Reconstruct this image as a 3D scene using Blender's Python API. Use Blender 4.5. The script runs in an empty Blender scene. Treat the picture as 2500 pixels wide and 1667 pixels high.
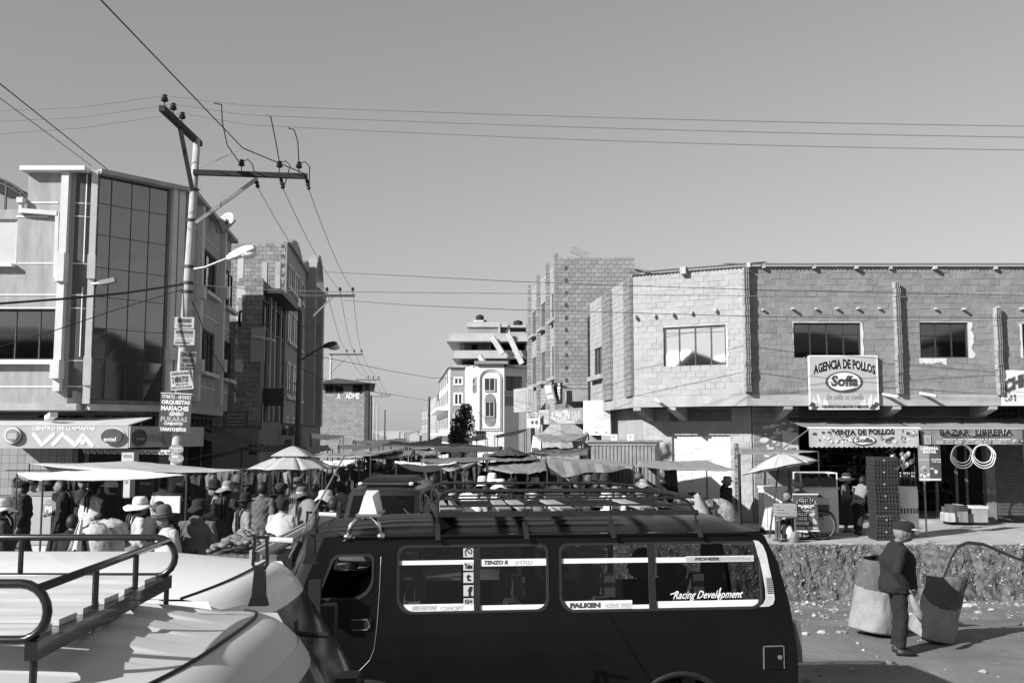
import bpy, math, random
import numpy as np
from mathutils import Vector, Matrix, noise
from mathutils.geometry import delaunay_2d_cdt

# ---------------------------------------------------------------- camera, sky, sun, exposure
SC = bpy.context.scene
COL = SC.collection
F, CX, CY, CAMH = 2431.0, 1250.0, 833.5, 2.65
PITCH = math.radians(5.37)
cam_data = bpy.data.cameras.new('camera')
cam_data.lens = 36.0 * F / 2500.0
cam_data.sensor_width = 36.0
cam_data.clip_start = 0.1
cam_data.clip_end = 12000
cam = bpy.data.objects.new('camera', cam_data)
cam.location = (0, 0, CAMH)
cam.rotation_euler = (math.radians(90) + PITCH, 0, 0)
COL.objects.link(cam)
SC.camera = cam

SUN_DIR = Vector((0.79, 0.613, -0.54)).normalized()        # direction the light travels
sun_el = math.asin(-SUN_DIR.z)
world = bpy.data.worlds.new('World')
SC.world = world
world.use_nodes = True
wn = world.node_tree
bg = wn.nodes['Background']
sky = wn.nodes.new('ShaderNodeTexSky')
sky.sky_type = 'NISHITA'
sky.sun_disc = False
sky.sun_elevation = sun_el
sky.sun_rotation = math.atan2(-SUN_DIR.x, -SUN_DIR.y)
sky.altitude = 1500
sky.air_density = 1.4
sky.dust_density = 0.4
# panchromatic film: grey of the sky weighted towards blue
bw = wn.nodes.new('ShaderNodeVectorMath')
bw.operation = 'DOT_PRODUCT'
bw.inputs[1].default_value = (0.05, 0.2, 0.75)
wn.links.new(sky.outputs[0], bw.inputs[0])
pw = wn.nodes.new('ShaderNodeMath')
pw.operation = 'POWER'
pw.inputs[1].default_value = 0.85
wn.links.new(bw.outputs['Value'], pw.inputs[0])
wn.links.new(pw.outputs[0], bg.inputs[0])
bg.inputs[1].default_value = 0.085
sl = bpy.data.lights.new('sun', 'SUN')
sl.energy = 5.0
sl.angle = math.radians(0.5)
so = bpy.data.objects.new('sun', sl)
so.rotation_euler = SUN_DIR.to_track_quat('-Z', 'Y').to_euler()
so.location = (-20, -20, 30)
COL.objects.link(so)
SC.view_settings.view_transform = 'Standard'
SC.view_settings.look = 'None'
SC.view_settings.exposure = 0.45
SC.view_settings.gamma = 1.0
SC.view_settings.use_curve_mapping = False

# ---------------------------------------------------------------- helpers
R = random.Random(11)
Z = Vector((0, 0, 1))
_c, _s = math.cos(PITCH), math.sin(PITCH)


def V(*a):
 return Vector(a)


def _ray(px, py):
 u, v = (px - CX) / F, (CY - py) / F
 return Vector((u, _c - v * _s, _s + v * _c))


def at(px, py, Y):
 d = _ray(px, py)
 t = Y / d.y
 return Vector((d.x * t, Y, CAMH + d.z * t))


def atz(px, py, z):
 d = _ray(px, py)
 t = (z - CAMH) / d.z
 return Vector((d.x * t, d.y * t, z))


class Plane:
 """vertical plane through two ground points; n points to the viewer's side"""
 def __init__(s, ax, ay, bx, by):
  s.o = Vector((ax, ay, 0))
  s.d = Vector((bx - ax, by - ay, 0))
  s.L = s.d.length
  s.d.normalize()
  s.n = Vector((s.d.y, -s.d.x, 0))

 def px(s, px, py):
  r = _ray(px, py)
  c = Vector((0, 0, CAMH))
  t = (s.o - c).dot(s.n) / r.dot(s.n)
  p = c + r * t
  return (p - s.o).dot(s.d), p.z

 def pt(s, a, z, n=0.0):
  return s.o + s.d * a + s.n * n + Vector((0, 0, z))


ORG = {}


class MB:
 def __init__(s):
  s.v, s.f, s.m = [], [], []

 def add(s, vs, fs, mi=0):
  k = len(s.v)
  s.v.extend([tuple(v) for v in vs])
  s.f.extend([tuple(i + k for i in f) for f in fs])
  s.m.extend([mi] * len(fs))

 def hexa(s, p, mi=0):
  s.add(p, [(0, 3, 2, 1), (4, 5, 6, 7), (0, 1, 5, 4), (1, 2, 6, 5), (2, 3, 7, 6), (3, 0, 4, 7)], mi)

 def box(s, x0, x1, y0, y1, z0, z1, mi=0):
  s.hexa([(x0, y0, z0), (x1, y0, z0), (x1, y1, z0), (x0, y1, z0),
    (x0, y0, z1), (x1, y0, z1), (x1, y1, z1), (x0, y1, z1)], mi)

 def pbox(s, P, a0, a1, z0, z1, n0, n1, mi=0):
  """box on a wall plane: along, height, out of the wall"""
  q = [P.pt(a0, z0, n1), P.pt(a1, z0, n1), P.pt(a1, z0, n0), P.pt(a0, z0, n0),
   P.pt(a0, z1, n1), P.pt(a1, z1, n1), P.pt(a1, z1, n0), P.pt(a0, z1, n0)]
  s.hexa(q, mi)

 def bar(s, p, q, w, h=None, up=None, mi=0):
  p, q = Vector(p), Vector(q)
  h = w if h is None else h
  d = (q - p).normalized()
  u = Vector(up) if up else (Z if abs(d.z) < 0.95 else Vector((1, 0, 0)))
  a = d.cross(u).normalized() * (w / 2)
  b = a.normalized().cross(d).normalized() * (h / 2)
  s.hexa([p - a - b, p + a - b, p + a + b, p - a + b, q - a - b, q + a - b, q + a + b, q - a + b], mi)

 def tube(s, pts, r, n=8, mi=0, cap=True, flat=None):
  pts = [Vector(p) for p in pts]
  m = len(pts)
  rs = r if isinstance(r, (list, tuple)) else [r] * m
  ref = None
  rings = []
  for i, p in enumerate(pts):
   d = (pts[min(i + 1, m - 1)] - pts[max(i - 1, 0)]).normalized()
   if ref is None:
    ref = Vector((1, 0, 0)) if abs(d.x) < 0.8 else Vector((0, 1, 0))
   a = (ref - d * ref.dot(d))
   if a.length < 1e-4:
    a = d.orthogonal()
   a.normalize()
   b = d.cross(a)
   ref = a
   rr = rs[i]
   ra, rb = rr if isinstance(rr, tuple) else (rr, rr)
   rings.append([p + a * (ra * math.cos(2 * math.pi * k / n)) + b * (rb * math.sin(2 * math.pi * k / n)) for k in range(n)])
  s.rings(rings, True, cap, mi)

 def rings(s, rings, closed=True, cap=True, mi=0):
  n = len(rings[0])
  vs = [v for r_ in rings for v in r_]
  fs = []
  for i in range(len(rings) - 1):
   for k in range(n if closed else n - 1):
    k2 = (k + 1) % n
    fs.append((i * n + k, i * n + k2, (i + 1) * n + k2, (i + 1) * n + k))
  if cap and closed:
   fs.append(tuple(range(n - 1, -1, -1)))
   fs.append(tuple((len(rings) - 1) * n + k for k in range(n)))
  s.add(vs, fs, mi)

 def lathe(s, prof, c=(0, 0, 0), n=16, axis=None, mi=0, cap=True):
  c = Vector(c)
  ax = Vector(axis).normalized() if axis else Z
  a = ax.orthogonal().normalized() if axis else Vector((1, 0, 0))
  b = ax.cross(a)
  s.rings([[c + ax * h + a * (r * math.cos(2 * math.pi * k / n)) + b * (r * math.sin(2 * math.pi * k / n)) for k in range(n)] for r, h in prof], True, cap, mi)

 def grid(s, fn, nu, nv, mi=0):
  vs = [fn(i / nu, j / nv) for j in range(nv + 1) for i in range(nu + 1)]
  w = nu + 1
  s.add(vs, [(j * w + i, j * w + i + 1, (j + 1) * w + i + 1, (j + 1) * w + i) for j in range(nv) for i in range(nu)], mi)

 def sheet(s, fn, nu, nv, th, mi=0):
  """closed thin sheet: fn gives the top, th its thickness downwards"""
  w, h = nu + 1, nv + 1
  top = [Vector(fn(i / nu, j / nv)) for j in range(h) for i in range(w)]
  bot = [p - Vector((0, 0, th)) for p in top]
  k = w * h
  fs = []
  for j in range(nv):
   for i in range(nu):
    a = j * w + i
    fs.append((a, a + 1, a + w + 1, a + w))
    fs.append((k + a, k + a + w, k + a + w + 1, k + a + 1))
  for i in range(nu):
   fs.append((i, k + i, k + i + 1, i + 1))
   a = nv * w + i
   fs.append((a, a + 1, k + a + 1, k + a))
  for j in range(nv):
   a = j * w
   fs.append((a, a + w, k + a + w, k + a))
   a = j * w + nu
   fs.append((a, k + a, k + a + w, a + w))
  s.add(top + bot, fs, mi)

 def poly(s, pts, th, nrm, mi=0):
  """flat polygon with a thickness along nrm (front face at pts)"""
  pts = [Vector(p) for p in pts]
  nrm = Vector(nrm).normalized()
  n = len(pts)
  s.add(pts + [p - nrm * th for p in pts], [tuple(range(n)), tuple(range(2 * n - 1, n - 1, -1))] + [(i, i + n, (i + 1) % n + n, (i + 1) % n) for i in range(n)], mi)

 def blob(s, c, r, sq=(1, 1, 1), n=6, jit=0.0, mi=0, seed=None):
  rg = R if seed is None else random.Random(seed)
  c = Vector(c)
  rings = []
  for i in range(n + 1):
   th = math.pi * i / n
   rr = math.sin(th) + 0.02
   rings.append([c + Vector((r * sq[0] * rr * math.cos(2 * math.pi * k / (n + 2)), r * sq[1] * rr * math.sin(2 * math.pi * k / (n + 2)), -r * sq[2] * math.cos(th))) * 1.0 + Vector((rg.uniform(-1, 1), rg.uniform(-1, 1), rg.uniform(-1, 1))) * (r * jit) for k in range(n + 2)])
  s.rings(rings, True, True, mi)

 def mesh(s, name, mats, smooth=False):
  me = bpy.data.meshes.new(name)
  me.from_pydata(s.v, [], s.f)
  for mm in (mats if isinstance(mats, (list, tuple)) else [mats]):
   me.materials.append(mm)
  if len(me.polygons) == len(s.m) and any(s.m):
   me.polygons.foreach_set('material_index', s.m)
  if smooth:
   me.polygons.foreach_set('use_smooth', [True] * len(me.polygons))
  me.update()
  return me

 def build(s, name, mats, parent=None, smooth=False, world=True):
  if not s.v:
   return None
  if parent is not None:
   if world:
    loc, rz = ORG[parent]
    ci, si = math.cos(-rz), math.sin(-rz)
    s.v = [((x - loc[0]) * ci - (y - loc[1]) * si, (x - loc[0]) * si + (y - loc[1]) * ci, z - loc[2]) for x, y, z in s.v]
   o = bpy.data.objects.new(name, s.mesh(name, mats, smooth))
   o.parent = parent
   ORG[o] = ORG[parent]
  else:
   a = np.array(s.v)
   b0, b1 = a.min(0), a.max(0)
   org = ((b0[0] + b1[0]) / 2, (b0[1] + b1[1]) / 2, b0[2])
   s.v = [(x - org[0], y - org[1], z - org[2]) for x, y, z in s.v]
   o = bpy.data.objects.new(name, s.mesh(name, mats, smooth))
   o.location = org
   ORG[o] = (org, 0.0)
  COL.objects.link(o)
  if smooth == 'auto':
   pass
  return o


def tag(o, label=None, cat=None, group=None, kind=None):
 if label:
  o['label'] = label
 if cat:
  o['category'] = cat
 if group:
  o['group'] = group
 if kind:
  o['kind'] = kind
 return o


def thing(name, label, cat, loc, rotz=0.0, group=None):
 o = bpy.data.objects.new(name, None)
 o.empty_display_size = 0.1
 o.location = loc
 o.rotation_euler = (0, 0, rotz)
 COL.objects.link(o)
 ORG[o] = (tuple(loc), rotz)
 return tag(o, label, cat, group)


def copy_tree(o, parent=None):
 c = o.copy()
 COL.objects.link(c)
 if parent is not None:
  c.parent = parent
 for ch in list(o.children):
  copy_tree(ch, c)
 return c


# ---------------------------------------------------------------- materials
_MATS = {}


def mat(name, g, rough=0.85, var=0.18, scale=2.0, bump=0.0, bscale=30.0, metal=0.0, spec=0.4, isl=0.0, blotch=None, stretch=None, wave=None, coat=0.0, trans=0.0):
 """grey procedural material. g base albedo; var large noise; isl per-piece variation; wave=(scale,axis 'Z'/'X',strength) fine grooves"""
 if name in _MATS:
  return _MATS[name]
 m = bpy.data.materials.new(name)
 m.use_nodes = True
 nt = m.node_tree
 N, L = nt.nodes, nt.links
 b = N['Principled BSDF']
 b.inputs['Roughness'].default_value = rough
 b.inputs['Metallic'].default_value = metal
 b.inputs['Specular IOR Level'].default_value = spec
 b.inputs['Coat Weight'].default_value = coat
 tc = N.new('ShaderNodeTexCoord')
 src = tc.outputs['Object']
 if stretch:
  mp = N.new('ShaderNodeMapping')
  mp.inputs['Scale'].default_value = stretch
  L.new(src, mp.inputs[0])
  src = mp.outputs[0]
 nz = N.new('ShaderNodeTexNoise')
 nz.inputs['Scale'].default_value = scale
 nz.inputs['Detail'].default_value = 6
 nz.inputs['Roughness'].default_value = 0.65
 L.new(src, nz.inputs['Vector'])
 mr = N.new('ShaderNodeMapRange')
 mr.inputs[1].default_value, mr.inputs[2].default_value = 0.3, 0.7
 mr.inputs[3].default_value, mr.inputs[4].default_value = g * (1 - var), g * (1 + var)
 L.new(nz.outputs[0], mr.inputs[0])
 val = mr.outputs[0]
 if blotch:
  n2 = N.new('ShaderNodeTexNoise')
  n2.inputs['Scale'].default_value = blotch[0]
  n2.inputs['Detail'].default_value = 8
  n2.inputs['Roughness'].default_value = 0.7
  L.new(tc.outputs['Object'], n2.inputs['Vector'])
  m2 = N.new('ShaderNodeMapRange')
  m2.inputs[1].default_value, m2.inputs[2].default_value = blotch[1], blotch[1] + 0.12
  L.new(n2.outputs[0], m2.inputs[0])
  mx = N.new('ShaderNodeMix')
  mx.data_type = 'FLOAT'
  L.new(m2.outputs[0], mx.inputs[0])
  L.new(val, mx.inputs[2])
  mx.inputs[3].default_value = blotch[2]
  val = mx.outputs[0]
 if isl:
  ge = N.new('ShaderNodeNewGeometry')
  oi = N.new('ShaderNodeObjectInfo')
  ad = N.new('ShaderNodeMath')
  ad.operation = 'ADD'
  L.new(ge.outputs['Random Per Island'], ad.inputs[0])
  L.new(oi.outputs['Random'], ad.inputs[1])
  fr = N.new('ShaderNodeMath')
  fr.operation = 'FRACT'
  L.new(ad.outputs[0], fr.inputs[0])
  m3 = N.new('ShaderNodeMapRange')
  m3.inputs[3].default_value, m3.inputs[4].default_value = 1 - isl, 1 + isl
  L.new(fr.outputs[0], m3.inputs[0])
  mu = N.new('ShaderNodeMath')
  mu.operation = 'MULTIPLY'
  L.new(val, mu.inputs[0])
  L.new(m3.outputs[0], mu.inputs[1])
  val = mu.outputs[0]
 cb = N.new('ShaderNodeCombineColor')
 for i in range(3):
  L.new(val, cb.inputs[i])
 L.new(cb.outputs[0], b.inputs['Base Color'])
 if bump or wave:
  bp = N.new('ShaderNodeBump')
  bp.inputs['Distance'].default_value = 0.02
  if wave:
   w = N.new('ShaderNodeTexWave')
   w.bands_direction = wave[1]
   w.inputs['Scale'].default_value = wave[0]
   w.inputs['Distortion'].default_value = 0.6
   L.new(tc.outputs['Object'], w.inputs['Vector'])
   L.new(w.outputs['Fac'], bp.inputs['Height'])
   bp.inputs['Strength'].default_value = wave[2]
  else:
   n4 = N.new('ShaderNodeTexNoise')
   n4.inputs['Scale'].default_value = bscale
   n4.inputs['Detail'].default_value = 5
   L.new(src, n4.inputs['Vector'])
   L.new(n4.outputs[0], bp.inputs['Height'])
   bp.inputs['Strength'].default_value = bump
  L.new(bp.outputs[0], b.inputs['Normal'])
 if trans:
  # thin cloth: part of the light comes through
  tr = N.new('ShaderNodeBsdfTranslucent')
  L.new(cb.outputs[0], tr.inputs[0])
  ms = N.new('ShaderNodeMixShader')
  ms.inputs[0].default_value = trans
  L.new(b.outputs[0], ms.inputs[1])
  L.new(tr.outputs[0], ms.inputs[2])
  L.new(ms.outputs[0], N['Material Output'].inputs[0])
 _MATS[name] = m
 return m


def glass(name, tint, refl=0.08, rough=0.02):
 if name in _MATS:
  return _MATS[name]
 m = bpy.data.materials.new(name)
 m.use_nodes = True
 nt = m.node_tree
 N, L = nt.nodes, nt.links
 N.remove(N['Principled BSDF'])
 t = N.new('ShaderNodeBsdfTransparent')
 t.inputs[0].default_value = (tint, tint, tint, 1)
 g = N.new('ShaderNodeBsdfGlossy')
 g.inputs['Color'].default_value = (0.9, 0.9, 0.9, 1)
 g.inputs['Roughness'].default_value = rough
 fz = N.new('ShaderNodeFresnel')
 fz.inputs[0].default_value = 1.45
 ma = N.new('ShaderNodeMath')
 ma.operation = 'ADD'
 ma.use_clamp = True
 L.new(fz.outputs[0], ma.inputs[0])
 ma.inputs[1].default_value = refl
 mx = N.new('ShaderNodeMixShader')
 L.new(ma.outputs[0], mx.inputs[0])
 L.new(t.outputs[0], mx.inputs[1])
 L.new(g.outputs[0], mx.inputs[2])
 L.new(mx.outputs[0], N['Material Output'].inputs[0])
 _MATS[name] = m
 return m


M = dict(
 white=mat('white_paint', 0.72, 0.5, 0.06, 3),
 offwhite=mat('offwhite_print', 0.6, 0.6, 0.08, 4),
 sign_grey=mat('sign_grey', 0.42, 0.6, 0.08, 1.5),
 sign_mid=mat('sign_mid', 0.26, 0.6, 0.12, 1.5),
 sign_dark=mat('sign_dark', 0.07, 0.6, 0.15, 2),
 black=mat('black_print', 0.015, 0.6, 0.1, 3),
 dark=mat('dark_void', 0.02, 0.9, 0.2, 2),
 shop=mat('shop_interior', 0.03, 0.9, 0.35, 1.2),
 steel=mat('dark_steel', 0.06, 0.5, 0.3, 5, metal=0.3),
 galv=mat('galvanised_steel', 0.3, 0.45, 0.25, 6, metal=0.6),
 concrete=mat('concrete', 0.36, 0.9, 0.22, 1.6, bump=0.35, bscale=25, blotch=(2.2, 0.6, 0.22)),
 pole=mat('pole_concrete', 0.4, 0.9, 0.2, 2.5, bump=0.3, bscale=20),
 wood=mat('plank_wood', 0.3, 0.8, 0.3, 3, stretch=(1, 12, 12)),
 darkwood=mat('dark_wood', 0.12, 0.85, 0.35, 3, stretch=(12, 12, 1)),
 cable=mat('cable_black', 0.02, 0.7, 0.1, 3),
 cable_grey=mat('cable_grey', 0.22, 0.6, 0.1, 3),
 glass_dark=mat('window_glass_dark', 0.03, 0.04, 0.1, 1, spec=0.7),
 mortar=mat('mortar', 0.4, 0.95, 0.25, 3, bump=0.4, bscale=40),
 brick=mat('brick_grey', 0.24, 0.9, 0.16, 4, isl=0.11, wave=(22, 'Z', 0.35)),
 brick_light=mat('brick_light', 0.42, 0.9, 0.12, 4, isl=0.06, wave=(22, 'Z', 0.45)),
 brick_far=mat('brick_far', 0.25, 0.9, 0.14, 3, isl=0.18),
 rubber=mat('rubber', 0.02, 0.85, 0.2, 8),
 chrome=mat('chrome', 0.75, 0.18, 0.1, 6, metal=1.0),
)


# ---------------------------------------------------------------- lettering
_TXT = {}


def _text_mesh(s, bold):
 key = (s, bold)
 if key in _TXT:
  return _TXT[key]
 cu = bpy.data.curves.new('t', 'FONT')
 cu.body = s
 cu.size = 1.0
 cu.resolution_u = 2
 cu.offset = bold
 cu.fill_mode = 'FRONT'
 o = bpy.data.objects.new('t', cu)
 COL.objects.link(o)
 dg = bpy.context.evaluated_depsgraph_get()
 me = bpy.data.meshes.new_from_object(o.evaluated_get(dg))
 vs = [v.co.copy() for v in me.vertices]
 fs = [tuple(p.vertices) for p in me.polygons]
 bpy.data.objects.remove(o)
 bpy.data.curves.remove(cu)
 bpy.data.meshes.remove(me)
 _TXT[key] = (vs, fs)
 return vs, fs


def lettering(s, o, right, up, w, h, m, parent, bold=0.02, arc=0.0, shear=0.0, lift=0.004, taper=0.0, name='lettering', mb=None, mi=0):
 """text fitted into a w x h box whose lower left corner is o; right/up unit vectors"""
 vs, fs = _text_mesh(s, bold)
 if not vs:
  return None
 x0, x1 = min(v.x for v in vs), max(v.x for v in vs)
 y0, y1 = min(v.y for v in vs), max(v.y for v in vs)
 o, right, up = Vector(o), Vector(right).normalized(), Vector(up).normalized()
 n = right.cross(up)
 out = []
 for v in vs:
  a = (v.x - x0) / (x1 - x0)
  b = (v.y - y0) / max(y1 - y0, 1e-6)
  c = 2 * a - 1
  hh = h * (1 + taper * abs(c))
  x = a * w + shear * b * h
  y = b * hh - arc * h * c * c
  out.append(o + right * x + up * y + n * lift)
 own = mb is None
 mb = mb or MB()
 mb.add(out, fs, mi)
 if own:
  return mb.build(name, m, parent)


def ptext(P, s, pxbox, m, parent, n=0.06, **k):
 """lettering on a wall plane, box given as photo pixels (left, top, right, bottom)"""
 a0, z1 = P.px(pxbox[0], pxbox[1])
 a1, z0 = P.px(pxbox[2], pxbox[3])
 return lettering(s, P.pt(a0, z0, n), P.d, Z, a1 - a0, z1 - z0, m, parent, **k)


def scrap(mb, P, a, z, w, h, n, mi=0, th=.003, k=9):
 """irregular flat patch"""
 pts = []
 for i in range(k):
  t = 2 * math.pi * i / k
  q = R.uniform(.6, 1.05)
  pts.append(P.pt(a + w / 2 + w * .5 * q * math.cos(t), z + h / 2 + h * .5 * q * math.sin(t), n))
 mb.poly(pts, th, P.n, mi)


# ---------------------------------------------------------------- walls
def wall_holes(mb, P, a0, a1, z0, z1, holes, n0, n1, mi=0):
 """slab with rectangular openings, as butted boxes"""
 xs = sorted({a0, a1} | {min(max(h[i], a0), a1) for h in holes for i in (0, 1)})
 for i in range(len(xs) - 1):
  xa, xb = xs[i], xs[i + 1]
  if xb - xa < 1e-5:
   continue
  xm = (xa + xb) / 2
  cuts = sorted([(max(h[2], z0), min(h[3], z1)) for h in holes if h[0] < xm < h[1]])
  z = z0
  for c0, c1 in cuts:
   if c0 - z > 1e-4:
    mb.pbox(P, xa, xb, z, c0, n0, n1, mi)
   z = max(z, c1)
  if z1 - z > 1e-4:
   mb.pbox(P, xa, xb, z, z1, n0, n1, mi)


def brick_list(a0, a1, z0, z1, bw_, bh, holes, gap=0.013, rg=R):
 out = []
 j = 0
 z = z0
 while z < z1 - 0.03:
  zt = min(z + bh, z1)
  a = a0 - (bw_ * 0.5 if j % 2 else 0)
  spans = [(a0, a1)]
  for h in holes:
   if h[2] < (z + zt) / 2 < h[3]:
    ns = []
    for s0, s1 in spans:
     if h[1] <= s0 or h[0] >= s1:
      ns.append((s0, s1))
     else:
      if h[0] > s0:
       ns.append((s0, h[0]))
      if h[1] < s1:
       ns.append((h[1], s1))
    spans = ns
  while a < a1:
   for s0, s1 in spans:
    x0, x1 = max(a, s0), min(a + bw_, s1)
    if x1 - x0 > 0.05:
     out.append((x0 + gap / 2, x1 - gap / 2, z + gap / 2, zt - gap / 2, x0 == a and x1 == a + bw_ and zt == z + bh))
   a += bw_
  z += bh
  j += 1
 return out


def brick_wall(P, a0, a1, z0, z1, bw_, bh, holes, parent, m, single=0, n=0.0, th=0.05, key=None, proud=0.006):
 bl = brick_list(a0, a1, z0, z1, bw_, bh, holes)
 whole = [b for b in bl if b[4]]
 if single and key:
  whole.sort(key=key)
 picked = set(id(b) for b in whole[:single])
 rest = MB()
 share = None
 rz = math.atan2(P.d.y, P.d.x)
 loc, prz = ORG[parent]
 for b in bl:
  off = n + R.uniform(-proud, proud)
  if id(b) in picked:
   if share is None:
    mb = MB()
    w2, h2 = (b[1] - b[0]) / 2, (b[3] - b[2]) / 2
    mb.box(-w2, w2, 0, th, -h2, h2)
    share = mb.mesh('brick', m)
   o = bpy.data.objects.new('brick', share)
   p = P.pt((b[0] + b[1]) / 2, (b[2] + b[3]) / 2, off) - Vector(loc)
   o.location = p
   o.rotation_euler = (R.uniform(-.006, .006), R.uniform(-.004, .004), rz + R.uniform(-.006, .006))
   o.parent = parent
   COL.objects.link(o)
  else:
   rest.pbox(P, b[0], b[1], b[2], b[3], off - th, off)
 o = rest.build('brickwork', m, parent)
 if o:
  o['kind'] = 'stuff'
 return o


def window_unit(P, a0, a1, z0, z1, parent, cols=3, n=-0.1, frame=None, pane=None, fw=0.05, rows=(), sill=None, weights=None):
 """a framed window recessed in a wall: frame > panes; optional sill"""
 frame = frame or M['steel']
 pane = pane or M['glass_dark']
 mb = MB()
 mb.pbox(P, a0, a1, z1 - fw, z1, n - .03, n + .03)
 mb.pbox(P, a0, a1, z0, z0 + fw, n - .03, n + .03)
 mb.pbox(P, a0, a0 + fw, z0 + fw, z1 - fw, n - .03, n + .03)
 mb.pbox(P, a1 - fw, a1, z0 + fw, z1 - fw, n - .03, n + .03)
 if isinstance(cols, (list, tuple)):
  xs = [a0] + list(cols) + [a1]
 else:
  xs = [a0 + (a1 - a0) * i / cols for i in range(cols + 1)]
 for x in xs[1:-1]:
  mb.pbox(P, x - fw * .35, x + fw * .35, z0 + fw, z1 - fw, n - .025, n + .025)
 zs = [z0] + list(rows) + [z1]
 for z in zs[1:-1]:
  mb.pbox(P, a0 + fw, a1 - fw, z - fw * .35, z + fw * .35, n - .02, n + .022)
 w = mb.build('window', frame, parent)
 for i in range(len(xs) - 1):
  for j in range(len(zs) - 1):
   pm = MB()
   t = R.uniform(-.004, .004)
   pm.pbox(P, xs[i] + fw * .4, xs[i + 1] - fw * .4, zs[j] + fw * .4, zs[j + 1] - fw * .4, n - .012 + t, n - .004 + t)
   pm.build('pane', pane, w)
 if sill:
  sm = MB()
  sm.pbox(P, a0 - sill[0], a1 + sill[0], z0 - sill[1], z0 - 0.002, -0.02, sill[2])
  sm.build('sill', sill[3], w)
 return w
# ---------------------------------------------------------------- ground
BANK_Y0, BANK_Y1, DIP = 23.4, 24.6, 1.15


def sstep(a, b, x):
 t = min(1, max(0, (x - a) / (b - a)))
 return t * t * (3 - 2 * t)


def ground_z(x, y):
 z = 0.0
 w = sstep(-0.6, 1.6, x)
 if y > 14:
  if y < BANK_Y0:
   z = -DIP * (y - 14) / (BANK_Y0 - 14)
  elif y < BANK_Y1:
   z = -DIP * (1 - sstep(BANK_Y0, BANK_Y1, y)) - 0.02
 z *= w
 if 9 < y < 25 and x > -4:
  z += 0.03 * noise.noise((x * .8, y * .8, 0)) + 0.012 * noise.noise((x * 3, y * 3, 4))
  if y > 14.5:
   z += 0.05 * w * noise.noise((x * 1.7, y * 1.7, 9)) * sstep(14.5, 17, y)
 return z


def ground_mesh():
 xs = [-6000, -2000, -600, -200, -90, -50, -30, -20] + [-14 + i for i in range(13)] + [-1 + .14 * i for i in range(118)] + [16, 17, 18, 20, 24, 30, 50, 90, 200, 600, 2000, 6000]
 ys = [-300, -80, -40, -20, -10, -4, 0, 2, 4, 6, 8, 9] + [9.2 + .16 * i for i in range(103)] + [26, 28, 30, 34, 40, 50, 70, 100, 150, 250, 500, 1000, 2500, 6000]
 mb = MB()
 w = len(xs)
 mb.add([(x, y, ground_z(x, y)) for y in ys for x in xs],
  [(j * w + i, j * w + i + 1, (j + 1) * w + i + 1, (j + 1) * w + i) for j in range(len(ys) - 1) for i in range(w - 1)])
 return mb.build('ground', mat('road_dirt', 0.17, 0.95, 0.3, .7, bump=0.7, bscale=9, blotch=(0.9, 0.58, 0.3)), smooth=True)


tag(ground_mesh(), 'dusty unpaved street and market ground', kind='structure')

# the cut earth bank under the pavement
mb = MB()


def bank_fn(u, v):
 x = -0.4 + 17 * u
 w = sstep(-0.6, 1.6, x)
 y = BANK_Y0 + (BANK_Y1 - BANK_Y0 + .25) * v
 z = (-DIP * (1 - sstep(0, .82, v))) * w
 p = V(x * 1.0, 0, z * 1.0)
 q = V(x, 0, z * .55)
 am = .55 + 1.1 * abs(noise.noise(V(x * .45, 2, 7)))
 d = noise.noise(p * .7) * .3 + am * noise.noise(p * 1.6) * .2 + noise.noise(q * 4.2 + V(3, 1, 0)) * .1 + am * (noise.noise(q * 11 + V(0, 5, 1)) * .05 + abs(noise.noise(p * 24)) * .05 + noise.noise(p * 41) * .04)
 k = w * sstep(0, .12, v) * (1 - sstep(.86, 1, v))
 return (x + .06 * noise.noise(p * 9 + V(7, 0, 0)) * k, y - .3 - d * 1.1 * k, z + .07 * k * noise.noise(p * 6 + V(0, 0, 9)) + .012 * w)


mb.grid(bank_fn, 560, 56)
tag(mb.build('earth_bank', mat('bank_earth', 0.1, 0.98, 0.75, 5, bump=1.0, bscale=30, blotch=(17, 0.6, 0.36))), 'cut bank of loose earth and stones below the pavement', kind='structure')

# pavement in front of the corner building
mb = MB()


def pave_fn(u, v):
 x = 2.2 + 14.5 * u
 y0 = 24.55 + .14 * noise.noise((x * 1.1, 3, 0)) + .06 * noise.noise((x * 4, 7, 0))
 return (x, y0 + (30.4 - y0) * v, .02 + .012 * noise.noise((x, v * 6, 2)))


mb.sheet(pave_fn, 90, 14, .05)
tag(mb.build('pavement', mat('pavement_concrete', 0.4, 0.92, 0.2, .8, bump=0.3, bscale=12, blotch=(1.1, .56, .27))), 'worn concrete pavement', kind='structure')

STONE = [mat('stone_pale', 0.42, 0.9, .25, 8, bump=.3, bscale=30, isl=.3), mat('stone_grey', 0.24, 0.9, .25, 8, bump=.3, bscale=30, isl=.3)]
# loose rubble, gravel: nobody could count it
mb = MB()
for i in range(4200):
 x = R.uniform(0.6, 15.5)
 y = R.triangular(14.2, 23.6, 22) if i % 5 else R.uniform(10.5, 15)
 if noise.noise((x * .9, y * .6, 5)) + .5 * noise.noise((x * 3, y * 2, 1)) < R.uniform(-.25, .25):
  continue
 r = R.choice([.008, .012, .016, .022, .035]) * R.uniform(.7, 1.3)
 mb.blob((x, y, ground_z(x, y) + r * .25), r, (1.2, 1, .7), 3, .25, mi=0 if R.random() < .28 else 1)
for i in range(2200):
 u, v = R.random(), R.uniform(.04, .97)
 p = bank_fn(u, v)
 if p[0] < .5:
  continue
 r = R.choice([.012, .018, .025, .035]) * R.uniform(.7, 1.2)
 mb.blob((p[0], p[1] + r * .1, p[2]), r, (1.1, 1, .8), 3, .3, mi=0 if R.random() < .18 else 1)
tag(mb.build('rubble', STONE), 'loose gravel and small stones strewn over the dug-up road', kind='stuff')
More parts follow.
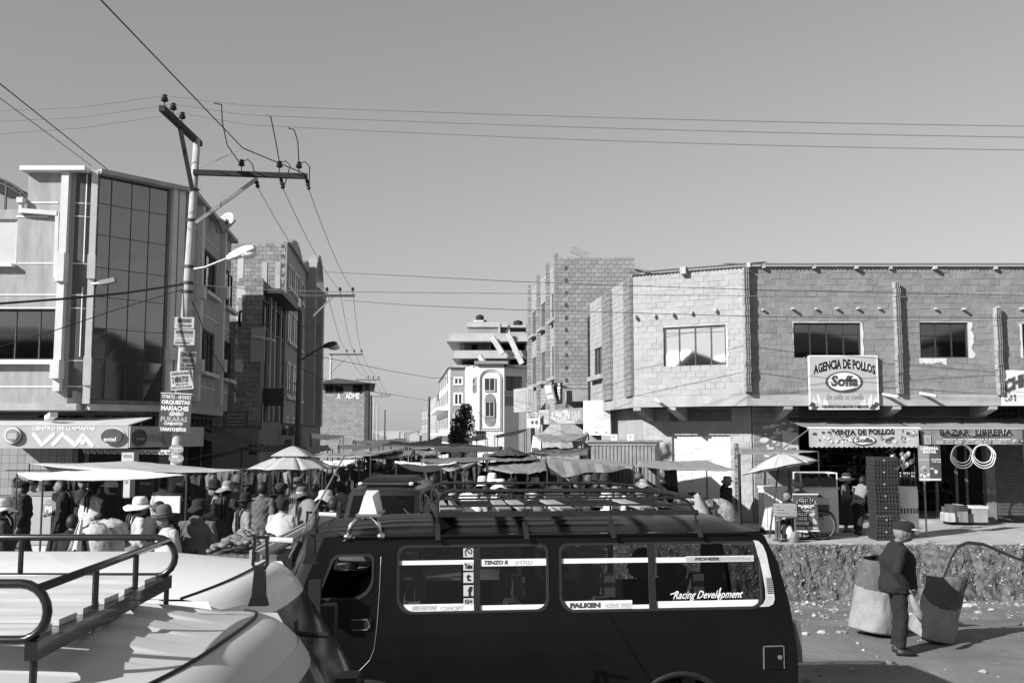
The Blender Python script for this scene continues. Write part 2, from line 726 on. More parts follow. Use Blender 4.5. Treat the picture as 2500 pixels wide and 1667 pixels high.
stone_defs = [
 (2363, 1482, .16, 'largest pale boulder in the rubble right of the sacks'), (2380, 1478, .11, 'rounded stone touching the largest boulder in the rubble'),
 (2389, 1496, .10, 'pale wedge-shaped stone just in front of the large boulder'), (2222, 1542, .10, 'pale flat stone lying against the foot of the right sack'),
 (2171, 1617, .075, 'single rounded stone on the road in front of the old man'), (2400, 1641, .07, 'flat stone alone on the road near the right edge'),
 (2006, 1545, .085, 'pale flat stone beside the rear of the black van'), (1966, 1548, .07, 'small stone nearest the rear corner of the black van'),
 (2048, 1544, .06, 'small flat stone left of the old man'), (2110, 1524, .11, 'flat slab of stone under the left sack'),
 (1962, 1476, .09, 'pale stone at the foot of the bank behind the van'), (2265, 1326, .13, 'pale stone on the top edge of the bank'),
 (2030, 1490, .08, 'stone in the gravel between the van and the left sack'), (2420, 1490, .09, 'flat stone right of the boulder cluster')]
for px, py, r, lab in stone_defs:
 y = 10.0
 while y < 24.4:
  q = at(px, py, y)
  if q.z <= ground_z(q.x, y) + .01:
   break
  y += .05
 mb = MB()
 r *= .52
 mb.blob((q.x, y, q.z + r * .3), r, (1.35, 1, .6), 7, .12)
 tag(mb.build('stone', STONE[0], smooth=False), lab, 'stone', 'larger stones lying on the dug-up road')

# ---------------------------------------------------------------- corner brick building on the right
RB = thing('brick_building', 'two-storey grey brick corner building with corrugated roof and chicken shop below', 'building', (9, 31, 0))
PF = Plane(6.84, 29.0, 17.0, 29.0)
PT = Plane(3.74, 30.6, 6.84, 29.0)
PS = Plane(2.95, 37.5, 3.74, 30.6)
ZB, ZT = 3.5, 7.6
SLAB = .34


def hole(P, l, t, r, b):
 a0, z1 = P.px(l, t)
 a1, z0 = P.px(r, b)
 return [a0, a1, z0, z1]


W1, W2, W3 = hole(PF, 1937, 788, 2104, 878), hole(PF, 2245, 787, 2367, 874), hole(PF, 2494, 790, 2620, 874)
WT = hole(PT, 1619, 800, 1774, 895)
_a = PS.px(1450, 846)[0]
WS = [_a, PS.px(1475, 846)[0], PS.px(1462, 917)[1], PS.px(1462, 843)[1]]
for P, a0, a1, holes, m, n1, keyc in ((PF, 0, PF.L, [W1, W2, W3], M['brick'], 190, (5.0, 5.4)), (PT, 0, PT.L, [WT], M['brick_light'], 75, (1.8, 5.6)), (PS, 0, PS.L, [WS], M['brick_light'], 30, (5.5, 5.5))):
 mb = MB()
 wall_holes(mb, P, a0, a1, ZB + SLAB, ZT, holes, -.22, -.009)
 mb.build('wall', M['mortar'], RB)
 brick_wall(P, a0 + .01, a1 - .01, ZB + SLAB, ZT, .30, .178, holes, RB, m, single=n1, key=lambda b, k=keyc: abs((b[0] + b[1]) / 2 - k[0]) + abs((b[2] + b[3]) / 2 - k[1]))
 mb = MB()      # rough concrete ring beam
 mb.pbox(P, -.02, P.L + .02, ZB, ZB + SLAB - .004, -.24, .02)
 mb.build('ring_beam', M['concrete'], RB)
tint = mat('mirror_glass', 0.9, 0.03, 0.03, .6, metal=1.0)
tint2 = mat('tinted_mirror_glass', 0.2, 0.04, 0.03, .6, metal=1.0)
window_unit(PT, *WT, RB, cols=[PT.px(x, 850)[0] for x in (1657, 1696, 1735)], n=-.09, pane=tint, fw=.055)
window_unit(PF, *W1, RB, cols=4, n=-.1, pane=tint2, fw=.045)
window_unit(PF, *W2, RB, cols=3, n=-.1, pane=tint2, fw=.045)
window_unit(PF, *W3, RB, cols=3, n=-.1, pane=tint2, fw=.045)
window_unit(PS, *WS, RB, cols=3, n=-.07, pane=M['glass_dark'], fw=.05, sill=(.25, .16, .22, M['concrete']))
# patches of white plaster round the window openings
plaster = mat('white_plaster', .6, .95, .15, 6, bump=.5, bscale=20)
for P, W, side in ((PF, W1, 1), (PF, W2, 1), (PF, W2, 0), (PT, WT, 1), (PF, W3, -1)):
 mb = MB()
 n = 26
 for i in range(n):
  wob = lambda s_: .5 + .5 * noise.noise((i * .23, s_, W[0]))
  n = 26
  if side == 0:
   t0, t1 = W[0] - .05 + (W[1] - W[0]) * .55 * i / n, W[0] - .05 + (W[1] - W[0]) * .55 * (i + 1) / n
   mb.pbox(P, t0, t1 + .01, W[2] - .04 - .26 * wob(1) * R.uniform(.7, 1), W[2] - .01, -.01, .012 + R.uniform(0, .006))
  else:
   z0, z1 = W[2] + (W[3] - W[2]) * i / n, W[2] + (W[3] - W[2]) * (i + 1) / n
   wd = (.03 + (.07 if W is not W2 else .22) * wob(4)) * R.uniform(.8, 1)
   a = W[1] if side > 0 else W[0] - wd
   mb.pbox(P, a, a + wd, z0, z1, -.02, .012 + R.uniform(0, .006))
 mb.build('plaster_patch', plaster, RB)
# projecting piers of hollow bricks, holes showing
hb = mat('hollow_brick', .34, .9, .12, 5, isl=.1)
for (P, px, top, bot, wd, pr) in ((PF, 1820, 655, 957, .15, .24), (PF, 2188, 690, 962, .14, .22), (PF, 2431, 752, 965, .14, .22)):
 a = max(P.px(px, 800)[0], -.06)
 z1, z0 = P.px(px, top)[1], P.px(px, bot)[1]
 n = int((z1 - z0) / .182)
 share = None
 core = MB()
 core.pbox(P, a - wd / 2 + .012, a + wd / 2 - .012, z0, z1, 0.004, pr - .03)
 core.build('pier_core', M['mortar'], RB)
 h = (z1 - z0) / n
 for i in range(n):
  if share is None:
   mb = MB()
   hh = h / 2 - .011
   mb.box(-wd / 2, wd / 2, 0, pr, -hh, hh)
   for c in (-1, 1):
    for r_ in (-1, 0, 1):
     mb.box(c * wd * .22 - .022, c * wd * .22 + .022, -.003, .01, r_ * h * .29 - .02, r_ * h * .29 + .02, 1)
   share = mb.mesh('hollow_brick', [hb, M['dark']])
  o = bpy.data.objects.new('hollow_brick', share)
  o.location = P.pt(a + R.uniform(-.012, .012), z0 + (i + .5) * h, pr + R.uniform(-.015, .015)) - V(*ORG[RB][0])
  o.rotation_euler = (0, 0, math.atan2(P.d.y, P.d.x))
  o.parent = RB
  COL.objects.link(o)
# piers on the street side
for s0, s1 in ((PS.px(1434, 850)[0], PS.px(1441, 850)[0]), (PS.px(1476, 850)[0], PS.px(1496, 850)[0]), (PS.px(1530, 850)[0], PS.L + .02)):
 mb = MB()
 for b in brick_list(max(s0, 0), s1, ZB + SLAB, ZT - .05, .3, .178, []):
  mb.pbox(PS, b[0], b[1], b[2], b[3], .005, .1 + R.uniform(-.006, .006))
 o = mb.build('pier', M['brick'], RB)
# timber beam ends and putty lumps
ends = [(PT, x, y, 8) for x, y in ((1554, 774), (1600, 771), (1645, 768), (1690, 764), (1749, 758))] + \
 [(PF, x, y, 6) for x, y in ((1861, 756), (1933, 754), (1991, 754), (2041, 753), (2092, 753), (2145, 753), (2282, 754), (2349, 755), (2432, 752), (2490, 754))] + \
 [(PF, x, y, 9) for x, y in ((1862, 652), (1985, 653), (2087, 654), (2172, 654), (2278, 655), (2427, 655))] + [(PT, 1672, 662, 20), (PT, 1830, 648, 12)]
for P, x, y, w in ends:
 a, z = P.px(x, y)
 mb = MB()
 s_ = w * .0045
 mb.pbox(P, a - s_, a + s_, z - s_ * 1.2, z + s_ * 1.2, -.05, .16 + R.uniform(-.04, .06))
 mb.build('beam_end', mat('beam_end_grey', .42, .9, .3, 9), RB)
# corrugated roof sheets, edge visible from the street
mb = MB()


def roof_strip(P, a0, a1, mb):
 n = int((a1 - a0) / .019)
 q = []
 for i in range(n + 1):
  a = a0 + (a1 - a0) * i / n
  z = ZT + .03 + .018 * math.sin(2 * math.pi * (a - a0) / .115)
  q.append((a, z))
 for i in range(n):
  (a, z), (b, y) = q[i], q[i + 1]
  mb.add([P.pt(a, z, .14), P.pt(b, y, .14), P.pt(b, y + .5, -2.6), P.pt(a, z + .5, -2.6), P.pt(a, z - .012, .14), P.pt(b, y - .012, .14)], [(0, 1, 2, 3), (4, 5, 1, 0)])


roof_strip(PF, -.1, PF.L, mb)
roof_strip(PT, -.1, PT.L + .1, mb)
mb.build('roof', mat('corrugated_sheet', .16, .6, .3, 4, metal=.4), RB)
# body behind the walls
mb = MB()
pts = [PS.pt(0, 0, -.26), PS.pt(PS.L, 0, -.26) + V(.05, 0, 0), PT.pt(.2, 0, -.26), PT.pt(PT.L - .1, 0, -.26), PF.pt(PF.L, 0, -.26), V(17, 42, 0), V(3.2, 42, 0)]
mb.poly([p + V(0, 0, ZT - .02) for p in pts], ZT - ZB - .05, Z)
mb.build('upper_storey_core', M['dark'], RB)

# ---- ground floor
GF = Plane(7.4, 30.3, 17.0, 30.3)
GT = Plane(4.15, 31.9, 7.25, 30.3)
GS = Plane(3.4, 38.0, 4.15, 31.9)
gbrick = mat('painted_brick', .38, .9, .12, 2, isl=.06, wave=(9, 'Z', .2))
gbrick2 = mat('rough_brick', .24, .95, .2, 3, isl=.12)
DO = hole(GT, 1640, 1056, 1786, 1265)
DO[2] = 0
mb = MB()
wall_holes(mb, GT, 0, GT.L, 0, ZB, [DO], -.2, -.01)
mb.build('wall', M['mortar'], RB)
brick_wall(GT, .01, GT.L - .01, 0.05, ZB - .01, .36, .2, [DO], RB, gbrick, single=0, proud=.004)
mb = MB()
wall_holes(mb, GS, 0, GS.L, 0, ZB, [], -.2, 0)
mb.build('wall', gbrick, RB)
# front: brick part left, then open shop fronts between posts
aw0 = GF.px(1952, 1100)[0]
mb = MB()
mb.pbox(GF, -.1, aw0, 0, ZB, -.2, -.012)
mb.build('wall', M['mortar'], RB)
brick_wall(GF, -.08, aw0, .03, ZB - .01, .42, .19, [], RB, gbrick2, single=0, proud=.01)
mb = MB()          # peeling plaster on that wall
for i in range(60):
 a = R.uniform(0, aw0 - .2)
 z = R.uniform(1.6, 3.0)
 w = R.uniform(.06, .3)
 if a + w < aw0:
  scrap(mb, GF, a, z, w, R.uniform(.04, .16), .012 + i * .0001, 0, .02)
mb.build('plaster_patch', plaster, RB)
mb = MB()          # lintel band above the shops
mb.pbox(GF, aw0, GF.L, 2.95, ZB, -.2, -.02)
mb.build('lintel_band', mat('lintel_dark', .12, .9, .2, 2), RB)
sh0, sh1 = GF.px(2432, 1150)[0], GF.px(2640, 1150)[0]
mb = MB()
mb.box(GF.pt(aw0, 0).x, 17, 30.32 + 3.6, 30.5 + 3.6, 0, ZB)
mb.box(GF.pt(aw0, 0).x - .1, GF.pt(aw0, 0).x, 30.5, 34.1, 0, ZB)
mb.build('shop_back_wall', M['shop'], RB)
mb = MB()
mb.pbox(GT, DO[0], DO[1], .02, DO[3], -.14, -.12)
door = mb.build('garage_door', mat('door_white', .74, .5, .06, 3), RB)
mb = MB()
n = 15
dw = DO[1] - DO[0]
for i in range(n):
 a = DO[0] + dw * (i + .5) / n
 mb.pbox(GT, a - dw / n * .36, a + dw / n * .36, DO[3] - .32, DO[3] - .04, -.119, -.105)
for j in range(14):
 z1 = DO[3] - .36 - j * .165
 if z1 < .3:
  break
 for k in range(3):
  sm = MB()
  sm.pbox(GT, DO[0] + dw * k / 3 + .01, DO[0] + dw * (k + 1) / 3 - .01, z1 - .155, z1 - .012, -.119, -.1)
  sm.build('panel', _MATS['door_white'], door)
mb.build('slat_row', _MATS['door_white'], door)
mb = MB()
h_ = hole(GT, 1634, 1000, 1785, 1028)
mb.pbox(GT, *h_, -.01, .03)
mb.build('transom', mat('transom_grey', .16, .7, .2, 2), RB)
mb = MB()
for k in range(9):
 a = h_[0] + (h_[1] - h_[0]) * (k + .5) / 9
 mb.pbox(GT, a - .07, a + .07, h_[2] + .04, h_[3] - .04, .031, .045)
mb.build('transom_slats', _MATS['transom_grey'], RB)
# roll shutter at the right, post and glazed front between
mb = MB()
z = .25
sgm = mat('shutter_grey', .1, .6, .2, 4, metal=.3)
shut = thing('roll_shutter', 'dark roll-down shutter under the stationery awning at the right edge', 'shutter', GF.pt((sh0 + sh1) / 2, 0, 0))
while z < 2.75:
 sm = MB()
 sm.pbox(GF, sh0, sh1, z, z + .085, -.06, -.03)
 sm.pbox(GF, sh0, sh1, z + .085, z + .1, -.06, -.045)
 sm.build('slat', sgm, shut)
 z += .1
mb.pbox(GF, sh0 - .3, sh0 - .02, 0, 2.95, -.25, -.01)
mb.build('shop_pillar', mat('stained_render', .16, .9, .4, 3, blotch=(2.5, .57, .42)), RB)
mb = MB()
for px in (2215, 2298, 2347, 2372):
 a = GF.px(px, 1150)[0]
 mb.pbox(GF, a - .035, a + .035, 0, 2.95, -.4, -.33)
mb.build('door_frame', mat('frame_grey', .14, .5, .2, 4, metal=.3), RB)
mb = MB()
mb.pbox(GF, aw0, sh0 - .3, .0, .12, -3.5, .1)
mb.build('step', M['concrete'], RB)
# shelves with goods inside the shops: dark lumps
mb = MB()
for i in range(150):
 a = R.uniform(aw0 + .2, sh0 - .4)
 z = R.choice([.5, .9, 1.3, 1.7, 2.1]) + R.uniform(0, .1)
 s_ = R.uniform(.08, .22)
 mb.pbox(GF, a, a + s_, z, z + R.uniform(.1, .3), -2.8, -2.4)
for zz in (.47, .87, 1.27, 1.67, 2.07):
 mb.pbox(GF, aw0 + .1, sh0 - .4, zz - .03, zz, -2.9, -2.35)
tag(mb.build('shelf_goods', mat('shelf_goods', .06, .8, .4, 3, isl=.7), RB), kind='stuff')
# white notice on the brick wall
po = thing('wall_poster', 'white paper notice pasted on the brick wall left of the chicken shop', 'poster', GF.pt(*GF.px(1930, 1118), .02))
mb = MB()
mb.pbox(GF, *hole(GF, 1910, 1056, 1950, 1138), .014, .022)
mb.build('sheet', M['offwhite'], po)
ptext(GF, 'Se vende', (1922, 1091, 1944, 1097), M['sign_dark'], po, n=.024)
# vertical phone sign on the corner
ts = thing('phone_sign', 'narrow vertical board with a phone number on the corner by the garage', 'sign', GT.pt(GT.px(1799, 1250)[0], .3, .1))
mb = MB()
mb.pbox(GT, *hole(GT, 1792, 1082, 1805, 1262), .01, .05)
mb.build('board', mat('phone_board', .2, .7, .2, 3, blotch=(1.5, .52, .5)), ts)
for i, ch in enumerate('TELF 8 ?0109889'):
 if ch in ' ?':
  continue
 y = 1083 + i * 10.2
 ptext(GT, ch, (1796, y, 1801.5, y + 7.5), M['black'], ts, n=.052)
# plastic drain pipes poking out of the beam
for px, py in ((2154, 962), (2246, 960), (1600, 975)):
 P = PF if px > 1850 else PT
 a, z = P.px(px, py)
 mb = MB()
 mb.tube([P.pt(a, z, 0), P.pt(a + .3, z - .1, .45)], .045, 8)
 tag(mb.build('drain_pipe', M['offwhite'], RB), 'short white pipe poking out of the beam')
# concrete brackets under the overhang
for P, px in ((PF, 1925), (PF, 2190), (PF, 2425), (PT, 1515 + 40), (PT, 1640)):
 a = P.px(px, 990)[0]
 mb = MB()
 mb.add([P.pt(a - .12, ZB - .003, -.0), P.pt(a + .12, ZB - .003, 0), P.pt(a + .12, ZB - .003, -1.3), P.pt(a - .12, ZB - .003, -1.3), P.pt(a - .12, ZB - .1, 0), P.pt(a + .12, ZB - .1, 0), P.pt(a + .12, ZB - .42, -1.3), P.pt(a - .12, ZB - .42, -1.3)],
  [(0, 1, 2, 3), (4, 7, 6, 5), (0, 4, 5, 1), (1, 5, 6, 2), (2, 6, 7, 3), (3, 7, 4, 0)])
 mb.build('bracket', M['concrete'], RB)

# ---- the chicken shop sign
def oval_rings(mb, P, ca, cz, ra, rz, n0, n1, mi, k=36, cut=None):
 pts = [P.pt(ca + ra * math.cos(2 * math.pi * i / k), cz + rz * math.sin(2 * math.pi * i / k), n1) for i in range(k)]
 mb.poly(pts, n1 - n0, P.n, mi)


def swoosh(mb, P, ca, cz, ra, rz, n, mi):
 pts = []
 for i in range(15):
  t = math.radians(215 + 95 * i / 14)
  pts.append(P.pt(ca + ra * math.cos(t), cz + rz * math.sin(t), n))
 for i in range(15):
  u = i / 14
  t = math.radians(310 - 95 * u)
  k = 1 - .34 * math.sin(math.pi * min(1, (1 - u) * 1.1) * .5) ** 2
  pts.append(P.pt(ca + ra * .97 * math.cos(t) * (1 if u > .1 else .97), cz + rz * k * math.sin(t), n))
 mb.poly(pts, .002, P.n, mi)


PG = Plane(6.84, 28.86, 17.0, 28.86)
sg = thing('shop_sign', 'large square chicken agency sign hung below the upper windows', 'sign', PG.pt(*PG.px(2060, 1000), 0))
mb = MB()
h_ = hole(PG, 1975, 868, 2145, 999)
mb.pbox(PG, *h_, -.07, 0)
mb.build('panel', M['sign_grey'], sg)
mb = MB()
for a, b, c, d in ((h_[0] - .02, h_[0] + .02, h_[2], h_[3]), (h_[1] - .02, h_[1] + .02, h_[2], h_[3])):
 mb.pbox(PG, a, b, c, d, -.08, .006)
mb.pbox(PG, h_[0] + .02, h_[1] - .02, h_[3] - .03, h_[3] + .01, -.08, .006)
mb.pbox(PG, h_[0] + .02, h_[1] - .02, h_[2] - .01, h_[2] + .03, -.08, .006)
mb.build('frame', M['white'], sg)


def sofia_logo(P, cx, cy, w, h, parent, n):
 ca, cz = P.px(cx, cy)
 ra = P.px(cx + w / 2, cy)[0] - ca
 rz = cz - P.px(cx, cy + h / 2)[1]
 mb = MB()
 oval_rings(mb, P, ca, cz, ra, rz, n, n + .004, 0)
 oval_rings(mb, P, ca + ra * .0, cz + rz * .03, ra * .86, rz * .86, n, n + .008, 1)
 swoosh(mb, P, ca, cz, ra, rz, n + .012, 0)
 mb.build('emblem', [M['sign_dark'], M['white']], parent)
 lettering('Sofía', P.pt(ca - ra * .72, cz - rz * .42, n + .012), P.d, Z, ra * 1.44, rz * 1.05, M['sign_dark'], parent, bold=.045, shear=.08)


sofia_logo(PG, 2061, 932.5, 92, 52, sg, .002)


def arc_word(P, s, cx, top, w, h, drop, parent, n, m1, m2=None):
 """heavy display lettering bent along an arch, each letter turned"""
 a0, z0 = P.px(cx - w / 2, top + h)
 a1, z1 = P.px(cx + w / 2, top)
 ww, hh = a1 - a0, z1 - z0
 dz = P.px(cx, top)[1] - P.px(cx, top + drop)[1]
 vs, fs = _text_mesh(s, .06)
 for bold, m, lf in ((.11, m2, 0), (.055, m1, .004)):
  if m is None:
   continue
  lettering(s, P.pt(a0, z0, n + lf), P.d, Z, ww, hh, m, parent, bold=bold, arc=dz / hh, taper=-.05)


arc_word(PG, 'AGENCIA DE POLLOS', 2060.5, 876, 150, 24, 15, sg, .003, M['black'], M['white'])
ptext(PG, 'En sofía se confía', (2018, 961, 2107, 975), M['sign_mid'], sg, n=.006, bold=0.0, shear=.15)
ptext(PG, 'VENTAS POR MAYOR Y MENOR', (2007, 989, 2120, 996), M['black'], sg, n=.022, bold=.03)
mb = MB()
ck = mat('chicken_print', .62, .6, .25, 5)
for cx, cy, w, h, rot in ((2000, 978, 12, 34, 12), (1989, 984, 12, 30, 8), (2015, 985, 16, 24, 20), (2125, 978, 12, 34, -12), (2137, 984, 12, 30, -8), (2108, 985, 16, 24, -20)):
 ca, cz = PG.px(cx, cy)
 k = .0119
 c_, s_ = math.cos(math.radians(rot)), math.sin(math.radians(rot))
 pts = []
 for i in range(18):
  t = 2 * math.pi * i / 18
  x, y = w * k * .5 * math.cos(t) * (1 - .5 * max(0, math.sin(t))), h * k * .5 * math.sin(t)
  pts.append(PG.pt(ca + x * c_ - y * s_, max(h_[2] + .03, cz + x * s_ + y * c_), .008 + .001 * cx / 500))
 mb.poly(pts, .002, PG.n)
mb.build('print', ck, sg)
mb = MB()
for cx, cy in ((1984, 988), (2140, 988), (1990, 996), (2133, 995)):
 ca, cz = PG.px(cx, cy)
 mb.poly([PG.pt(ca - .12, cz - .04, .014), PG.pt(ca + .02, cz - .05, .014), PG.pt(ca + .1, cz + .03, .014), PG.pt(ca - .03, cz + .09, .014)], .002, PG.n)
mb.build('print', M['sign_dark'], sg)

# ---- awnings
def awning(name, label, x0, x1, yb, yf, zb, zf, hv, cloth, vmat, scallop=.035, nsc=22, side=True):
 t = thing(name, label, 'awning', ((x0 + x1) / 2, (yb + yf) / 2, zf - hv))
 mb = MB()
 mb.sheet(lambda u, v: (x0 + (x1 - x0) * u - .05 * (1 - v), yb + (yf - yb) * v, zb + (zf - zb) * v - .05 * math.sin(math.pi * v) + .018 * math.sin(u * 23) * (1 - v)), 26, 6, .006)
 mb.build('canopy', cloth, t, smooth=False)
 mb = MB()
 nn = nsc * 6
 top, bot = [], []
 for i in range(nn + 1):
  u = i / nn
  x = x0 + (x1 - x0) * u
  rip = .012 * math.sin(u * 31)
  top.append((x, yf - .012 + rip * .2, zf - .03))
  bot.append((x, yf - .02 + rip, zf - hv - scallop * abs(math.sin(math.pi * u * nsc))))
 vs = top + bot + [(x, y + .006, z) for x, y, z in top + bot]
 w = nn + 1
 fs = []
 for i in range(nn):
  fs.append((w + i, w + i + 1, i + 1, i))
  fs.append((2 * w + i, 2 * w + i + 1, 3 * w + i + 1, 3 * w + i))
  fs.append((w + i, 3 * w + i, 3 * w + i + 1, w + i + 1))
 mb.add(vs, fs)
 v = mb.build('valance', vmat, t)
 mb = MB()
 mb.tube([(x0 - .03, yf, zf - .01), (x1 + .03, yf, zf - .01)], .03, 8)
 mb.build('front_bar', M['white'], t)
 for x in (x0 + .02, x1 - .02):
  mb = MB()
  mb.bar((x, yf + .02, zf - .04), (x - .35 if x < (x0 + x1) / 2 else x, yb - .05, zf - .7), .03)
  mb.build('strut', M['galv'], t)
 return t, v


cl = mat('awning_cloth', .3, .85, .1, 2, trans=.15)
YF = 28.2
ax0, ax1 = at(1974, 1045, YF).x, at(2241, 1042, YF).x
zf = at(2100, 1044, YF).z
zb = at(2000, 1020, 30.25).z
t, v = awning('shop_awning', 'awning with scalloped printed valance over the chicken shop', ax0, ax1, 30.25, YF, zb, zf, .52, cl, M['sign_grey'])
PV = Plane(ax0, YF - .035, ax1, YF - .035)
ptext(PV, 'VENTA', (2034, 1049, 2088, 1061), M['white'], t, n=0, bold=.12)
ptext(PV, 'DE', (2094, 1048, 2114, 1060), M['white'], t, n=0, bold=.12)
ptext(PV, 'POLLOS', (2120, 1047, 2183, 1060), M['white'], t, n=0, bold=.12)
ptext(PV, 'VENTA', (2034, 1049, 2088, 1061), M['black'], t, n=.006, bold=.06)
ptext(PV, 'DE', (2094, 1048, 2114, 1060), M['black'], t, n=.006, bold=.06)
ptext(PV, 'POLLOS', (2120, 1047, 2183, 1060), M['black'], t, n=.006, bold=.06)
sofia_logo(PV, 2110, 1075, 58, 24, t, 0)
mb = MB()
for i in range(46):
 px = R.choice([R.uniform(1981, 2075), R.uniform(2146, 2232)])
 if 2030 < px < 2190:
  py = R.uniform(1066, 1084)
 else:
  py = R.uniform(1051, 1084)
 a, z = PV.px(px, py)
 w, h = R.uniform(.04, .13), R.uniform(.05, .14)
 scrap(mb, PV, a, z, w * 1.2, h, .003 + i * .0001, R.randint(0, 2))
mb.build('print', [M['sign_mid'], M['sign_dark'], ck], t)

bx0, bx1 = at(2252, 1047, YF).x, at(2640, 1047, YF).x
cl2 = mat('awning_cloth_pale', .36, .85, .12, 2, trans=.15)
t, v = awning('shop_awning', 'awning with busy printed valance over the stationery bazaar', bx0, bx1, 30.25, YF + .15, zb + .0, zf - .02, .45, cl2, mat('bazaar_print', .2, .7, .3, 3), scallop=.0, nsc=20)
PV2 = Plane(bx0, YF + .11, bx1, YF + .11)
ptext(PV2, 'BAZAR  LIBRERIA', (2294, 1048, 2472, 1062), M['sign_grey'], t, n=0, bold=.09)
ptext(PV2, 'BAZAR  LIBRERIA', (2294, 1048, 2472, 1062), M['black'], t, n=.006, bold=.035)
ptext(PV2, 'ANILLADO Y LAMINAS EDUCATIVAS', (2300, 1063, 2468, 1068), M['black'], t, n=.006, bold=.02)
ptext(PV2, 'VENTA DE TARJETAS Y RECARGAS', (2301, 1070.5, 2467, 1075), M['white'], t, n=.006, bold=.03)
mb = MB()
for i, px in enumerate((2287, 2310, 2332, 2360, 2382, 2403, 2425, 2441)):
 a, z = PV2.px(px, 1084)
 w = PV2.px(px + 16, 1084)[0] - a
 mb.pbox(PV2, a, a + w, z, z + .095, 0, .004, 0)
 mb.pbox(PV2, a + .02, a + w - .02, z + .03, z + .065, .004, .006, 1 + i % 2)
mb.pbox(PV2, *hole(PV2, 2257, 1063, 2273, 1084), 0, .004, 0)
mb.pbox(PV2, *hole(PV2, 2260, 1067, 2270, 1081), .004, .006, 1)
for i in range(5):
 a, z = PV2.px(2470 + i * 7, 1078)
 scrap(mb, PV2, a, z - .03, .16, .12 - .01 * i, .003 + i * .0006, i % 3)
mb.build('print', [M['sign_grey'], M['sign_mid'], M['sign_dark']], t)
# wavy top trim of the second awning
mb = MB()
for i in range(64):
 x = bx0 + (bx1 - bx0) * i / 64
 mb.box(x, x + .045, YF + .11, YF + .14, zf - .045, zf + .012)
mb.build('trim', cl2, t)

# sign on the right edge
sg = thing('shop_sign', 'white drinks sign with arched lettering cut by the right edge', 'sign', PG.pt(*PG.px(2520, 990), 0))
mb = MB()
h_ = hole(PG, 2444, 903, 2640, 990)
mb.pbox(PG, *h_, -.07, 0)
mb.build('panel', M['white'], sg)
arc_word(PG, 'CHICHARRON', 2545, 906, 190, 34, 22, sg, .003, M['sign_dark'], M['sign_mid'])
mb = MB()
for i in range(14):
 ca, cz = PG.px(R.uniform(2450, 2476), R.uniform(960, 982))
 scrap(mb, PG, ca, cz, R.uniform(.06, .14), R.uniform(.06, .12), .003 + i * .0004, i % 2)
mb.build('print', [M['sign_mid'], M['sign_dark']], sg)
# barred window under it
mb = MB()
gb = hole(GF, 2412, 996, 2560, 1024)
gr = MB()
mb.pbox(GF, *gb, -.02, -.005)
w_ = mb.build('window', M['dark'], RB)
for i in range(11):
 a = gb[0] + (gb[1] - gb[0]) * i / 10
 gr.pbox(GF, a - .01, a + .01, gb[2], gb[3], 0, .02)
for z in (gb[2], (gb[2] + gb[3]) / 2, gb[3]):
 gr.pbox(GF, gb[0], gb[1], z - .01, z + .01, .021, .035)
gr.build('grille', M['steel'], w_)
# ---------------------------------------------------------------- left corner building (call centre)
LB = thing('rendered_building', 'three-storey rendered corner building with a dark glass curtain wall', 'building', (-13, 31, 0))
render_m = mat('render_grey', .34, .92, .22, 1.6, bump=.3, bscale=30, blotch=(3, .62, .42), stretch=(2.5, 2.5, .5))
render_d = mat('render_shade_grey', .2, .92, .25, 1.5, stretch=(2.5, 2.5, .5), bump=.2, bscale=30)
trim_m = mat('trim_cream', .6, .85, .1, 2)
LF = Plane(-19.0, 27.0, -12.05, 27.0)
CH = Plane(-11.5, 27.25, -9.87, 29.15)
LS = Plane(-9.72, 29.35, -10.62, 37.2)
LZB, LZT = 3.5, LF.px(150, 412)[1]
zlow = LF.px(30, 512)[1]
a_t0 = LF.px(69, 450)[0]
wA = hole(LF, -70, 535, 38, 645)
wB = hole(LF, -80, 755, 135, 879)
mb = MB()
wall_holes(mb, LF, 0, a_t0, LZB, zlow, [wA, wB], -.25, 0)
wall_holes(mb, LF, a_t0, LF.L, LZB, LZT - .12, [wA, wB], -.25, 0)
mb.build('wall', render_m, LB)
window_unit(LF, *wA, LB, cols=2, n=-.08, frame=trim_m, pane=mat('frosted_pane', .5, .3, .1, 1.5), fw=.04, sill=(.0, .09, .22, M['white']))
window_unit(LF, *wB, LB, cols=[LF.px(x, 800)[0] for x in (-40, 35, 94)], n=-.1, pane=tint2, fw=.05, sill=(.0, .12, .22, M['white']))
mb = MB()      # thin pale score lines
for y, x0, x1 in ((495, 74, 143), (529, 40, 118), (643, 43, 140), (720, -40, 138), (752, -40, 135), (944, -40, 133)):
 a0, z = LF.px(x0, y)
 a1 = LF.px(x1, y)[0]
 mb.pbox(LF, a0, a1, z - .018, z + .018, .002, .02)
mb.build('score_line', M['white'], LB)
# L-shaped gutter moulding
mb = MB()
p = [LF.pt(*LF.px(57, 517), .12), LF.pt(*LF.px(146, 524), .12), LF.pt(*LF.px(141, 680), .12)]
mb.bar(p[0], p[1], .14, .12)
mb.bar(p[1] + V(0, 0, .06), p[2], .1, .1)
a, z = LF.px(57, 497)
mb.pbox(LF, a - .09, a + .08, z - .02, z + .13, .0, .22)
mb.pbox(LF, a - .05, a + .03, z - .3, z - .02, .02, .15)
mb.build('gutter', trim_m, LB)
# parapet coping
mb = MB()
mb.pbox(LF, a_t0 - .1, LF.L + .35, LZT - .118, LZT, -.3, .32)
mb.build('coping', M['white'], LB)
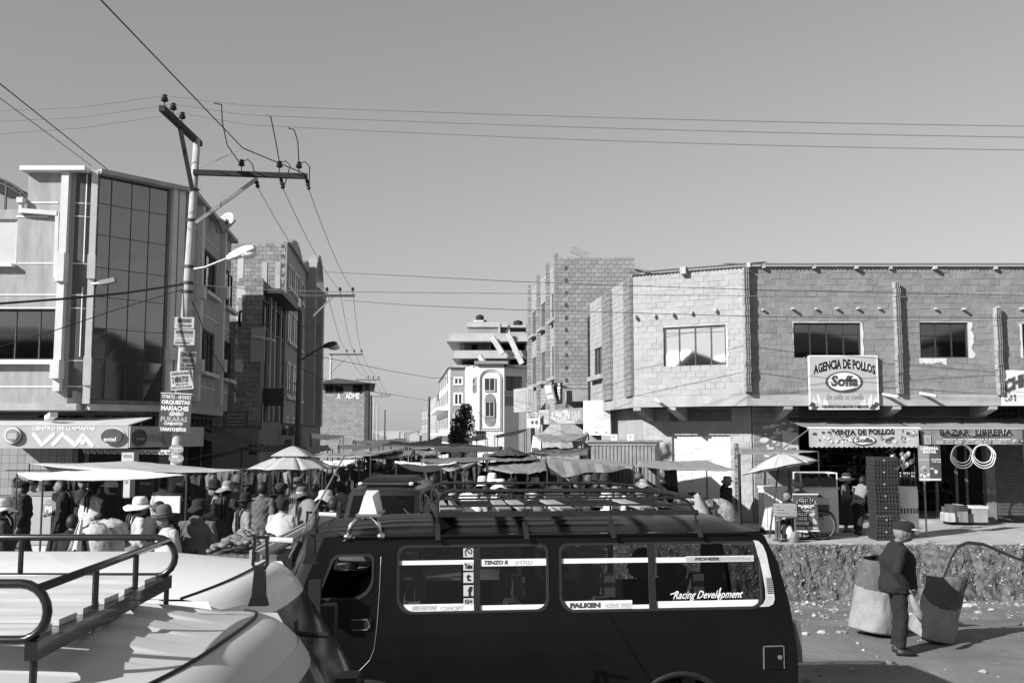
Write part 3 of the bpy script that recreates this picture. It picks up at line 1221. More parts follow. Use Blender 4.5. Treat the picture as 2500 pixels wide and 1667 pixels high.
# arched roof trusses behind the low parapet
mb = MB()
base = LF.pt(*LF.px(52, 505), -.6)
for k in (0, .12):
 pts = [base + V(-.02 - 3.6 * math.sin(t) * 1.0, -.0, (2.1) * math.sin(t * 1.0) ** .9 - k * 1.1) if False else base + V(-2.2 * (1 - math.cos(t)), 0, 1.15 * math.sin(t) - k) for t in [math.pi / 2 * i / 10 for i in range(11)]]
 mb.tube(pts, .03, 6)
for i in range(9):
 t0, t1 = math.pi / 2 * (i + .2) / 10, math.pi / 2 * (i + .8) / 10
 mb.bar(base + V(-2.2 * (1 - math.cos(t0)), 0, 1.15 * math.sin(t0)), base + V(-2.2 * (1 - math.cos(t1)), 0, 1.15 * math.sin(t1) - .12), .03)
mb.bar(base + V(-.75, 0, -.1), base + V(-.75, 0, .75), .05)
mb.build('roof_truss', M['steel'], LB)
mb = MB()
mb.sheet(lambda u, v: tuple(base + V(-2.2 * (1 - math.cos(math.pi / 2 * u)), .1 + 3 * v, 1.12 * math.sin(math.pi / 2 * u))), 12, 1, .01)
mb.build('arched_roof', mat('translucent_sheet', .45, .6, .1, 3, trans=.5), LB)
# rounded corner between front and glass
mb = MB()
cr = []
for i in range(9):
 t = i / 8
 x = -12.05 + (-11.5 + 12.05) * t
 y = 27.0 + (27.25 - 27.0) * t ** 2.2
 cr.append((x, y))
mb.rings([[V(x, y, LZB) for x, y in cr], [V(x, y, LZT - .12) for x, y in cr]], closed=False, cap=False)
mb.build('corner_wall', mat('render_dark', .1, .9, .12, 1.5), LB, smooth=True)
mb = MB()
for y in (496, 528, 643, 650 + 70, 752, 880, 943):
 z = LF.px(180, y)[1]
 mb.rings([[V(x, y2 - .012, z - .012) for x, y2 in cr], [V(x, y2 - .012, z + .012) for x, y2 in cr]], closed=False, cap=False)
xx = cr[4]
mb.bar((xx[0], xx[1] - .012, LF.px(180, 640)[1]), (xx[0], xx[1] - .012, LF.px(180, 425)[1]), .025)
mb.bar((xx[0], xx[1] - .012, LF.px(180, 870)[1]), (xx[0], xx[1] - .012, LF.px(180, 700)[1]), .025)
mb.build('score_line', M['white'], LB)


def pilaster(P, a, w, steps, n_in=-.05, name='pilaster', m=None):
 """stepped pilaster: steps (z_top, z_bottom, projection, half width)"""
 mb = MB()
 for zt, zb_, pr, hw in steps:
  mb.pbox(P, a - hw, a + hw, zb_, zt, n_in, pr)
 return mb.build(name, m or trim_m, LB)


def zrow(P, x, rows):
 return [P.px(x, r)[1] for r in rows]


z = zrow(LF, 150, (410, 620, 690, 880, 925, 955, 975))
a = LF.px(155, 700)[0]
pilaster(LF, a, .2, [(z[0], z[1], .18, .1), (z[1], z[2], .3, .12), (z[2], z[3], .2, .1), (z[3], z[4], .34, .12), (z[4], z[5], .2, .09)])
P2 = Plane(-11.62, 27.15, -11.3, 27.25)
z = zrow(LF, 215, (416, 622, 680, 870, 940, 985))
pilaster(P2, .03, .2, [(z[0], z[1], .14, .08), (z[1], z[2], .2, .1), (z[2], z[3], .14, .08), (z[3], z[4], .2, .1), (z[4], z[5], .15, .09)])
# glass curtain wall: 7 x 4 mirror panes on the chamfer
cz = zrow(CH, 222, (420, 492, 570, 650, 722, 799, 877, 974))
ca = [CH.px(x, 600)[0] for x in (218, 268, 318, 362, 406)]
curt = MB()
for i in range(5):
 curt.pbox(CH, ca[i] - .009, ca[i] + .009, cz[-1], cz[0], -.03, .004)
for z_ in cz:
 curt.pbox(CH, ca[0], ca[-1], z_ - .008, z_ + .008, -.03, .003)
curtain = curt.build('curtain_wall', mat('mullion_dark', .06, .5, .2, 3), LB)
tint3 = mat('bronze_mirror_glass', .24, .05, .05, .7, metal=1.0)
for i in range(4):
 for j in range(7):
  mb = MB()
  t = R.uniform(-.004, .004)
  q = [CH.pt(ca[i] + .01, cz[j + 1] + .009, -.012 + t), CH.pt(ca[i + 1] - .01, cz[j + 1] + .009, -.012 - t), CH.pt(ca[i + 1] - .01, cz[j] - .009, -.012 - R.uniform(-.004, .004)), CH.pt(ca[i] + .01, cz[j] - .009, -.012)]
  mb.poly(q, .006, CH.n)
  mb.build('pane', tint3, curtain)
mb = MB()
mb.pbox(CH, -.15, CH.L, LZB, LZT - .13, -.3, -.06)
mb.pbox(CH, ca[-1] + .02, CH.L + .05, LZB, LZT - .13, -.06, 0)
mb.pbox(CH, -.1, ca[-1] + .02, LZB, cz[-1] - .02, -.06, 0)
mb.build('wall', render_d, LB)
z = zrow(CH, 415, (455, 850, 880, 990))
pilaster(CH, CH.px(416, 700)[0], .1, [(z[0], z[1], .16, .075), (z[1], z[2], .28, .1), (z[2], z[3], .16, .075)])
pilaster(CH, CH.L - .02, .1, [(LZT - .13, z[1], .14, .1), (z[1], z[2], .28, .12), (z[2], z[3], .16, .1)])
mb = MB()
mb.pbox(CH, -.1, CH.L + .2, LZT - .118, LZT + .002, -.3, .28)
mb.pbox(LS, -.05, LS.L, LZT - .12, LZT - .001, -.3, .25)
mb.build('coping', M['concrete'], LB)
# street side
wz = [zrow(LS, 520, (625, 725)), zrow(LS, 520, (815, 915))]
sw = []
for (l, r) in ((497, 528), (548, 572)):
 for zz in wz:
  sw.append([LS.px(l, 700)[0], LS.px(r, 700)[0], zz[1], zz[0]])
mb = MB()
wall_holes(mb, LS, 0, LS.L, LZB, LZT - .13, sw, -.25, 0)
mb.build('wall', render_m, LB)
for h_ in sw:
 window_unit(LS, *h_, LB, cols=3, n=-.1, pane=tint2, sill=(.1, .12, .18, trim_m))
for px in (480, 537, 583):
 a = LS.px(px, 700)[0]
 zz = zrow(LS, px, (700, 730, 880, 910))
 pilaster(LS, a, .2, [(LZT - .13, zz[0], .18, .14), (zz[0], zz[1], .28, .17), (zz[1], zz[2], .18, .14), (zz[2], zz[3], .28, .17), (zz[3], LZB + .2, .18, .14)])
mb = MB()
for zz in (wz[0][0] + .35, wz[0][1] - .8, wz[1][1] - .5):
 mb.pbox(LS, 0, LS.L, zz - .02, zz + .02, .002, .02)
mb.build('score_line', trim_m, LB)
# core, overhang soffit and ground floor
mb = MB()
mb.poly([V(-13.1, 27.26, LZT - .15), V(-12.1, 27.26, LZT - .15), V(-11.6, 27.6, LZT - .15), V(-10.2, 29.3, LZT - .15), V(-10.1, 29.5, LZT - .15), V(-10.9, 37.1, LZT - .15), V(-13.1, 37.1, LZT - .15)][::1], LZT - LZB - .2, Z)
mb.box(-19, -13.11, 27.26, 37.1, LZB + .05, zlow - .05)
mb.build('upper_storey_core', M['dark'], LB)
mb = MB()
mb.pbox(LF, 0, LF.L + .3, LZB - .18, LZB, -1.2, .12)
mb.pbox(CH, -.1, CH.L + .1, LZB - .18, LZB - .004, -1.2, .12)
mb.pbox(LS, 0, LS.L, LZB - .18, LZB - .006, -1.2, .12)
mb.build('floor_slab', M['concrete'], LB)
GLF = Plane(-19, 28.0, -11.9, 28.0)
GLC = Plane(-11.9, 28.0, -10.3, 30.0)
GLS = Plane(-10.3, 30.0, -11.1, 37.2)
tile_m = mat('wall_tile', .3, .5, .06, 2, isl=.08)
mb = MB()
t0, t1 = GLF.px(0, 1150)[0] - 2.5, GLF.px(176, 1150)[0]
mb.pbox(GLF, 0, GLF.L, 0, LZB - .19, -.3, -.012)
mb.pbox(GLC, 0, GLC.L, 0, LZB - .19, -.3, -.012)
mb.pbox(GLS, 0, GLS.L, 0, LZB - .19, -.3, -.012)
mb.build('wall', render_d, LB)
for i in range(int((t1 - GLF.px(-5, 1150)[0]) / .22) + 1):
 for j in range(9):
  mb = MB()
  a = t1 - .22 * (i + 1)
  mb.pbox(GLF, a + .004, a + .216, 1.0 + j * .22, 1.0 + j * .22 + .214, -.012, .004 + R.uniform(-.002, .002))
  mb.build('tile', tile_m, LB)
mb = MB()      # openings of the shop
mb.pbox(GLF, t1 + .15, GLF.L - .05, 0, 2.5, -.011, .012)
mb.pbox(GLC, .1, GLC.L - .3, 0, 2.5, -.011, .012)
mb.pbox(GLS, .4, 2.3, 0, 2.6, -.011, .012)
mb.pbox(GLS, 2.9, 4.8, 0, 2.6, -.011, .012)
mb.pbox(GLS, 5.3, 7.0, 0, 2.6, -.011, .012)
mb.build('shop_opening', M['shop'], LB)
mb = MB()      # clerestory panes under the slab
for i in range(11):
 a = GLF.px(0, 1010)[0] - 1 + i * .42
 if a < GLF.L - .4:
  mb.pbox(GLF, a, a + .38, 2.72, 3.2, -.011, .01, 0 if i < 5 else 1)
for i in range(4):
 mb.pbox(GLC, .2 + i * .5, .6 + i * .5, 2.72, 3.2, -.011, .01, 1)
for i in range(9):
 mb.pbox(GLS, .3 + i * .75, .8 + i * .75, 2.72, 3.2, -.011, .01, 1)
mb.build('clerestory', [M['sign_grey'], M['dark']], LB)
# floodlights
for px, py, P in ((236, 692, CH), (137, 1018, LF)):
 a, z = P.px(px, py)
 fl = thing('floodlight', 'small floodlight on the pilaster beside the glass wall' if px == 236 else 'small spotlight hanging over the call centre sign', 'light', P.pt(a, z, .4))
 mb = MB()
 mb.bar(P.pt(a - .2, z - .05, .1), P.pt(a, z, .4), .05)
 mb.build('bracket', M['offwhite'], fl)
 mb = MB()
 mb.bar(P.pt(a - .06, z - .03, .32), P.pt(a + .22, z + .06, .62), .2, .12)
 mb.build('lamp_head', M['sign_mid'] if px == 236 else M['white'], fl)

# ---- call centre sign
LV = Plane(-18.5, 26.3, at(313, 1060, 26.3).x, 26.3)
cs = thing('shop_sign', 'long light box sign of the call centre under the overhang', 'sign', LV.pt(LV.L - 2, LV.px(100, 1095)[1], 0))
mb = MB()
sb = hole(LV, -120, 1038, 312, 1094)
mb.pbox(LV, sb[0], sb[1], sb[2], sb[3], -.25, 0)
mb.build('panel', M['sign_grey'], cs)
mb = MB()
mb.sheet(lambda u, v: (LV.o.x + sb[0] + (sb[1] - sb[0]) * u, 26.3 + 1.7 * v, sb[3] + .02 + .22 * v), 8, 1, .03)
mb.build('canopy_top', M['offwhite'], cs)
ptext(LV, 'CENTRO DE LLAMADAS', (79, 1040, 232, 1050), M['white'], cs, n=.004, bold=.05)
mb = MB()
def stroke(P, pts, wd, n):
 q = [P.pt(*P.px(x, y), n) for x, y in pts]
 for a_, b_ in zip(q, q[1:]):
  mb.bar(a_, b_, .006, wd, up=None)
  # caps
 for p_ in q:
  mb.lathe([(0.001, -.0045), (wd / 2, -.0045), (wd / 2, .0045), (.001, .0045)], p_, 16, axis=P.n)
for pts in ([(83, 1060), (103, 1085), (131, 1060)], [(131, 1084), (153, 1060)], [(160, 1066), (184, 1086), (203, 1062), (225, 1087)]):
 stroke(LV, pts, .105, .006)
pc = LV.pt(*LV.px(203, 1079), .006)
mb.lathe([(0.001, -.006), (.07, -.006), (.07, .006), (.001, .006)], pc, 12, axis=LV.n)
mb.build('lettering', M['white'], cs)


def disc(P, px, py, rpx, rpy, n0, n1, m, parent, name='emblem', k=28):
 a, z = P.px(px, py)
 ra = P.px(px + rpx, py)[0] - a
 rz = z - P.px(px, py + rpy)[1]
 mb = MB()
 mb.poly([P.pt(a + ra * math.cos(2 * math.pi * i / k), z + rz * math.sin(2 * math.pi * i / k), n1) for i in range(k)], n1 - n0, P.n)
 return mb.build(name, m, parent)


disc(LV, 33, 1063, 23, 23, .0, .02, M['sign_mid'], cs)
disc(LV, 34, 1062, 20, 20, .02, .1, M['offwhite'], cs)
disc(LV, 35, 1062, 15, 15, .1, .14, M['sign_mid'], cs)
mb = MB()
mb.pbox(LV, *hole(LV, 25, 1057, 46, 1071), .14, .146)
mb.build('print', M['sign_grey'], cs)
disc(LV, 278, 1066, 29, 22, .0, .03, M['offwhite'], cs)
disc(LV, 276, 1065, 26, 19, .03, .1, M['sign_dark'], cs)
ptext(LV, 'entel', (257, 1066, 287, 1077), M['white'], cs, n=.105, bold=.03)
LV2 = Plane(*LV.pt(LV.L + .05, 0).xy, -9.0, 29.2)
cs2 = thing('shop_sign', 'second shaded light box sign round the corner behind the pole', 'sign', LV2.pt(1.2, 2.3, 0))
mb = MB()
mb.pbox(LV2, 0, LV2.L, sb[2] + .02, sb[3] - .02, -.2, 0)
mb.build('panel', M['sign_grey'], cs2)
disc(LV2, 339, 1068, 17, 20, 0, .05, M['sign_dark'], cs2)
ptext(LV2, 'entel', (329, 1066, 348, 1074), M['sign_grey'], cs2, n=.055)
ptext(LV2, 'VIVA', (360, 1059, 393, 1078), M['sign_mid'], cs2, n=.006)
disc(LV2, 407, 1065, 12, 20, 0, .05, M['sign_mid'], cs2)
# round paper lantern-like tigo bubble and scalloped banner below the sign
bn = thing('pennant_banner', 'scalloped white pennant strip under the call centre sign', 'banner', LV.pt(LV.L - 2, 2.1, -.4))
mb = MB()
for i in range(13):
 x0 = 200 + i * 16.5
 y0 = 1095 + i * .25
 q = [at(x0, y0, 26.8), at(x0 + 16, y0, 26.8), at(x0 + 18, y0 + 13 - i * .1, 26.75), at(x0 + 5, y0 + 11, 26.75)]
 mb.add(q + [p_ + V(0, .01, 0) for p_ in q], [(0, 3, 2, 1), (4, 5, 6, 7), (0, 1, 5, 4), (1, 2, 6, 5), (2, 3, 7, 6), (3, 0, 4, 7)], 0)
 c_ = at(x0 + 10, y0 + 6, 26.74)
 mb.add([c_ + V(-.04, 0, 0), c_ + V(0, 0, -.05), c_ + V(.05, 0, 0), c_ + V(0, 0, .05)], [(0, 1, 2, 3)], 1)
mb.build('strip', [M['offwhite'], M['sign_mid']], bn)
for (l, t_, r, b, lab) in ((297, 1104, 338, 1132, 'upper cube lamp'), (301, 1167, 328, 1215, 'lower panel')):
 Pq = Plane(-15, 26.0, -5, 26.0)
 h_ = hole(Pq, l, t_, r - 12, b)
 q = thing('box_sign', f'white cube sign of the phone shop, {lab} beside the shop door', 'sign', Pq.pt(h_[0], h_[2], 0))
 mb = MB()
 mb.pbox(Pq, *h_, -.35, 0)
 mb.build('case', M['sign_grey'], q)
 mb = MB()
 mb.pbox(Pq, h_[0] + .27 - .25, h_[1], h_[2] + .02, h_[3] - .02, 0, .004)
 mb.build('face', M['offwhite'], q)
 ptext(Pq, 'VIVA', (l + 3, t_ + 5, r - 15, t_ + 14), M['sign_mid'], q, n=.006)
vt = thing('vertical_sign', 'dark vertical board with stacked letters on the street side', 'sign', GLS.pt(2.6, .8, 0))
mb = MB()
h_ = hole(GLS, 545, 1066, 565, 1145)
mb.pbox(GLS, *h_, .0, .05)
mb.build('board', M['sign_dark'], vt)
for i, ch in enumerate('ACCES 2'):
 if ch != ' ':
  ptext(GLS, ch, (550, 1072 + i * 11.5, 559, 1080 + i * 11.5), M['sign_mid'], vt, n=.055)
# satellite dish on the roof
sd = thing('satellite_dish', 'satellite dish on the roof edge of the rendered building', 'antenna', LS.pt(3.6, LZT, -.4))
c_ = at(553, 548, 33)
mb = MB()
ax = V(-.5, -.75, .35).normalized()
mb.lathe([(.001, 0), (.2, .03), (.36, .1), (.42, .15), (.41, .155), (.35, .115), (.19, .05), (.001, .02)], c_ - ax * .05, 20, axis=ax, cap=False)
mb.build('dish', M['sign_grey'], sd, smooth=True)
mb = MB()
mb.bar((c_.x, c_.y, LZT - .1), c_, .05)
mb.bar(c_ + V(-.1, -.1, -.35), c_ + ax * .5, .025)
mb.bar(c_ + V(.1, 0, -.1), V(c_.x + .25, c_.y + .2, LZT - .1), .03)
mb.build('mount', M['steel'], sd)

# ---------------------------------------------------------------- further buildings on the left
def prism(name, m, parent, pts, z0, z1):
 mb = MB()
 n = len(pts)
 mb.add([V(x, y, z1) for x, y in pts] + [V(x, y, z0) for x, y in pts], [tuple(range(n)), tuple(range(2 * n - 1, n - 1, -1))] + [(i, n + i, (i + 1) % n + n, (i + 1) % n) for i in range(n)])
 return mb.build(name, m, parent)


SB = thing('small_brick_building', 'narrow dark-fronted building squeezed between the rendered and the tall brick ones', 'building', (-11.5, 42, 0))
SBa = Plane(-13.2, 39, -9.83, 39)
SBf = Plane(-9.83, 39, -10.37, 44.9)
szt = SBa.px(637, 678)[1]
prism('body', render_d, SB, [(-13.2, 39.07), (-9.9, 39.07), (-10.4, 44.9), (-13.2, 44.9)], 0, szt - .02)
brick_wall(SBa, 0, SBa.L, 3, szt, .34, .19, [], SB, M['brick_far'], single=0)
mb = MB()
mb.pbox(SBf, .1, SBf.L, SBf.px(640, 712)[1], SBf.px(640, 700)[1], -.1, .7)
mb.build('eave', M['steel'], SB)
zt_, zb_ = SBf.px(645, 735)[1], SBf.px(645, 805)[1]
for l, r in ((640, 651), (656, 662), (667, 677), (680, 687)):
 window_unit(SBf, SBf.px(l, 800)[0], SBf.px(r, 800)[0], zb_, zt_, SB, cols=2, n=.06, pane=M['glass_dark'], frame=M['steel'])
mb = MB()
for l, r in ((652, 655), (663, 666), (678, 680)):
 mb.pbox(SBf, SBf.px(l, 800)[0], SBf.px(r, 800)[0], 3.2, zt_ + .3, 0, .14)
mb.build('pilaster', M['sign_mid'], SB)
TB = thing('tall_brick_building', 'four-storey brick building with ornate shaded front and scrolled gable', 'building', (-12, 55, 0))
TBa = Plane(-13.5, 45, -10.37, 45)
TBf = Plane(-10.37, 45, -12.6, 66)
tz = TBa.px(690, 592)[1]
prism('body', render_d, TB, [(-13.5, 45.07), (-10.45, 45.07), (-12.65, 66), (-20, 66), (-20, 45.5)], 0, tz - .05)
brick_wall(TBa, -2.5, TBa.L, 4, tz, .34, .19, [], TB, M['brick_far'], single=0)
mb = MB()
a_ = TBa.px(640, 700)[0]
for px in (645, 678):
 a_ = TBa.px(px, 700)[0]
 mb.pbox(TBa, a_ - .12, a_ + .12, 7.8, tz - .9, 0, .03)
mb.build('plaster_strip', M['concrete'], TB)
for k in range(9):
 mb = MB()
 zz = TBa.px(688, 596)[1] - .1 - k * .45
 mb.pbox(TBa, TBa.L - .2, TBa.L - .06, zz - .08, zz + .08, 0, .012)
 mb.build('vent_brick', M['sign_dark'], TB)
fl = mat('facade_grey', .3, .9, .15, 1.5)
mb = MB()
mb.pbox(TBf, 0, TBf.L, 3.2, tz, 0, .07)
mb.build('facade', fl, TB)
rows_ = [(642, 702), (757, 834), (886, 969)]
for t_, b_ in rows_:
 z1, z0 = TBf.px(700, t_)[1], TBf.px(700, b_)[1]
 for l, r in ((696, 707), (711, 722), (726, 734), (768, 773), (776, 783)):
  a0, a1 = TBf.px(l, 800)[0], TBf.px(r, 800)[0]
  window_unit(TBf, a0, a1, z0, z1, TB, cols=2, n=.12, frame=trim_m, pane=M['glass_dark'], fw=.12, sill=(.12, .12, .22, trim_m))
 mb = MB()
 for l, r in ((697, 706), (712, 721)):
  a0, a1 = TBf.px(l, 800)[0], TBf.px(r, 800)[0]
  for k in range(3):
   mb.pbox(TBf, a0 + .2, a1 - .2, z0 - 1.0 - k * .22, z0 - .9 - k * .22, .07, .1)
 mb.build('moulding', trim_m, TB)
mb = MB()          # bay with tall arch and scrolled gable
b0, b1 = TBf.px(742, 800)[0], TBf.px(764, 800)[0]
mb.pbox(TBf, b0, b0 + .5, 3.2, tz - .5, .07, .6)
mb.pbox(TBf, b1 - .5, b1, 3.2, tz - .5, .07, .6)
mid, rr = (b0 + b1) / 2, (b1 - b0) / 2
for k in (0, 1):
 r_o, r_i = rr - k * .9, rr - .4 - k * .9
 zc = tz - .5 if k == 0 else tz - 2.3
 for i in range(14):
  t0, t1 = math.pi * i / 14, math.pi * (i + 1) / 14
  mb.poly([TBf.pt(mid + r_i * math.cos(t0), zc + r_i * .75 * math.sin(t0), .6 - k * .2), TBf.pt(mid + r_o * math.cos(t0), zc + r_o * .75 * math.sin(t0), .6 - k * .2), TBf.pt(mid + r_o * math.cos(t1), zc + r_o * .75 * math.sin(t1), .6 - k * .2), TBf.pt(mid + r_i * math.cos(t1), zc + r_i * .75 * math.sin(t1), .6 - k * .2)], .5, TBf.n)
mb.build('arched_bay', fl, TB)
mb = MB()
mb.pbox(TBf, b0 + .9, b1 - .9, 4, tz - 2.2, .07, .2)
mb.build('bay_window', M['glass_dark'], TB)
mb = MB()          # scrolled parapet: stepped waves
for i in range(40):
 a_ = TBf.L * i / 40
 w_ = .55 * abs(math.sin(a_ * .55)) + .25
 if b0 - .3 < a_ < b1:
  w_ = 0.05
 mb.pbox(TBf, a_, a_ + TBf.L / 40, tz, tz - .2 + w_, -.1, .2)
mb.build('parapet', fl, TB)

# building with painted letters at the end of the left side
AB = thing('brick_hall', 'pale two-storey brick building with dark roof and worn painted letters at the street end', 'building', (-13, 79, 0))
ABf = Plane(at(780, 1000, 75).x, 75, at(903, 1000, 75).x, 75)
az = ABf.px(850, 937)[1]
prism('body', mat('brick_pale', .34, .9, .12, 3), AB, [(ABf.o.x, 75), (ABf.pt(ABf.L, 0).x, 75), (ABf.pt(ABf.L, 0).x - 2.3, 88), (ABf.o.x, 88)], 0, az)
mb = MB()
x0, x1 = ABf.o.x - .4, ABf.pt(ABf.L, 0).x + .5
mb.add([V(x0, 74.3, az), V(x1, 74.3, az), V(x1 - 2, 88, az), V(x0, 88, az), V((x0 + x1) / 2 - 1, 77, az + .55), V((x0 + x1) / 2 - 1, 86, az + .55)], [(0, 1, 4), (1, 2, 5, 4), (2, 3, 5), (3, 0, 4, 5), (3, 2, 1, 0)])
mb.build('roof', M['sign_dark'], AB)
for l, r in ((795, 815), (818, 838), (861, 885)):
 window_unit(ABf, *hole(ABf, l, 940, r, 959), AB, cols=2, n=.03, pane=M['dark'])
mb = MB()
mb.pbox(ABf, ABf.L - .35, ABf.L - .1, 2, az, .0, .1)
mb.build('pilaster', M['sign_dark'], AB)
brick_wall(ABf, 0.05, ABf.L - .4, 0, az - .1, .34, .19, [hole(ABf, l, 938, r, 961) for l, r in ((795, 815), (818, 838), (861, 885))], AB, mat('brick_pale_course', .3, .9, .12, 3, isl=.12), n=.03)
ptext(ABf, 'A', (823, 960, 832, 974), M['white'], AB, n=.05, bold=.06)
ptext(ABf, 'ADME', (843, 959, 878, 974), M['white'], AB, n=.05, bold=.06)

# ---------------------------------------------------------------- far end, right side of the market street
R2 = thing('brick_tower_block', 'tall unplastered block building with stepped piers behind the corner shop', 'building', (3.5, 50, 0))
R2a = Plane(2.13, 45, 5.6, 45)
R2s = Plane(.96, 55.7, 2.13, 45)
rz_ = R2a.px(1450, 628)[1]
prism('body', M['mortar'], R2, [(2.2, 45.08), (5.6, 45.08), (6.5, 56), (1.05, 55.7)], 0, rz_ - .05)
brick_wall(R2a, 0, R2a.L, 3.2, rz_, .30, .19, [], R2, mat('block_grey', .27, .92, .14, 3, isl=.16), single=300, key=lambda b: -b[2])
rws = [(742, 880), (955, 1100)]
r2h = []
zr = [(R2s.px(1345, 722)[1], R2s.px(1345, 788)[1]), (R2s.px(1345, 848)[1], R2s.px(1345, 925)[1])]
for l, r in ((1300, 1311), (1322, 1332), (1348, 1363)):
 for zt_, zb_ in zr:
  r2h.append([R2s.px(l, 800)[0], R2s.px(r, 800)[0], zb_, zt_])
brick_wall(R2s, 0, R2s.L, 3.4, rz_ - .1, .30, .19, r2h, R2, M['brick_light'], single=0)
for h_ in r2h:
 window_unit(R2s, *h_, R2, cols=3, n=-.02, pane=tint2, frame=M['galv'], sill=(.1, .15, .25, M['concrete']))
for px in (1296, 1318, 1341, 1366):
 a_ = R2s.px(px, 700)[0]
 mb = MB()
 for b in brick_list(max(0, min(a_ - .2, R2s.L - .42)), min(a_ + .2, R2s.L - .02), 3.4, rz_ + .2, .3, .19, []):
  mb.pbox(R2s, b[0], b[1], b[2], b[3], 0.01, .18 + R.uniform(-.01, .01))
 mb.build('pier', _MATS['block_grey'], R2)
for k in range(12):
 mb = MB()
 zz = rz_ - .5 - k * .57
 mb.pbox(R2a, .27, .4, zz - .09, zz + .09, 0, .012)
 mb.build('vent_brick', M['sign_dark'], R2)
mb = MB()
mb.bar(R2a.pt(.6, rz_ + .45, -.3), R2a.pt(1.5, rz_ + .06, -.3), .12, .3)
mb.bar(R2a.pt(R2a.L, rz_ - .55, .1), R2a.pt(R2a.L + 1.6, rz_ - .95, .1), .5, .1)
mb.build('roof_plank', M['wood'], R2)
mb = MB()
mb.poly([R2a.pt(R2a.L, rz_ - .7, .0), R2a.pt(R2a.L, rz_ - 2.5, 0), R2a.pt(R2a.L + 4.5, rz_ - 2.5, 0), R2a.pt(R2a.L + 4.5, rz_ - 1.3, 0), R2a.pt(R2a.L + 1.8, rz_ - 1.2, 0)], .2, R2a.n)
mb.build('side_wall', _MATS['block_grey'], R2)
# porch between the two brick buildings
mb = MB()
hq = hole(R2a, 1380, 957, 1437, 982)
mb.pbox(R2a, hq[0], hq[1], hq[2], hq[3], 0, 1.6)
mb.pbox(R2a, hq[0] - .5, hq[1] + .3, hq[3] + .12, hq[3] + .2, 1.3, 1.7)
mb.pbox(R2a, hq[0], hq[1], hq[2] - .7, hq[2] - .45, 0, 1.5)
mb.build('porch_slab', M['concrete'], R2)

# signs on that stretch
def board(name, label, P, box, m, parent=None, th=.06, n=0):
 h_ = hole(P, *box)
 t = thing(name, label, 'sign', P.pt((h_[0] + h_[1]) / 2, h_[2], n))
 mb = MB()
 mb.pbox(P, *h_, n - th, n)
 mb.build('panel', m, t)
 return t, h_


PA = Plane(at(1338, 1000, 42.5).x, 42.5, at(1424, 1000, 39.0).x, 39.0)
t, h_ = board('shop_sign', 'grey warehouse sign with leaning pale capitals above the market stalls', PA, (1341, 1000, 1423, 1034), M['sign_mid'])
ptext(PA, 'ALMACEN', (1344, 1003, 1391, 1024), M['offwhite'], t, n=.006, bold=.05, shear=.1)
ptext(PA, 'S&B', (1395, 1003, 1419, 1022), M['sign_grey'], t, n=.006, bold=.05)
ptext(PA, 'VENTAS POR MAYOR Y MENOR', (1353, 1024, 1411, 1028), M['white'], t, n=.006, bold=.03)
ptext(PA, 'PRECIOS ECONOMICOS', (1360, 1029.5, 1404, 1033), M['white'], t, n=.006, bold=.03)
t, h_ = board('shop_sign', 'pale panel with faded drawings left of the warehouse sign', PA, (1316, 1001, 1340, 1035), M['sign_grey'])
P_ = Plane(at(1286, 1000, 43.2).x, 43.2, at(1322, 1000, 42.8).x, 42.8)
t, h_ = board('shop_sign', 'white call centre sign with two printed faces', P_, (1286, 1008, 1318, 1044), M['offwhite'])
ptext(P_, 'CENTRO DE', (1289, 1009, 1316, 1014), M['black'], t, n=.005)
ptext(P_, 'LLAMADAS', (1288, 1015, 1316, 1020), M['black'], t, n=.005)
for cx in (1300, 1310):
 disc(P_, cx, 1031, 3.6, 5, 0, .006, M['sign_dark'], t, 'print')
P_ = Plane(at(1333, 960, 43.5).x, 43.5, at(1362, 960, 42.9).x, 42.9)
a0, z0 = P_.px(1340, 987)
t = thing('shop_sign', 'tilted striped sign hung askew beside the dark vertical video sign', 'sign', P_.pt(a0, z0, 0))
mb = MB()
q = [P_.pt(*P_.px(x, y), .1) for x, y in ((1331, 941), (1350, 935), (1362, 984), (1341, 987))]
mb.poly(q[::-1], .08, P_.n)
mb.build('panel', M['sign_mid'], t)
mb = MB()
for (xa, ya, xb, yb_) in ((1334, 943, 1349, 940), (1338, 966, 1353, 963)):
 q = [P_.pt(*P_.px(x, y), .11) for x, y in ((xa, ya), (xb, yb_), (xb + 3, yb_ + (17 if ya < 950 else 9)), (xa + 4, ya + (18 if ya < 950 else 9)))]
 mb.poly(q[::-1], .004, P_.n)
mb.build('print', M['offwhite'], t)
P_ = Plane(at(1360, 960, 43.2).x, 43.2, at(1372, 960, 43).x, 43)
t, h_ = board('vertical_sign', 'black vertical sign with white stacked letters on the block building', P_, (1352, 934, 1371, 986), M['black'])
for i, ch in enumerate('VIDEOS'):
 ptext(P_, ch, (1361.5, 935 + i * 8.4, 1368, 941.5 + i * 8.4), M['white'], t, n=.006, bold=.04)
P_ = Plane(at(1253, 960, 50).x, 50, at(1302, 960, 47.5).x, 47.5)
t, h_ = board('shop_sign', 'large pale sign with handwritten lines and a lettered strip at its right', P_, (1254, 950, 1300, 1004), M['sign_grey'])
for i in range(5):
 mb = MB()
 for k in range(9):
  a, z = P_.px(1259 + k * 2.8 + R.uniform(-.5, .5), 962 + i * 7 - k * .7)
  mb.pbox(P_, a, a + .05, z, z + .07, 0, .005)
 mb.build('print', M['sign_mid'], t)
mb = MB()
mb.pbox(P_, *hole(P_, 1284, 950, 1298, 1000), 0, .012)
mb.build('strip', M['sign_mid'], t)
for i, ch in enumerate('BRENTANON'):
 ptext(P_, ch, (1287, 951 + i * 5, 1291, 955 + i * 5), M['offwhite'], t, n=.016)
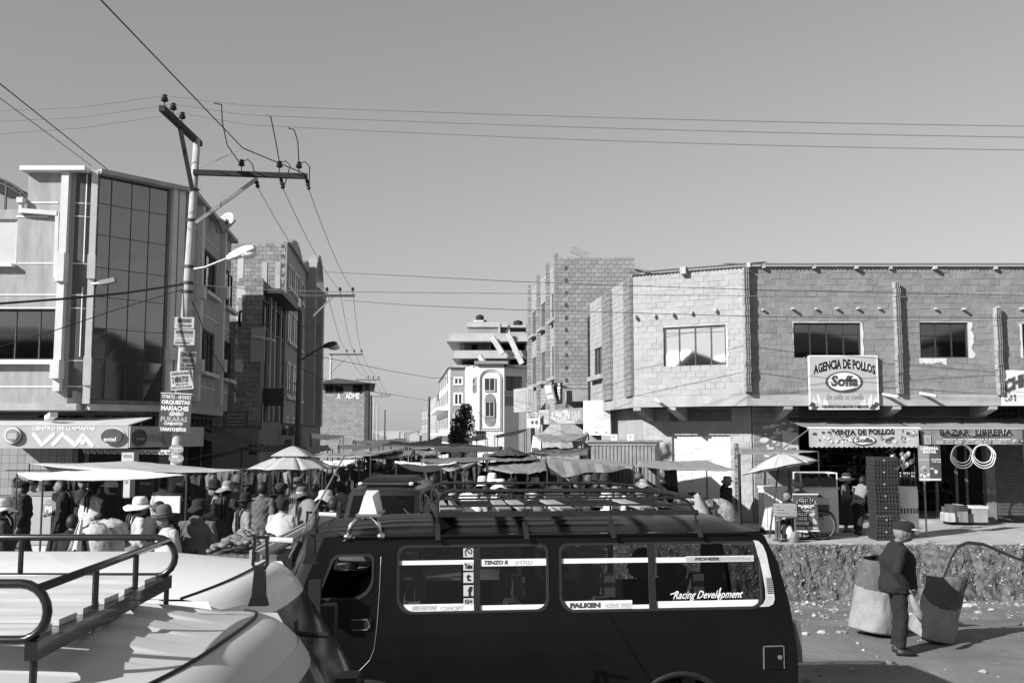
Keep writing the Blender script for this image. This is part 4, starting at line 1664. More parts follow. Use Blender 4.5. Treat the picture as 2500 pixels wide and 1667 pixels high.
P_ = Plane(at(1422, 1000, 35.5).x, 35.5, at(1492, 1000, 35.0).x, 35.0)
t, h_ = board('shop_sign', 'bright white phone company sign with round logo on the corner', P_, (1424, 978, 1490, 1062), M['white'])
disc(P_, 1434, 1023, 8, 13, 0, .008, M['sign_grey'], t, 'emblem')
disc(P_, 1434, 1023, 7.3, 12, .008, .012, M['white'], t, 'emblem')
disc(P_, 1470, 1017, 18, 9, 0, .006, M['sign_grey'], t, 'emblem')
ptext(P_, 'tigo', (1461, 1006, 1476, 1016), M['white'], t, n=.012, bold=.05)
ptext(P_, 'VIVA', (1450, 1035, 1484, 1048), M['sign_grey'], t, n=.006)
for cx in (1431, 1456, 1480):
 disc(P_, cx, 1055, 5, 2.5, 0, .006, M['sign_mid'], t, 'emblem')

# white ornate corner house
WB = thing('white_corner_house', 'white ornate corner house with rounded panel and oval-framed windows', 'building', (-1.6, 84, 0))
WBf = Plane(at(1167, 1000, 80).x, 80, at(1231, 1000, 80).x, 80)
WBr = Plane(at(1231, 1000, 80.3).x, 80.3, at(1300, 1000, 81.5).x, 81.5)
WBl = Plane(at(1153, 1000, 86).x, 86, at(1167, 1000, 80).x, 80)
wz1, wz2 = WBf.px(1200, 889)[1], WBr.px(1260, 897)[1]
wm = mat('white_wash', .72, .85, .06, 2)
prism('body', wm, WB, [tuple(WBl.pt(0, 0).xy), tuple(WBf.pt(0, 0).xy), tuple(WBf.pt(WBf.L, 0).xy), tuple(WBf.pt(WBf.L - .4, 0, -6).xy)], 0, wz1)
prism('wing', wm, WB, [tuple(WBr.pt(0, 0).xy), tuple(WBr.pt(WBr.L, 0).xy), tuple(WBr.pt(WBr.L, 0, -6).xy), tuple(WBr.pt(0, 0, -6).xy)], 0, wz2)
mb = MB()
mb.pbox(WBf, -.3, WBf.L + .3, wz1, wz1 + .25, -6, .35)
mb.pbox(WBr, 0.1, WBr.L, wz2, wz2 + .2, -6, .25)
mb.build('cornice', M['sign_mid'], WB)
mb = MB()      # raised outline panels
def ringpanel(P, l, t, r, b, wpx, n, rad):
 h_ = hole(P, l, t, r, b)
 k = .0329 * wpx
 pts_o, pts_i = [], []
 for (cx, cy, s0) in ((h_[1], h_[3], 0), (h_[0], h_[3], 90)):
  for i in range(9):
   tt = math.radians(s0 + 10 * i * 1.125)
   sx = -1 if cx == h_[1] else 1
   ox, oz = cx + sx * rad, cy - rad
   pts_o.append((ox + rad * math.cos(tt), oz + rad * math.sin(tt)))
   pts_i.append((ox + (rad - k) * math.cos(tt), oz + (rad - k) * math.sin(tt)))
 pts_o = [(h_[1], h_[2])] + pts_o + [(h_[0], h_[2])]
 pts_i = [(h_[1] - k, h_[2] + k)] + pts_i + [(h_[0] + k, h_[2] + k)]
 m_ = len(pts_o)
 for i in range(m_):
  j = (i + 1) % m_
  mb.poly([P.pt(*pts_i[i], n), P.pt(*pts_o[i], n), P.pt(*pts_o[j], n), P.pt(*pts_i[j], n)], .08, P.n)
ringpanel(WBf, 1171, 902, 1226, 1052, 1.2, .06, .75)
ringpanel(WBf, 1174.5, 906, 1222, 1047, .8, .06, .65)
mb.build('moulding', M['sign_mid'], WB)
disc(WBf, 1196, 977, 13, 17, 0, .05, M['sign_mid'], WB, 'window_surround', 24)
mb = MB()
mb.pbox(WBf, *hole(WBf, 1183, 977, 1209, 1028), 0, .05)
mb.build('window_surround', M['sign_mid'], WB)
disc(WBf, 1196, 1026, 13, 14, 0, .048, M['sign_mid'], WB, 'window_surround', 24)
window_unit(WBf, *hole(WBf, 1182, 922, 1209, 955), WB, cols=2, n=.08, frame=M['offwhite'], pane=M['glass_dark'], fw=.07)
window_unit(WBf, *hole(WBf, 1184, 979, 1207, 1018), WB, cols=2, n=.1, frame=M['offwhite'], pane=M['glass_dark'], fw=.06)
window_unit(WBr, *hole(WBr, 1236, 918, 1273, 954), WB, cols=3, n=.06, frame=M['sign_dark'], pane=M['glass_dark'], fw=.12)
window_unit(WBl, *hole(WBl, 1156, 925, 1164, 955), WB, cols=2, n=.06, frame=M['sign_mid'], pane=M['glass_dark'], fw=.1)
mb = MB()
mb.pbox(WBr, *hole(WBr, 1231, 956, 1300, 960), 0, .25)
mb.pbox(WBr, *hole(WBr, 1233, 966, 1258, 990), 0, .05)
mb.build('moulding', M['sign_mid'], WB)
# grey wing with white window surrounds further left
GW = thing('grey_house', 'grey house with white-framed square windows left of the white corner house', 'building', (-4.5, 96, 0))
GWf = Plane(at(1099, 1000, 92).x, 92, at(1136, 1000, 92).x, 92)
GWr = Plane(at(1136, 1000, 92).x, 92, at(1155, 1000, 90).x, 90)
gz = GWf.px(1120, 897)[1]
GWs = Plane(at(1073, 1000, 119).x, 119, at(1099, 1000, 92).x, 92)
prism('body', M['sign_mid'], GW, [tuple(GWs.pt(0, 0).xy), tuple(GWf.pt(0, 0).xy), tuple(GWf.pt(GWf.L, 0).xy), tuple(GWr.pt(GWr.L, 0).xy), tuple(GWr.pt(GWr.L, 0, -8).xy)], 0, gz)
mb = MB()
mb.pbox(GWr, 0.02, GWr.L, 0, gz - .01, 0, .06)
mb.pbox(GWs, 0, GWs.L - .02, 0, gz - .02, 0, .06)
mb.build('white_wall', wm, GW)
mb = MB()
mb.pbox(GWf, -.2, GWf.L + .2, gz, gz + .2, -4, .3)
mb.pbox(GWs, 0, GWs.L, gz, gz + .18, -2, .3)
mb.build('cornice', M['concrete'], GW)
for t_, b_ in ((920, 940), (958, 990), (1008, 1040)):
 window_unit(GWf, *hole(GWf, 1107, t_, 1131, b_), GW, cols=2, n=.05, frame=M['white'], pane=M['glass_dark'], fw=.16)
for a_ in range(5):
 for z_ in (3.2, 5.6, 7.6):
  window_unit(GWs, 2 + a_ * 5, 4.2 + a_ * 5, z_, z_ + 1.3, GW, cols=2, n=.1, frame=M['sign_mid'], pane=M['glass_dark'], fw=.14)
mb = MB()
for z_ in (2.9, 5.3):
 mb.pbox(GWs, 1, GWs.L - 2, z_ - .3, z_, .06, 1.1)
mb.build('balcony', wm, GW)
# far houses at the end of the right-hand row
for k, (l, r, t_, d0, m_) in enumerate(((1047, 1064, 968, 150, M['sign_grey']), (1030, 1047, 990, 200, M['sign_mid']), (1064, 1075, 953, 135, M['sign_dark']))):
 Pn = Plane(at(l, 1000, d0 + 25).x, d0 + 25, at(r, 1000, d0).x, d0)
 zt_ = Pn.px(r, t_)[1]
 hn = thing('far_house', ('tall grey house far down the right side of the street', 'lowest far house at the very end of the right-hand row', 'dark thin far house rising above the right-hand row')[k], 'building', Pn.pt(Pn.L / 2, 0))
 prism('body', m_, hn, [tuple(Pn.pt(0, 0).xy), tuple(Pn.pt(Pn.L, 0).xy), tuple(Pn.pt(Pn.L, 0, -9).xy), tuple(Pn.pt(0, 0, -9).xy)], 0, zt_)
 for i in range(4):
  for z_ in (3.2, 6.0):
   if z_ + 1.6 < zt_:
    window_unit(Pn, 2 + i * Pn.L / 4.6, 4.5 + i * Pn.L / 4.6, z_, z_ + 1.5, hn, cols=2, n=.05, frame=M['offwhite'], pane=M['glass_dark'], fw=.2)

# unfinished concrete building rising behind
CB = thing('unfinished_building', 'unfinished concrete frame building with open floors behind the white corner house', 'building', (1, 100, 0))
CBf = Plane(at(1080, 1000, 95).x, 95, at(1300, 1000, 95).x, 95)
cpale = mat('raw_concrete', .42, .92, .18, .6)


def cbox(l, t, r, b, n0, n1, m, name):
 mb = MB()
 mb.pbox(CBf, *hole(CBf, l, t, r, b), n0, n1)
 return mb.build(name, m, CB)


cbox(1098, 817, 1291, 832, -9, 1.4, cpale, 'parapet')
cbox(1092, 832, 1291, 837, -9, 1.6, cpale, 'floor_slab')
cbox(1110, 857, 1291, 872, -9, .9, cpale, 'parapet')
cbox(1105, 872, 1291, 877, -9, 1.3, cpale, 'floor_slab')
cbox(1113, 892, 1291, 900, -9, .6, cpale, 'floor_slab')
cbox(1141, 787, 1217, 818, -6, -.6, M['sign_mid'], 'stair_house')
cbox(1139, 785, 1239, 797, -6.4, -.4, cpale, 'roof_slab')
cbox(1217, 788, 1221, 818, -6, -.3, cpale, 'column')
cbox(1221, 790, 1239, 818, -5, -.7, M['sign_dark'], 'wall')
cbox(1240, 792, 1291, 797, -5, -.6, cpale, 'roof_slab')
cbox(1284, 795, 1291, 902, -5, 1.2, M['brick_far'], 'brick_pier')
cbox(1241, 796, 1245, 818, -2, -.7, cpale, 'column')
cbox(1118, 877, 1291, 892, -8, -2.2, M['sign_dark'], 'wall')
cbox(1130, 837, 1291, 857, -8, -1.8, M['sign_grey'], 'wall')
for l, r in ((1150, 1163), (1197, 1209), (1226, 1250), (1254, 1278)):
 cbox(l, 838, r, 852, -1.85, -1.7, M['dark'], 'opening')
for px in (1121, 1128, 1194, 1215):
 cbox(px, 837, px + 4, 857, -1.4, -.6, cpale, 'column')
for px in (1122, 1204, 1240):
 cbox(px, 877, px + 5, 892, -1.6, -.6, cpale, 'column')
for (xa, ya, xb, yb_) in ((1203, 828, 1228, 868), (1240, 818, 1274, 892), (1173, 872, 1183, 890)):
 mb = MB()
 mb.bar(CBf.pt(*CBf.px(xa, ya), 1.8), CBf.pt(*CBf.px(xb, yb_), 2.2), .25, .5)
 mb.build('raking_beam', cpale, CB)
for k, (px, t_, b_, w_) in enumerate(((1170, 762, 778, 19), (1265, 776, 791, 22))):
 a_, z0 = CBf.px(px, b_)
 h_ = CBf.px(px, t_)[1] - z0
 r_ = w_ * 95 / F / 2
 wt = thing('water_tank', ('black ribbed water tank on the stair house roof' if k == 0 else 'black ribbed water tank at the right over the open roof frame'), 'tank', CBf.pt(a_, z0, -2))
 mb = MB()
 nn = 26
 prof = [(.1, 0), (r_ * .92, .02), (r_, h_ * .25), (r_, h_ * .72), (r_ * .8, h_ * .85), (r_ * .3, h_ * .95), (r_ * .28, h_), (.05, h_)]
 cpos = CBf.pt(a_, z0, -2)
 mb.rings([[cpos + V(rr_ * (1 + .07 * (k_ % 2)) * math.cos(2 * math.pi * k_ / nn), rr_ * (1 + .07 * (k_ % 2)) * math.sin(2 * math.pi * k_ / nn), hh) for k_ in range(nn)] for rr_, hh in prof])
 mb.build('tank_body', M['black'], wt)
 if k == 0:
  cbox(1155, 779, 1186, 783, -3, -.8, M['offwhite'], 'tank_base')
  cbox(1180, 779, 1187, 786, -3, -.7, M['dark'], 'tank_base')

# dark tree in front of the grey house
TR = thing('street_tree', 'dense dark tree standing before the grey house down the street', 'tree', (at(1130, 1000, 70).x, 70, 0))
mb = MB()
tx = at(1130, 1000, 70).x
mb.tube([(tx, 70, 0), (tx + .05, 70, 1.4), (tx - .05, 70, 2.6), (tx + .1, 70, 4)], [.16, .13, .1, .04], 8)
for k in range(7):
 a_ = k * 2.4
 mb.tube([(tx, 70, 1.6 + k * .25), (tx + .5 * math.cos(a_), 70 + .5 * math.sin(a_), 2.3 + k * .3)], [.06, .02], 5)
mb.build('trunk', M['darkwood'], TR)
mb = MB()
leafm = mat('leaf_dark', .05, .7, .3, 4, isl=.45)
cl_ = [(tx + (px - 1130) * 70 / F, CAMH + (1062 - py) * 70 / F, r_) for px, py, r_ in ((1138, 1000, .42), (1130, 1020, .6), (1118, 1040, .55), (1142, 1030, .5), (1122, 1062, .65), (1140, 1060, .6), (1110, 1068, .45), (1131, 1085, .6))]
for i in range(3700):
 cx, cz_, r_ = R.choice(cl_)
 while True:
  d = V(R.uniform(-1, 1), R.uniform(-1, 1), R.uniform(-1, 1))
  if .2 < d.length < 1.2:
   break
 c_ = V(cx, 70, cz_) + d * r_
 a_ = V(R.uniform(-1, 1), R.uniform(-1, 1), R.uniform(-1, 1)).normalized() * .1
 b_ = a_.orthogonal().normalized() * .04
 mb.add([c_ - a_, c_ - b_, c_ + a_, c_ + b_], [(0, 1, 2, 3)])
mb.build('crown', leafm, TR)

# low hills and specks of town at the horizon
mb = MB()
mb.grid(lambda u, v: (-2600 + 5200 * u, 2900 + 900 * v, max(-1, (16 + 9 * noise.noise((u * 9, 0, 3)) + 5 * noise.noise((u * 31, 1, 3))) * math.sin(math.pi * min(1, v * 1.2 + .02) / 1.25))), 160, 6)
tag(mb.build('hills', mat('hill_earth', .4, 1, .15, .01), smooth=True), 'low pale hills on the horizon', kind='structure')
mb = MB()
for i in range(70):
 y = R.uniform(450, 1300)
 x = y * ((R.uniform(905, 1030) - 1250) / F)
 s_ = R.uniform(2, 6)
 mb.box(x, x + s_, y, y + 5, 0, R.uniform(1.5, 5), R.choice([0, 1, 1, 1]))
tag(mb.build('distant_town', [M['sign_grey'], M['sign_mid'], M['offwhite']]), 'specks of low houses far down the street', kind='stuff')
# houses across the avenue behind the camera, seen only mirrored in the glass
for k, (x0, x1, y0, y1, h_) in enumerate(((-46, -38, -22, -12, 8.6), (-35, -27, -32, -22, 8.8), (12, 29, -24, -14, 8.6), (31, 48, -26, -14, 9.4), (30, 46, 4, 18, 9.5), (27, 40, 21, 27, 6), (-80, -44, -66, -54, 13))):
 bh = thing('opposite_house', f'dark house across the avenue, mirrored in the window glass ({"farthest left, left, middle, right, far right, nearest right, remotest".split(", ")[k]} one)', 'building', ((x0 + x1) / 2, (y0 + y1) / 2, 0))
 prism('body', M['sign_dark'], bh, [(x0, y0), (x1, y0), (x1, y1), (x0, y1)], 0, h_)
 mb = MB()
 mb.add([V(x0 - .4, y0 - .4, h_), V(x1 + .4, y0 - .4, h_), V(x1 + .4, y1 + .4, h_), V(x0 - .4, y1 + .4, h_), V(x0 + (x1 - x0) * .35, (y0 + y1) / 2, h_ + 2), V(x0 + (x1 - x0) * .7, (y0 + y1) / 2, h_ + 2)], [(0, 1, 5, 4), (1, 2, 5), (2, 3, 4, 5), (3, 0, 4), (3, 2, 1, 0)])
 mb.build('roof', M['sign_dark'], bh)
# ---------------------------------------------------------------- poles and wires
def sagline(p, q, sag, n=14):
 p, q = Vector(p), Vector(q)
 return [p.lerp(q, i / n) - V(0, 0, sag * 4 * (i / n) * (1 - i / n)) for i in range(n + 1)]


def wire(label, pts, r=.012, m=None, name='power_cable', group='overhead wires'):
 mb = MB()
 mb.tube(pts, r, 5)
 o = mb.build(name, m or M['cable'])
 return tag(o, label, 'wire', group)


def insulator(p, parent, s=1.0):
 mb = MB()
 mb.lathe([(.012, -.14), (.012, -.02), (.05, 0), (.085, .02), (.06, .05), (.075, .075), (.05, .1), (.04, .12), (.055, .145), (.02, .16)], Vector(p), 12)
 if s != 1.0:
  c = Vector(p)
  mb.v = [tuple(c + (Vector(v) - c) * s) for v in mb.v]
 return mb.build('insulator', M['black'], parent)


D1 = 23.5
pb, ptop = at(418, 1336, D1), at(481, 338, D1)
UP = thing('utility_pole', 'nearest leaning concrete power pole with two crossarms, plastered with placards', 'pole', pb)
mb = MB()
mb.tube([pb - V(0, 0, .3)] + [pb.lerp(ptop, i / 8) for i in range(9)], [.16] + [.15 - .07 * i / 8 for i in range(9)], 14)
mb.build('shaft', M['pole'], UP, smooth=True)


def on_pole(y):
 t = (1336 - y) / (1336 - 338)
 return pb.lerp(ptop, t)


PUP = (ptop - pb).normalized()
zc1 = ptop.z - .12
ca0, ca1 = V(at(395, 262, 21.15).x, 21.15, at(395, 264, 21.15).z), V(at(490, 352, 23.95).x - .02, 23.95, at(490, 352, 23.95).z)
mb = MB()
arm_m = mat('arm_black', .025, .8, .3, 4)
mb.bar(ca0, ca1, .13, .13)
mb.build('crossarm', arm_m, UP)
mb = MB()
mb.bar(ca0.lerp(ca1, .45) - V(0, 0, .06), at(470, 466, 23.32), .09, .06)
mb.build('brace', M['steel'], UP)
ins1 = []
for px, py in ((425, 250), (443, 273), (459, 295)):
 t = (px - 395) / (490 - 395) * .95
 b_ = ca0.lerp(ca1, {425: .06, 443: .27, 459: .5}[px]) + V(.0, 0, .2)
 insulator(b_, UP)
 ins1.append(b_ + V(0, 0, .14))
cb0, cb1 = at(472, 421, 23.35), at(751, 431, 23.75)
mb = MB()
mb.bar(cb0, cb1, .12, .12)
mb.build('crossarm', arm_m, UP)
mb = MB()
mb.bar(at(477, 545, 23.4), at(628, 436, 23.6), .07, .08)
mb.bar(at(535, 508, 23.44), at(540, 478, 23.44), .015)
mb.bar(at(540, 478, 23.44), at(556, 474, 23.44), .015)
mb.build('brace', M['galv'], UP)
ins2 = []
for px in (588, 681, 729):
 b_ = cb0.lerp(cb1, (px - 472) / 279) + V(0, 0, .2)
 insulator(b_, UP)
 ins2.append(b_ + V(0, 0, .1))
hang = []
for px in (621, 683, 747):
 b_ = cb0.lerp(cb1, (px - 472) / 279)
 q = b_ + V(.05, .15, -.3)
 mb = MB()
 mb.lathe([(.02, 0), (.06, .05), (.03, .09), (.06, .14), (.03, .18), (.05, .23), (.01, .3)], q, 10, axis=b_ - q)
 mb.build('insulator', M['black'], UP)
 hang.append(q)
mb = MB()
for y in (468, 545, 660, 700, 722):
 p_ = on_pole(y)
 rr = .15 - .07 * ((1336 - y) / 998) + .012
 mb.lathe([(rr, -.035), (rr + .01, -.03), (rr + .01, .03), (rr, .035)], p_, 14, axis=PUP, cap=False)
 mb.bar(p_ + V(-rr - .06, -.02, 0), p_ + V(rr + .06, -.02, 0), .03)
mb.build('clamp', M['steel'], UP)
# street lamp on the pole
SLm = thing('street_lamp', 'bright white street lamp head on a slanting arm of the nearest pole', 'street light', on_pole(668))
mb = MB()
mb.tube([on_pole(668), at(500, 653, 23.4), at(560, 629, 23.2)], .03, 8)
mb.build('arm', M['galv'], SLm)


def lamp_head(p, q, s, parent, m):
 p, q = Vector(p), Vector(q)
 d = (q - p).normalized()
 a = d.cross(Z).normalized()
 u = a.cross(d)
 L = (q - p).length
 mb = MB()
 rings = []
 for t, w, h0, h1 in ((0, .05, -.04, .05), (.15, .08, -.06, .08), (.45, .12, -.08, .1), (.8, .13, -.07, .09), (1, .07, -.04, .04)):
  c = p + d * (L * t)
  rings.append([c - a * (w * s) + u * (h0 * s), c + a * (w * s) + u * (h0 * s), c + a * (w * .9 * s) + u * (h1 * .7 * s), c + u * (h1 * s), c - a * (w * .9 * s) + u * (h1 * .7 * s)])
 mb.rings(rings)
 mb.build('lamp_housing', m, parent)
 mb = MB()
 c = p + d * (L * .72) - u * (.09 * s)
 mb.blob(c, .12 * s, (1.5, 1, .75), 8)
 mb.build('lamp_bowl', mat('lamp_bowl', .7, .15, .05, 3), parent, smooth=True)


lamp_head(at(556, 630, 23.2), at(622, 603, 23.0), 1.15, SLm, M['white'])

# further poles of the row
prow = [(45, 734, 720, 867, 721, (799, 831, 862)), (82, 808, 864, 885, 863, (847, 865, 883)), (125, 871, 926, 927, 925, (899, 912, 925)), (179, 913, 967, 953, 966, (932, 942, 952))]
hooks = [hang]
labs = ['second power pole down the left side with a dark lower shaft', 'third pale power pole down the left side with one crossarm', 'fourth power pole down the left side of the street', 'fifth and thinnest power pole of the left row']
for k, (d_, px, py, ax_, ay_, ii) in enumerate(prow):
 tp = at(px, py, d_)
 t = thing('utility_pole', labs[k], 'pole', (tp.x + .02, d_, 0), 0, 'power poles down the street')
 mb = MB()
 mb.tube([V(tp.x, d_, -.2), V(tp.x, d_, 4), tp], [.16, .13, .09], 10)
 mb.build('shaft', M['darkwood'] if k == 0 else M['pole'], t, smooth=True)
 e = at(ax_, ay_, d_)
 mb = MB()
 mb.bar(V(tp.x - .1, d_ - .1, tp.z - .05), V(e.x, d_ - .1, tp.z - .05), .11)
 mb.build('crossarm', M['steel'], t)
 mb = MB()
 mb.bar(V(tp.x, d_ - .1, tp.z - 1.6), V(tp.x + (e.x - tp.x) * .6, d_ - .1, tp.z - .1), .06)
 mb.build('brace', M['galv'], t)
 hk = []
 for q in ii:
  b_ = V(at(q, py, d_).x, d_ - .1, tp.z + .18)
  insulator(b_, t, 1.0 + .15 * k)
  hk.append(b_)
 hooks.append(hk)
for k in range(len(hooks) - 1):
 for j in range(3):
  wire(f'street power line between pole {"one and two,two and three,three and four,four and five".split(",")[k]}, {("left", "middle", "right")[j]} strand', sagline(hooks[k][j], hooks[k + 1][j], .5 if k else .25), .009 + .003 * k, M['cable_grey'] if k < 2 else M['cable'])
# lamps on further poles
for (px0, py0, px1, py1, px2, py2, d_, lab) in ((737, 878, 790, 846, 823, 838, 44.7, 'dark street lamp head on the second pole, seen from behind'), (808, 970, 832, 953, 843, 947, 81.5, 'pale street lamp head on the third pole'), (871, 1002, 890, 988, 900, 983, 124, 'small street lamp head on the fourth pole')):
 t = thing('street_lamp', lab, 'street light', at(px0, py0, d_))
 mb = MB()
 mb.tube([at(px0, py0, d_), at((px0 + px1) / 2, (py0 + py1) / 2 - 2, d_), at(px1, py1, d_)], .035, 6)
 mb.build('arm', M['steel'], t)
 lamp_head(at(px1, py1, d_), at(px2, py2, d_), 1.5, t, M['steel'] if px0 == 737 else M['white'])
# a few poles on the right and small ones far down
for px, py, d_, lab in ((1048, 968, 130, 'dark pole at the far right-hand row'), (940, 1000, 240, 'dark pole farthest down the left side'), (922, 985, 210, 'thin pole between the fifth pole and the street end'), (885, 960, 100, 'bare pale post near the end of the brick hall'), (906, 965, 110, 'dark stout post right of the brick hall')):
 tp = at(px, py, d_)
 t = thing('utility_pole', lab, 'pole', (tp.x, d_, 0), 0, 'power poles down the street')
 mb = MB()
 mb.tube([V(tp.x, d_, 0), tp], [.2, .14], 8)
 mb.build('shaft', M['steel'] if 'dark' in lab else M['pole'], t)

# long avenue wires
for k, (yl, ye, ym, yr) in enumerate(((270, 250, 278, 308), (296, 273, 303, 335), (326, 295, 332, 366))):
 d_ = ins1[k].y
 left = [at(-500, yl + (yl - ye) * .95, d_), at(0, yl, d_)]
 c = ins1[k]
 pts = left + [at(200, (yl + ye) / 2 + 1.5, d_), c]
 for i in range(1, 15):
  x = 440 + i * 160
  u = (x - 440) / 2060
  y = ye + (yr - ye) * u + (ym - ye - (yr - ye) * .36) * 4.3 * u * (1 - min(u, 1))
  pts.append(at(x, y, d_))
 wire(('topmost', 'middle', 'lowest')[k] + ' of the three power lines crossing the sky', pts, .011, M['cable_grey'])
for pts_, lab in (((at(522, 252, 21.3), at(541, 256, 21.5), at(543, 300, 22), at(555, 355, 22.8), at(588, 402, 23.45)), 'left jumper wire'), ((at(650, 281, 21.9), at(661, 285, 22), at(668, 320, 22.6), at(676, 360, 23.2), ins2[1]), 'middle jumper wire'), ((at(703, 313, 22.5), at(718, 317, 22.6), at(727, 345, 23), ins2[2]), 'right jumper wire')):
 wire(lab + ' dropping from the power lines to the lower crossarm', list(pts_), .013)
for k in range(3):
 a_, b_ = ins2[k], hang[k]
 wire(('left', 'middle', 'right')[k] + ' short loop over the lower crossarm', [a_, a_ + V(.15, 0, .06), a_ + V(.25, .05, -.05), b_], .013)
wire('thick cable running from the upper left corner to a knot above the lower crossarm', [at(170, -80, 12), at(246, 0, 13.5), at(593, 362, 22.5)], .012)
wire('cable from the knot down to the crossarm end', [at(593, 362, 22.5), at(745, 425, 23.7)], .013)
wire('thin stay wire from the knot back to the pole', [at(593, 362, 22.5), at(490, 410, 23.4)], .008, M['cable_grey'])
wire('upper cable slanting from the left edge to the roof of the rendered building', [at(-60, 158, 17), at(0, 205, 18), at(262, 414, 27)], .012)
wire('lower cable slanting from the left edge to the roof of the rendered building', [at(-60, 195, 17), at(0, 240, 18), at(225, 406, 27)], .01, M['cable_grey'])
wire('pale cable from the pole clamp across the street to the right', [on_pole(703)] + [at(x, y, d_) for x, y, d_ in ((620, 706, 24), (800, 712, 24.4), (1000, 714, 25), (1500, 719, 26), (1900, 723, 26.5), (2600, 727, 27))], .009, M['cable_grey'])
wire('thin cable above it crossing in front of the brick corner building', [at(x, y, d_) for x, y, d_ in ((795, 664, 45), (1000, 674, 35), (1250, 687, 28), (1548, 698, 27.5), (1900, 709, 27), (2600, 724, 26.5))], .009, M['cable'])
wire('third thin cable lower across the brick facades', [at(x, y, d_) for x, y, d_ in ((840, 733, 45), (1000, 745, 36), (1250, 756, 28), (1550, 764, 27.5), (1900, 774, 27), (2600, 776, 26.5))], .009, M['cable'])
wire('thick bundled cable from the left edge to the pole', [at(-80, 748, 20)] + [at(x, y, d_) for x, y, d_ in ((0, 741, 20.5), (150, 730, 21.5), (300, 716, 22.5))] + [on_pole(701)], .026)
wire('thin slanting cable under the bundled cable', [at(-80, 865, 21), at(0, 846, 21.5), at(135, 806, 22), at(280, 757, 22.8), on_pole(712)], .011)
wire('service cable running down from the pole to the rendered building', [on_pole(722), at(480, 760, 25), at(520, 860, 29), at(585, 970, 34)], .012)
wire('cable from the second pole down to the right', [at(737, 862, 45), at(860, 886, 55), at(950, 905, 65), at(1050, 922, 78), at(1130, 925, 80)], .016)
wire('lower cable from the second pole toward the far right row', [at(737, 900, 45), at(820, 940, 60), at(886, 952, 80), at(1050, 978, 120)], .02)

# placards nailed to the pole
def placard(label, cx, cy, w, h, m, yaw=0, roll=0, d=-.17, shape=None):
 k = D1 / F
 r_ = math.radians
 right = V(math.cos(r_(yaw)), math.sin(r_(yaw)), 0)
 up = PUP.copy() if roll is None else (Z * math.cos(r_(roll)) + right * math.sin(r_(roll)))
 right = (right - up * right.dot(up)).normalized()
 c = at(cx, cy, D1 + d)
 t = thing('placard', label, 'sign', c, 0, 'placards on the power pole')
 n = right.cross(up)
 hw, hh = w * k / 2, h * k / 2
 mb = MB()
 if shape == 'oval':
  mb.poly([c + right * (hw * math.cos(2 * math.pi * i / 20)) + up * (hh * math.sin(2 * math.pi * i / 20)) for i in range(20)], .01, n)
 else:
  mb.poly([c - right * hw - up * hh, c + right * hw - up * hh, c + right * hw + up * hh, c - right * hw + up * hh], .01, n)
 mb.build('board', m, t)

 def tx(s, x, y, ww, hh_, mm, **kw):
  o_ = c + right * ((x - w / 2) * k) + up * ((h / 2 - y - hh_) * k)
  lettering(s, o_, right, up, ww * k, hh_ * k, mm, t, lift=.004, **kw)

 def bx(x, y, ww, hh_, mm, lf=.003):
  mb_ = MB()
  q = [c + right * ((a - w / 2) * k) + up * ((h / 2 - b) * k) + n * lf for a, b in ((x, y + hh_), (x + ww, y + hh_), (x + ww, y), (x, y))]
  mb_.poly(q, .002, n)
  mb_.build('print', mm, t)
 return tx, bx


tx, bx = placard('small square placard at the top of the pole with a dark group picture', 450, 788, 48, 28, M['sign_grey'], roll=1)
bx(7, 4, 34, 10, M['sign_dark'])
tx('CORALBA', 7, 17, 36, 8, M['black'])
tx, bx = placard('second placard with a script band name and a row of figures', 450, 823, 50, 38, M['sign_grey'], roll=1)
bx(4, 3, 42, 8, M['sign_dark'])
tx('Amaya', 5, 9, 40, 13, M['sign_mid'], shear=.2, bold=.03)
for i in range(7):
 bx(4 + i * 6, 24, 4.2, 5, M['sign_mid'])
bx(3, 31, 36, 4, M['sign_dark'])
tx, bx = placard('placard for floor sanding turned to the right', 459, 881, 38, 46, mat('placard_grey', .2, .7, .1, 3), yaw=8, roll=1, d=-.13)
tx('CEPILLANOS', 2, 3, 34, 10, M['black'], bold=.04)
tx('PISOS', 6, 18, 26, 9, M['black'], bold=.04)
tx('TEL. 2806965', 2, 31, 33, 5.5, M['black'])
tx('Cel. 65552748', 2, 39, 33, 5.5, M['black'])
tx, bx = placard('pale music group placard with a bold name and a sun mark', 444, 928, 56, 46, M['sign_grey'], yaw=-4, roll=-4, d=-.19)
tx('AGRUPACION MUSICAL', 3, 3, 50, 7, M['black'])
tx('2 MINUTOS', 4, 13, 40, 16, M['black'], bold=.05)
tx('MUSICA EN VIVO', 12, 31, 32, 4.5, M['black'])
tx('2804626-79511671-76563409', 2, 38, 50, 5, M['black'])
for i in range(7):
 t_ = i * .9
 bx(48 + 4 * math.cos(t_), 19 + 5 * math.sin(t_), 1.4, 1.4, M['sign_dark'])
tx, bx = placard('largest black placard with white lines of band names', 428, 1007, 74, 94, M['sign_dark'], yaw=6, roll=2, d=-.22)
bx(0, 0, 74, 2, M['white'], .004)
tx('77780722 - 68154321', 3, 5, 68, 9, M['white'], bold=.03)
tx('ORQUESTAS', 3, 17, 67, 12, M['white'], bold=.06)
tx('MARIACHIS', 3, 31, 65, 12, M['white'], bold=.05)
tx('GENERO', 22, 45, 34, 10, M['white'], bold=.05, shear=.15)
tx('PUKARAS', 4, 57, 62, 12, M['sign_grey'], bold=.03)
tx('CONJUNTOS', 12, 70, 44, 9, M['white'], bold=.06)
tx('YAMAYCHEÑOS', 3, 81, 62, 11, M['white'], bold=.06)
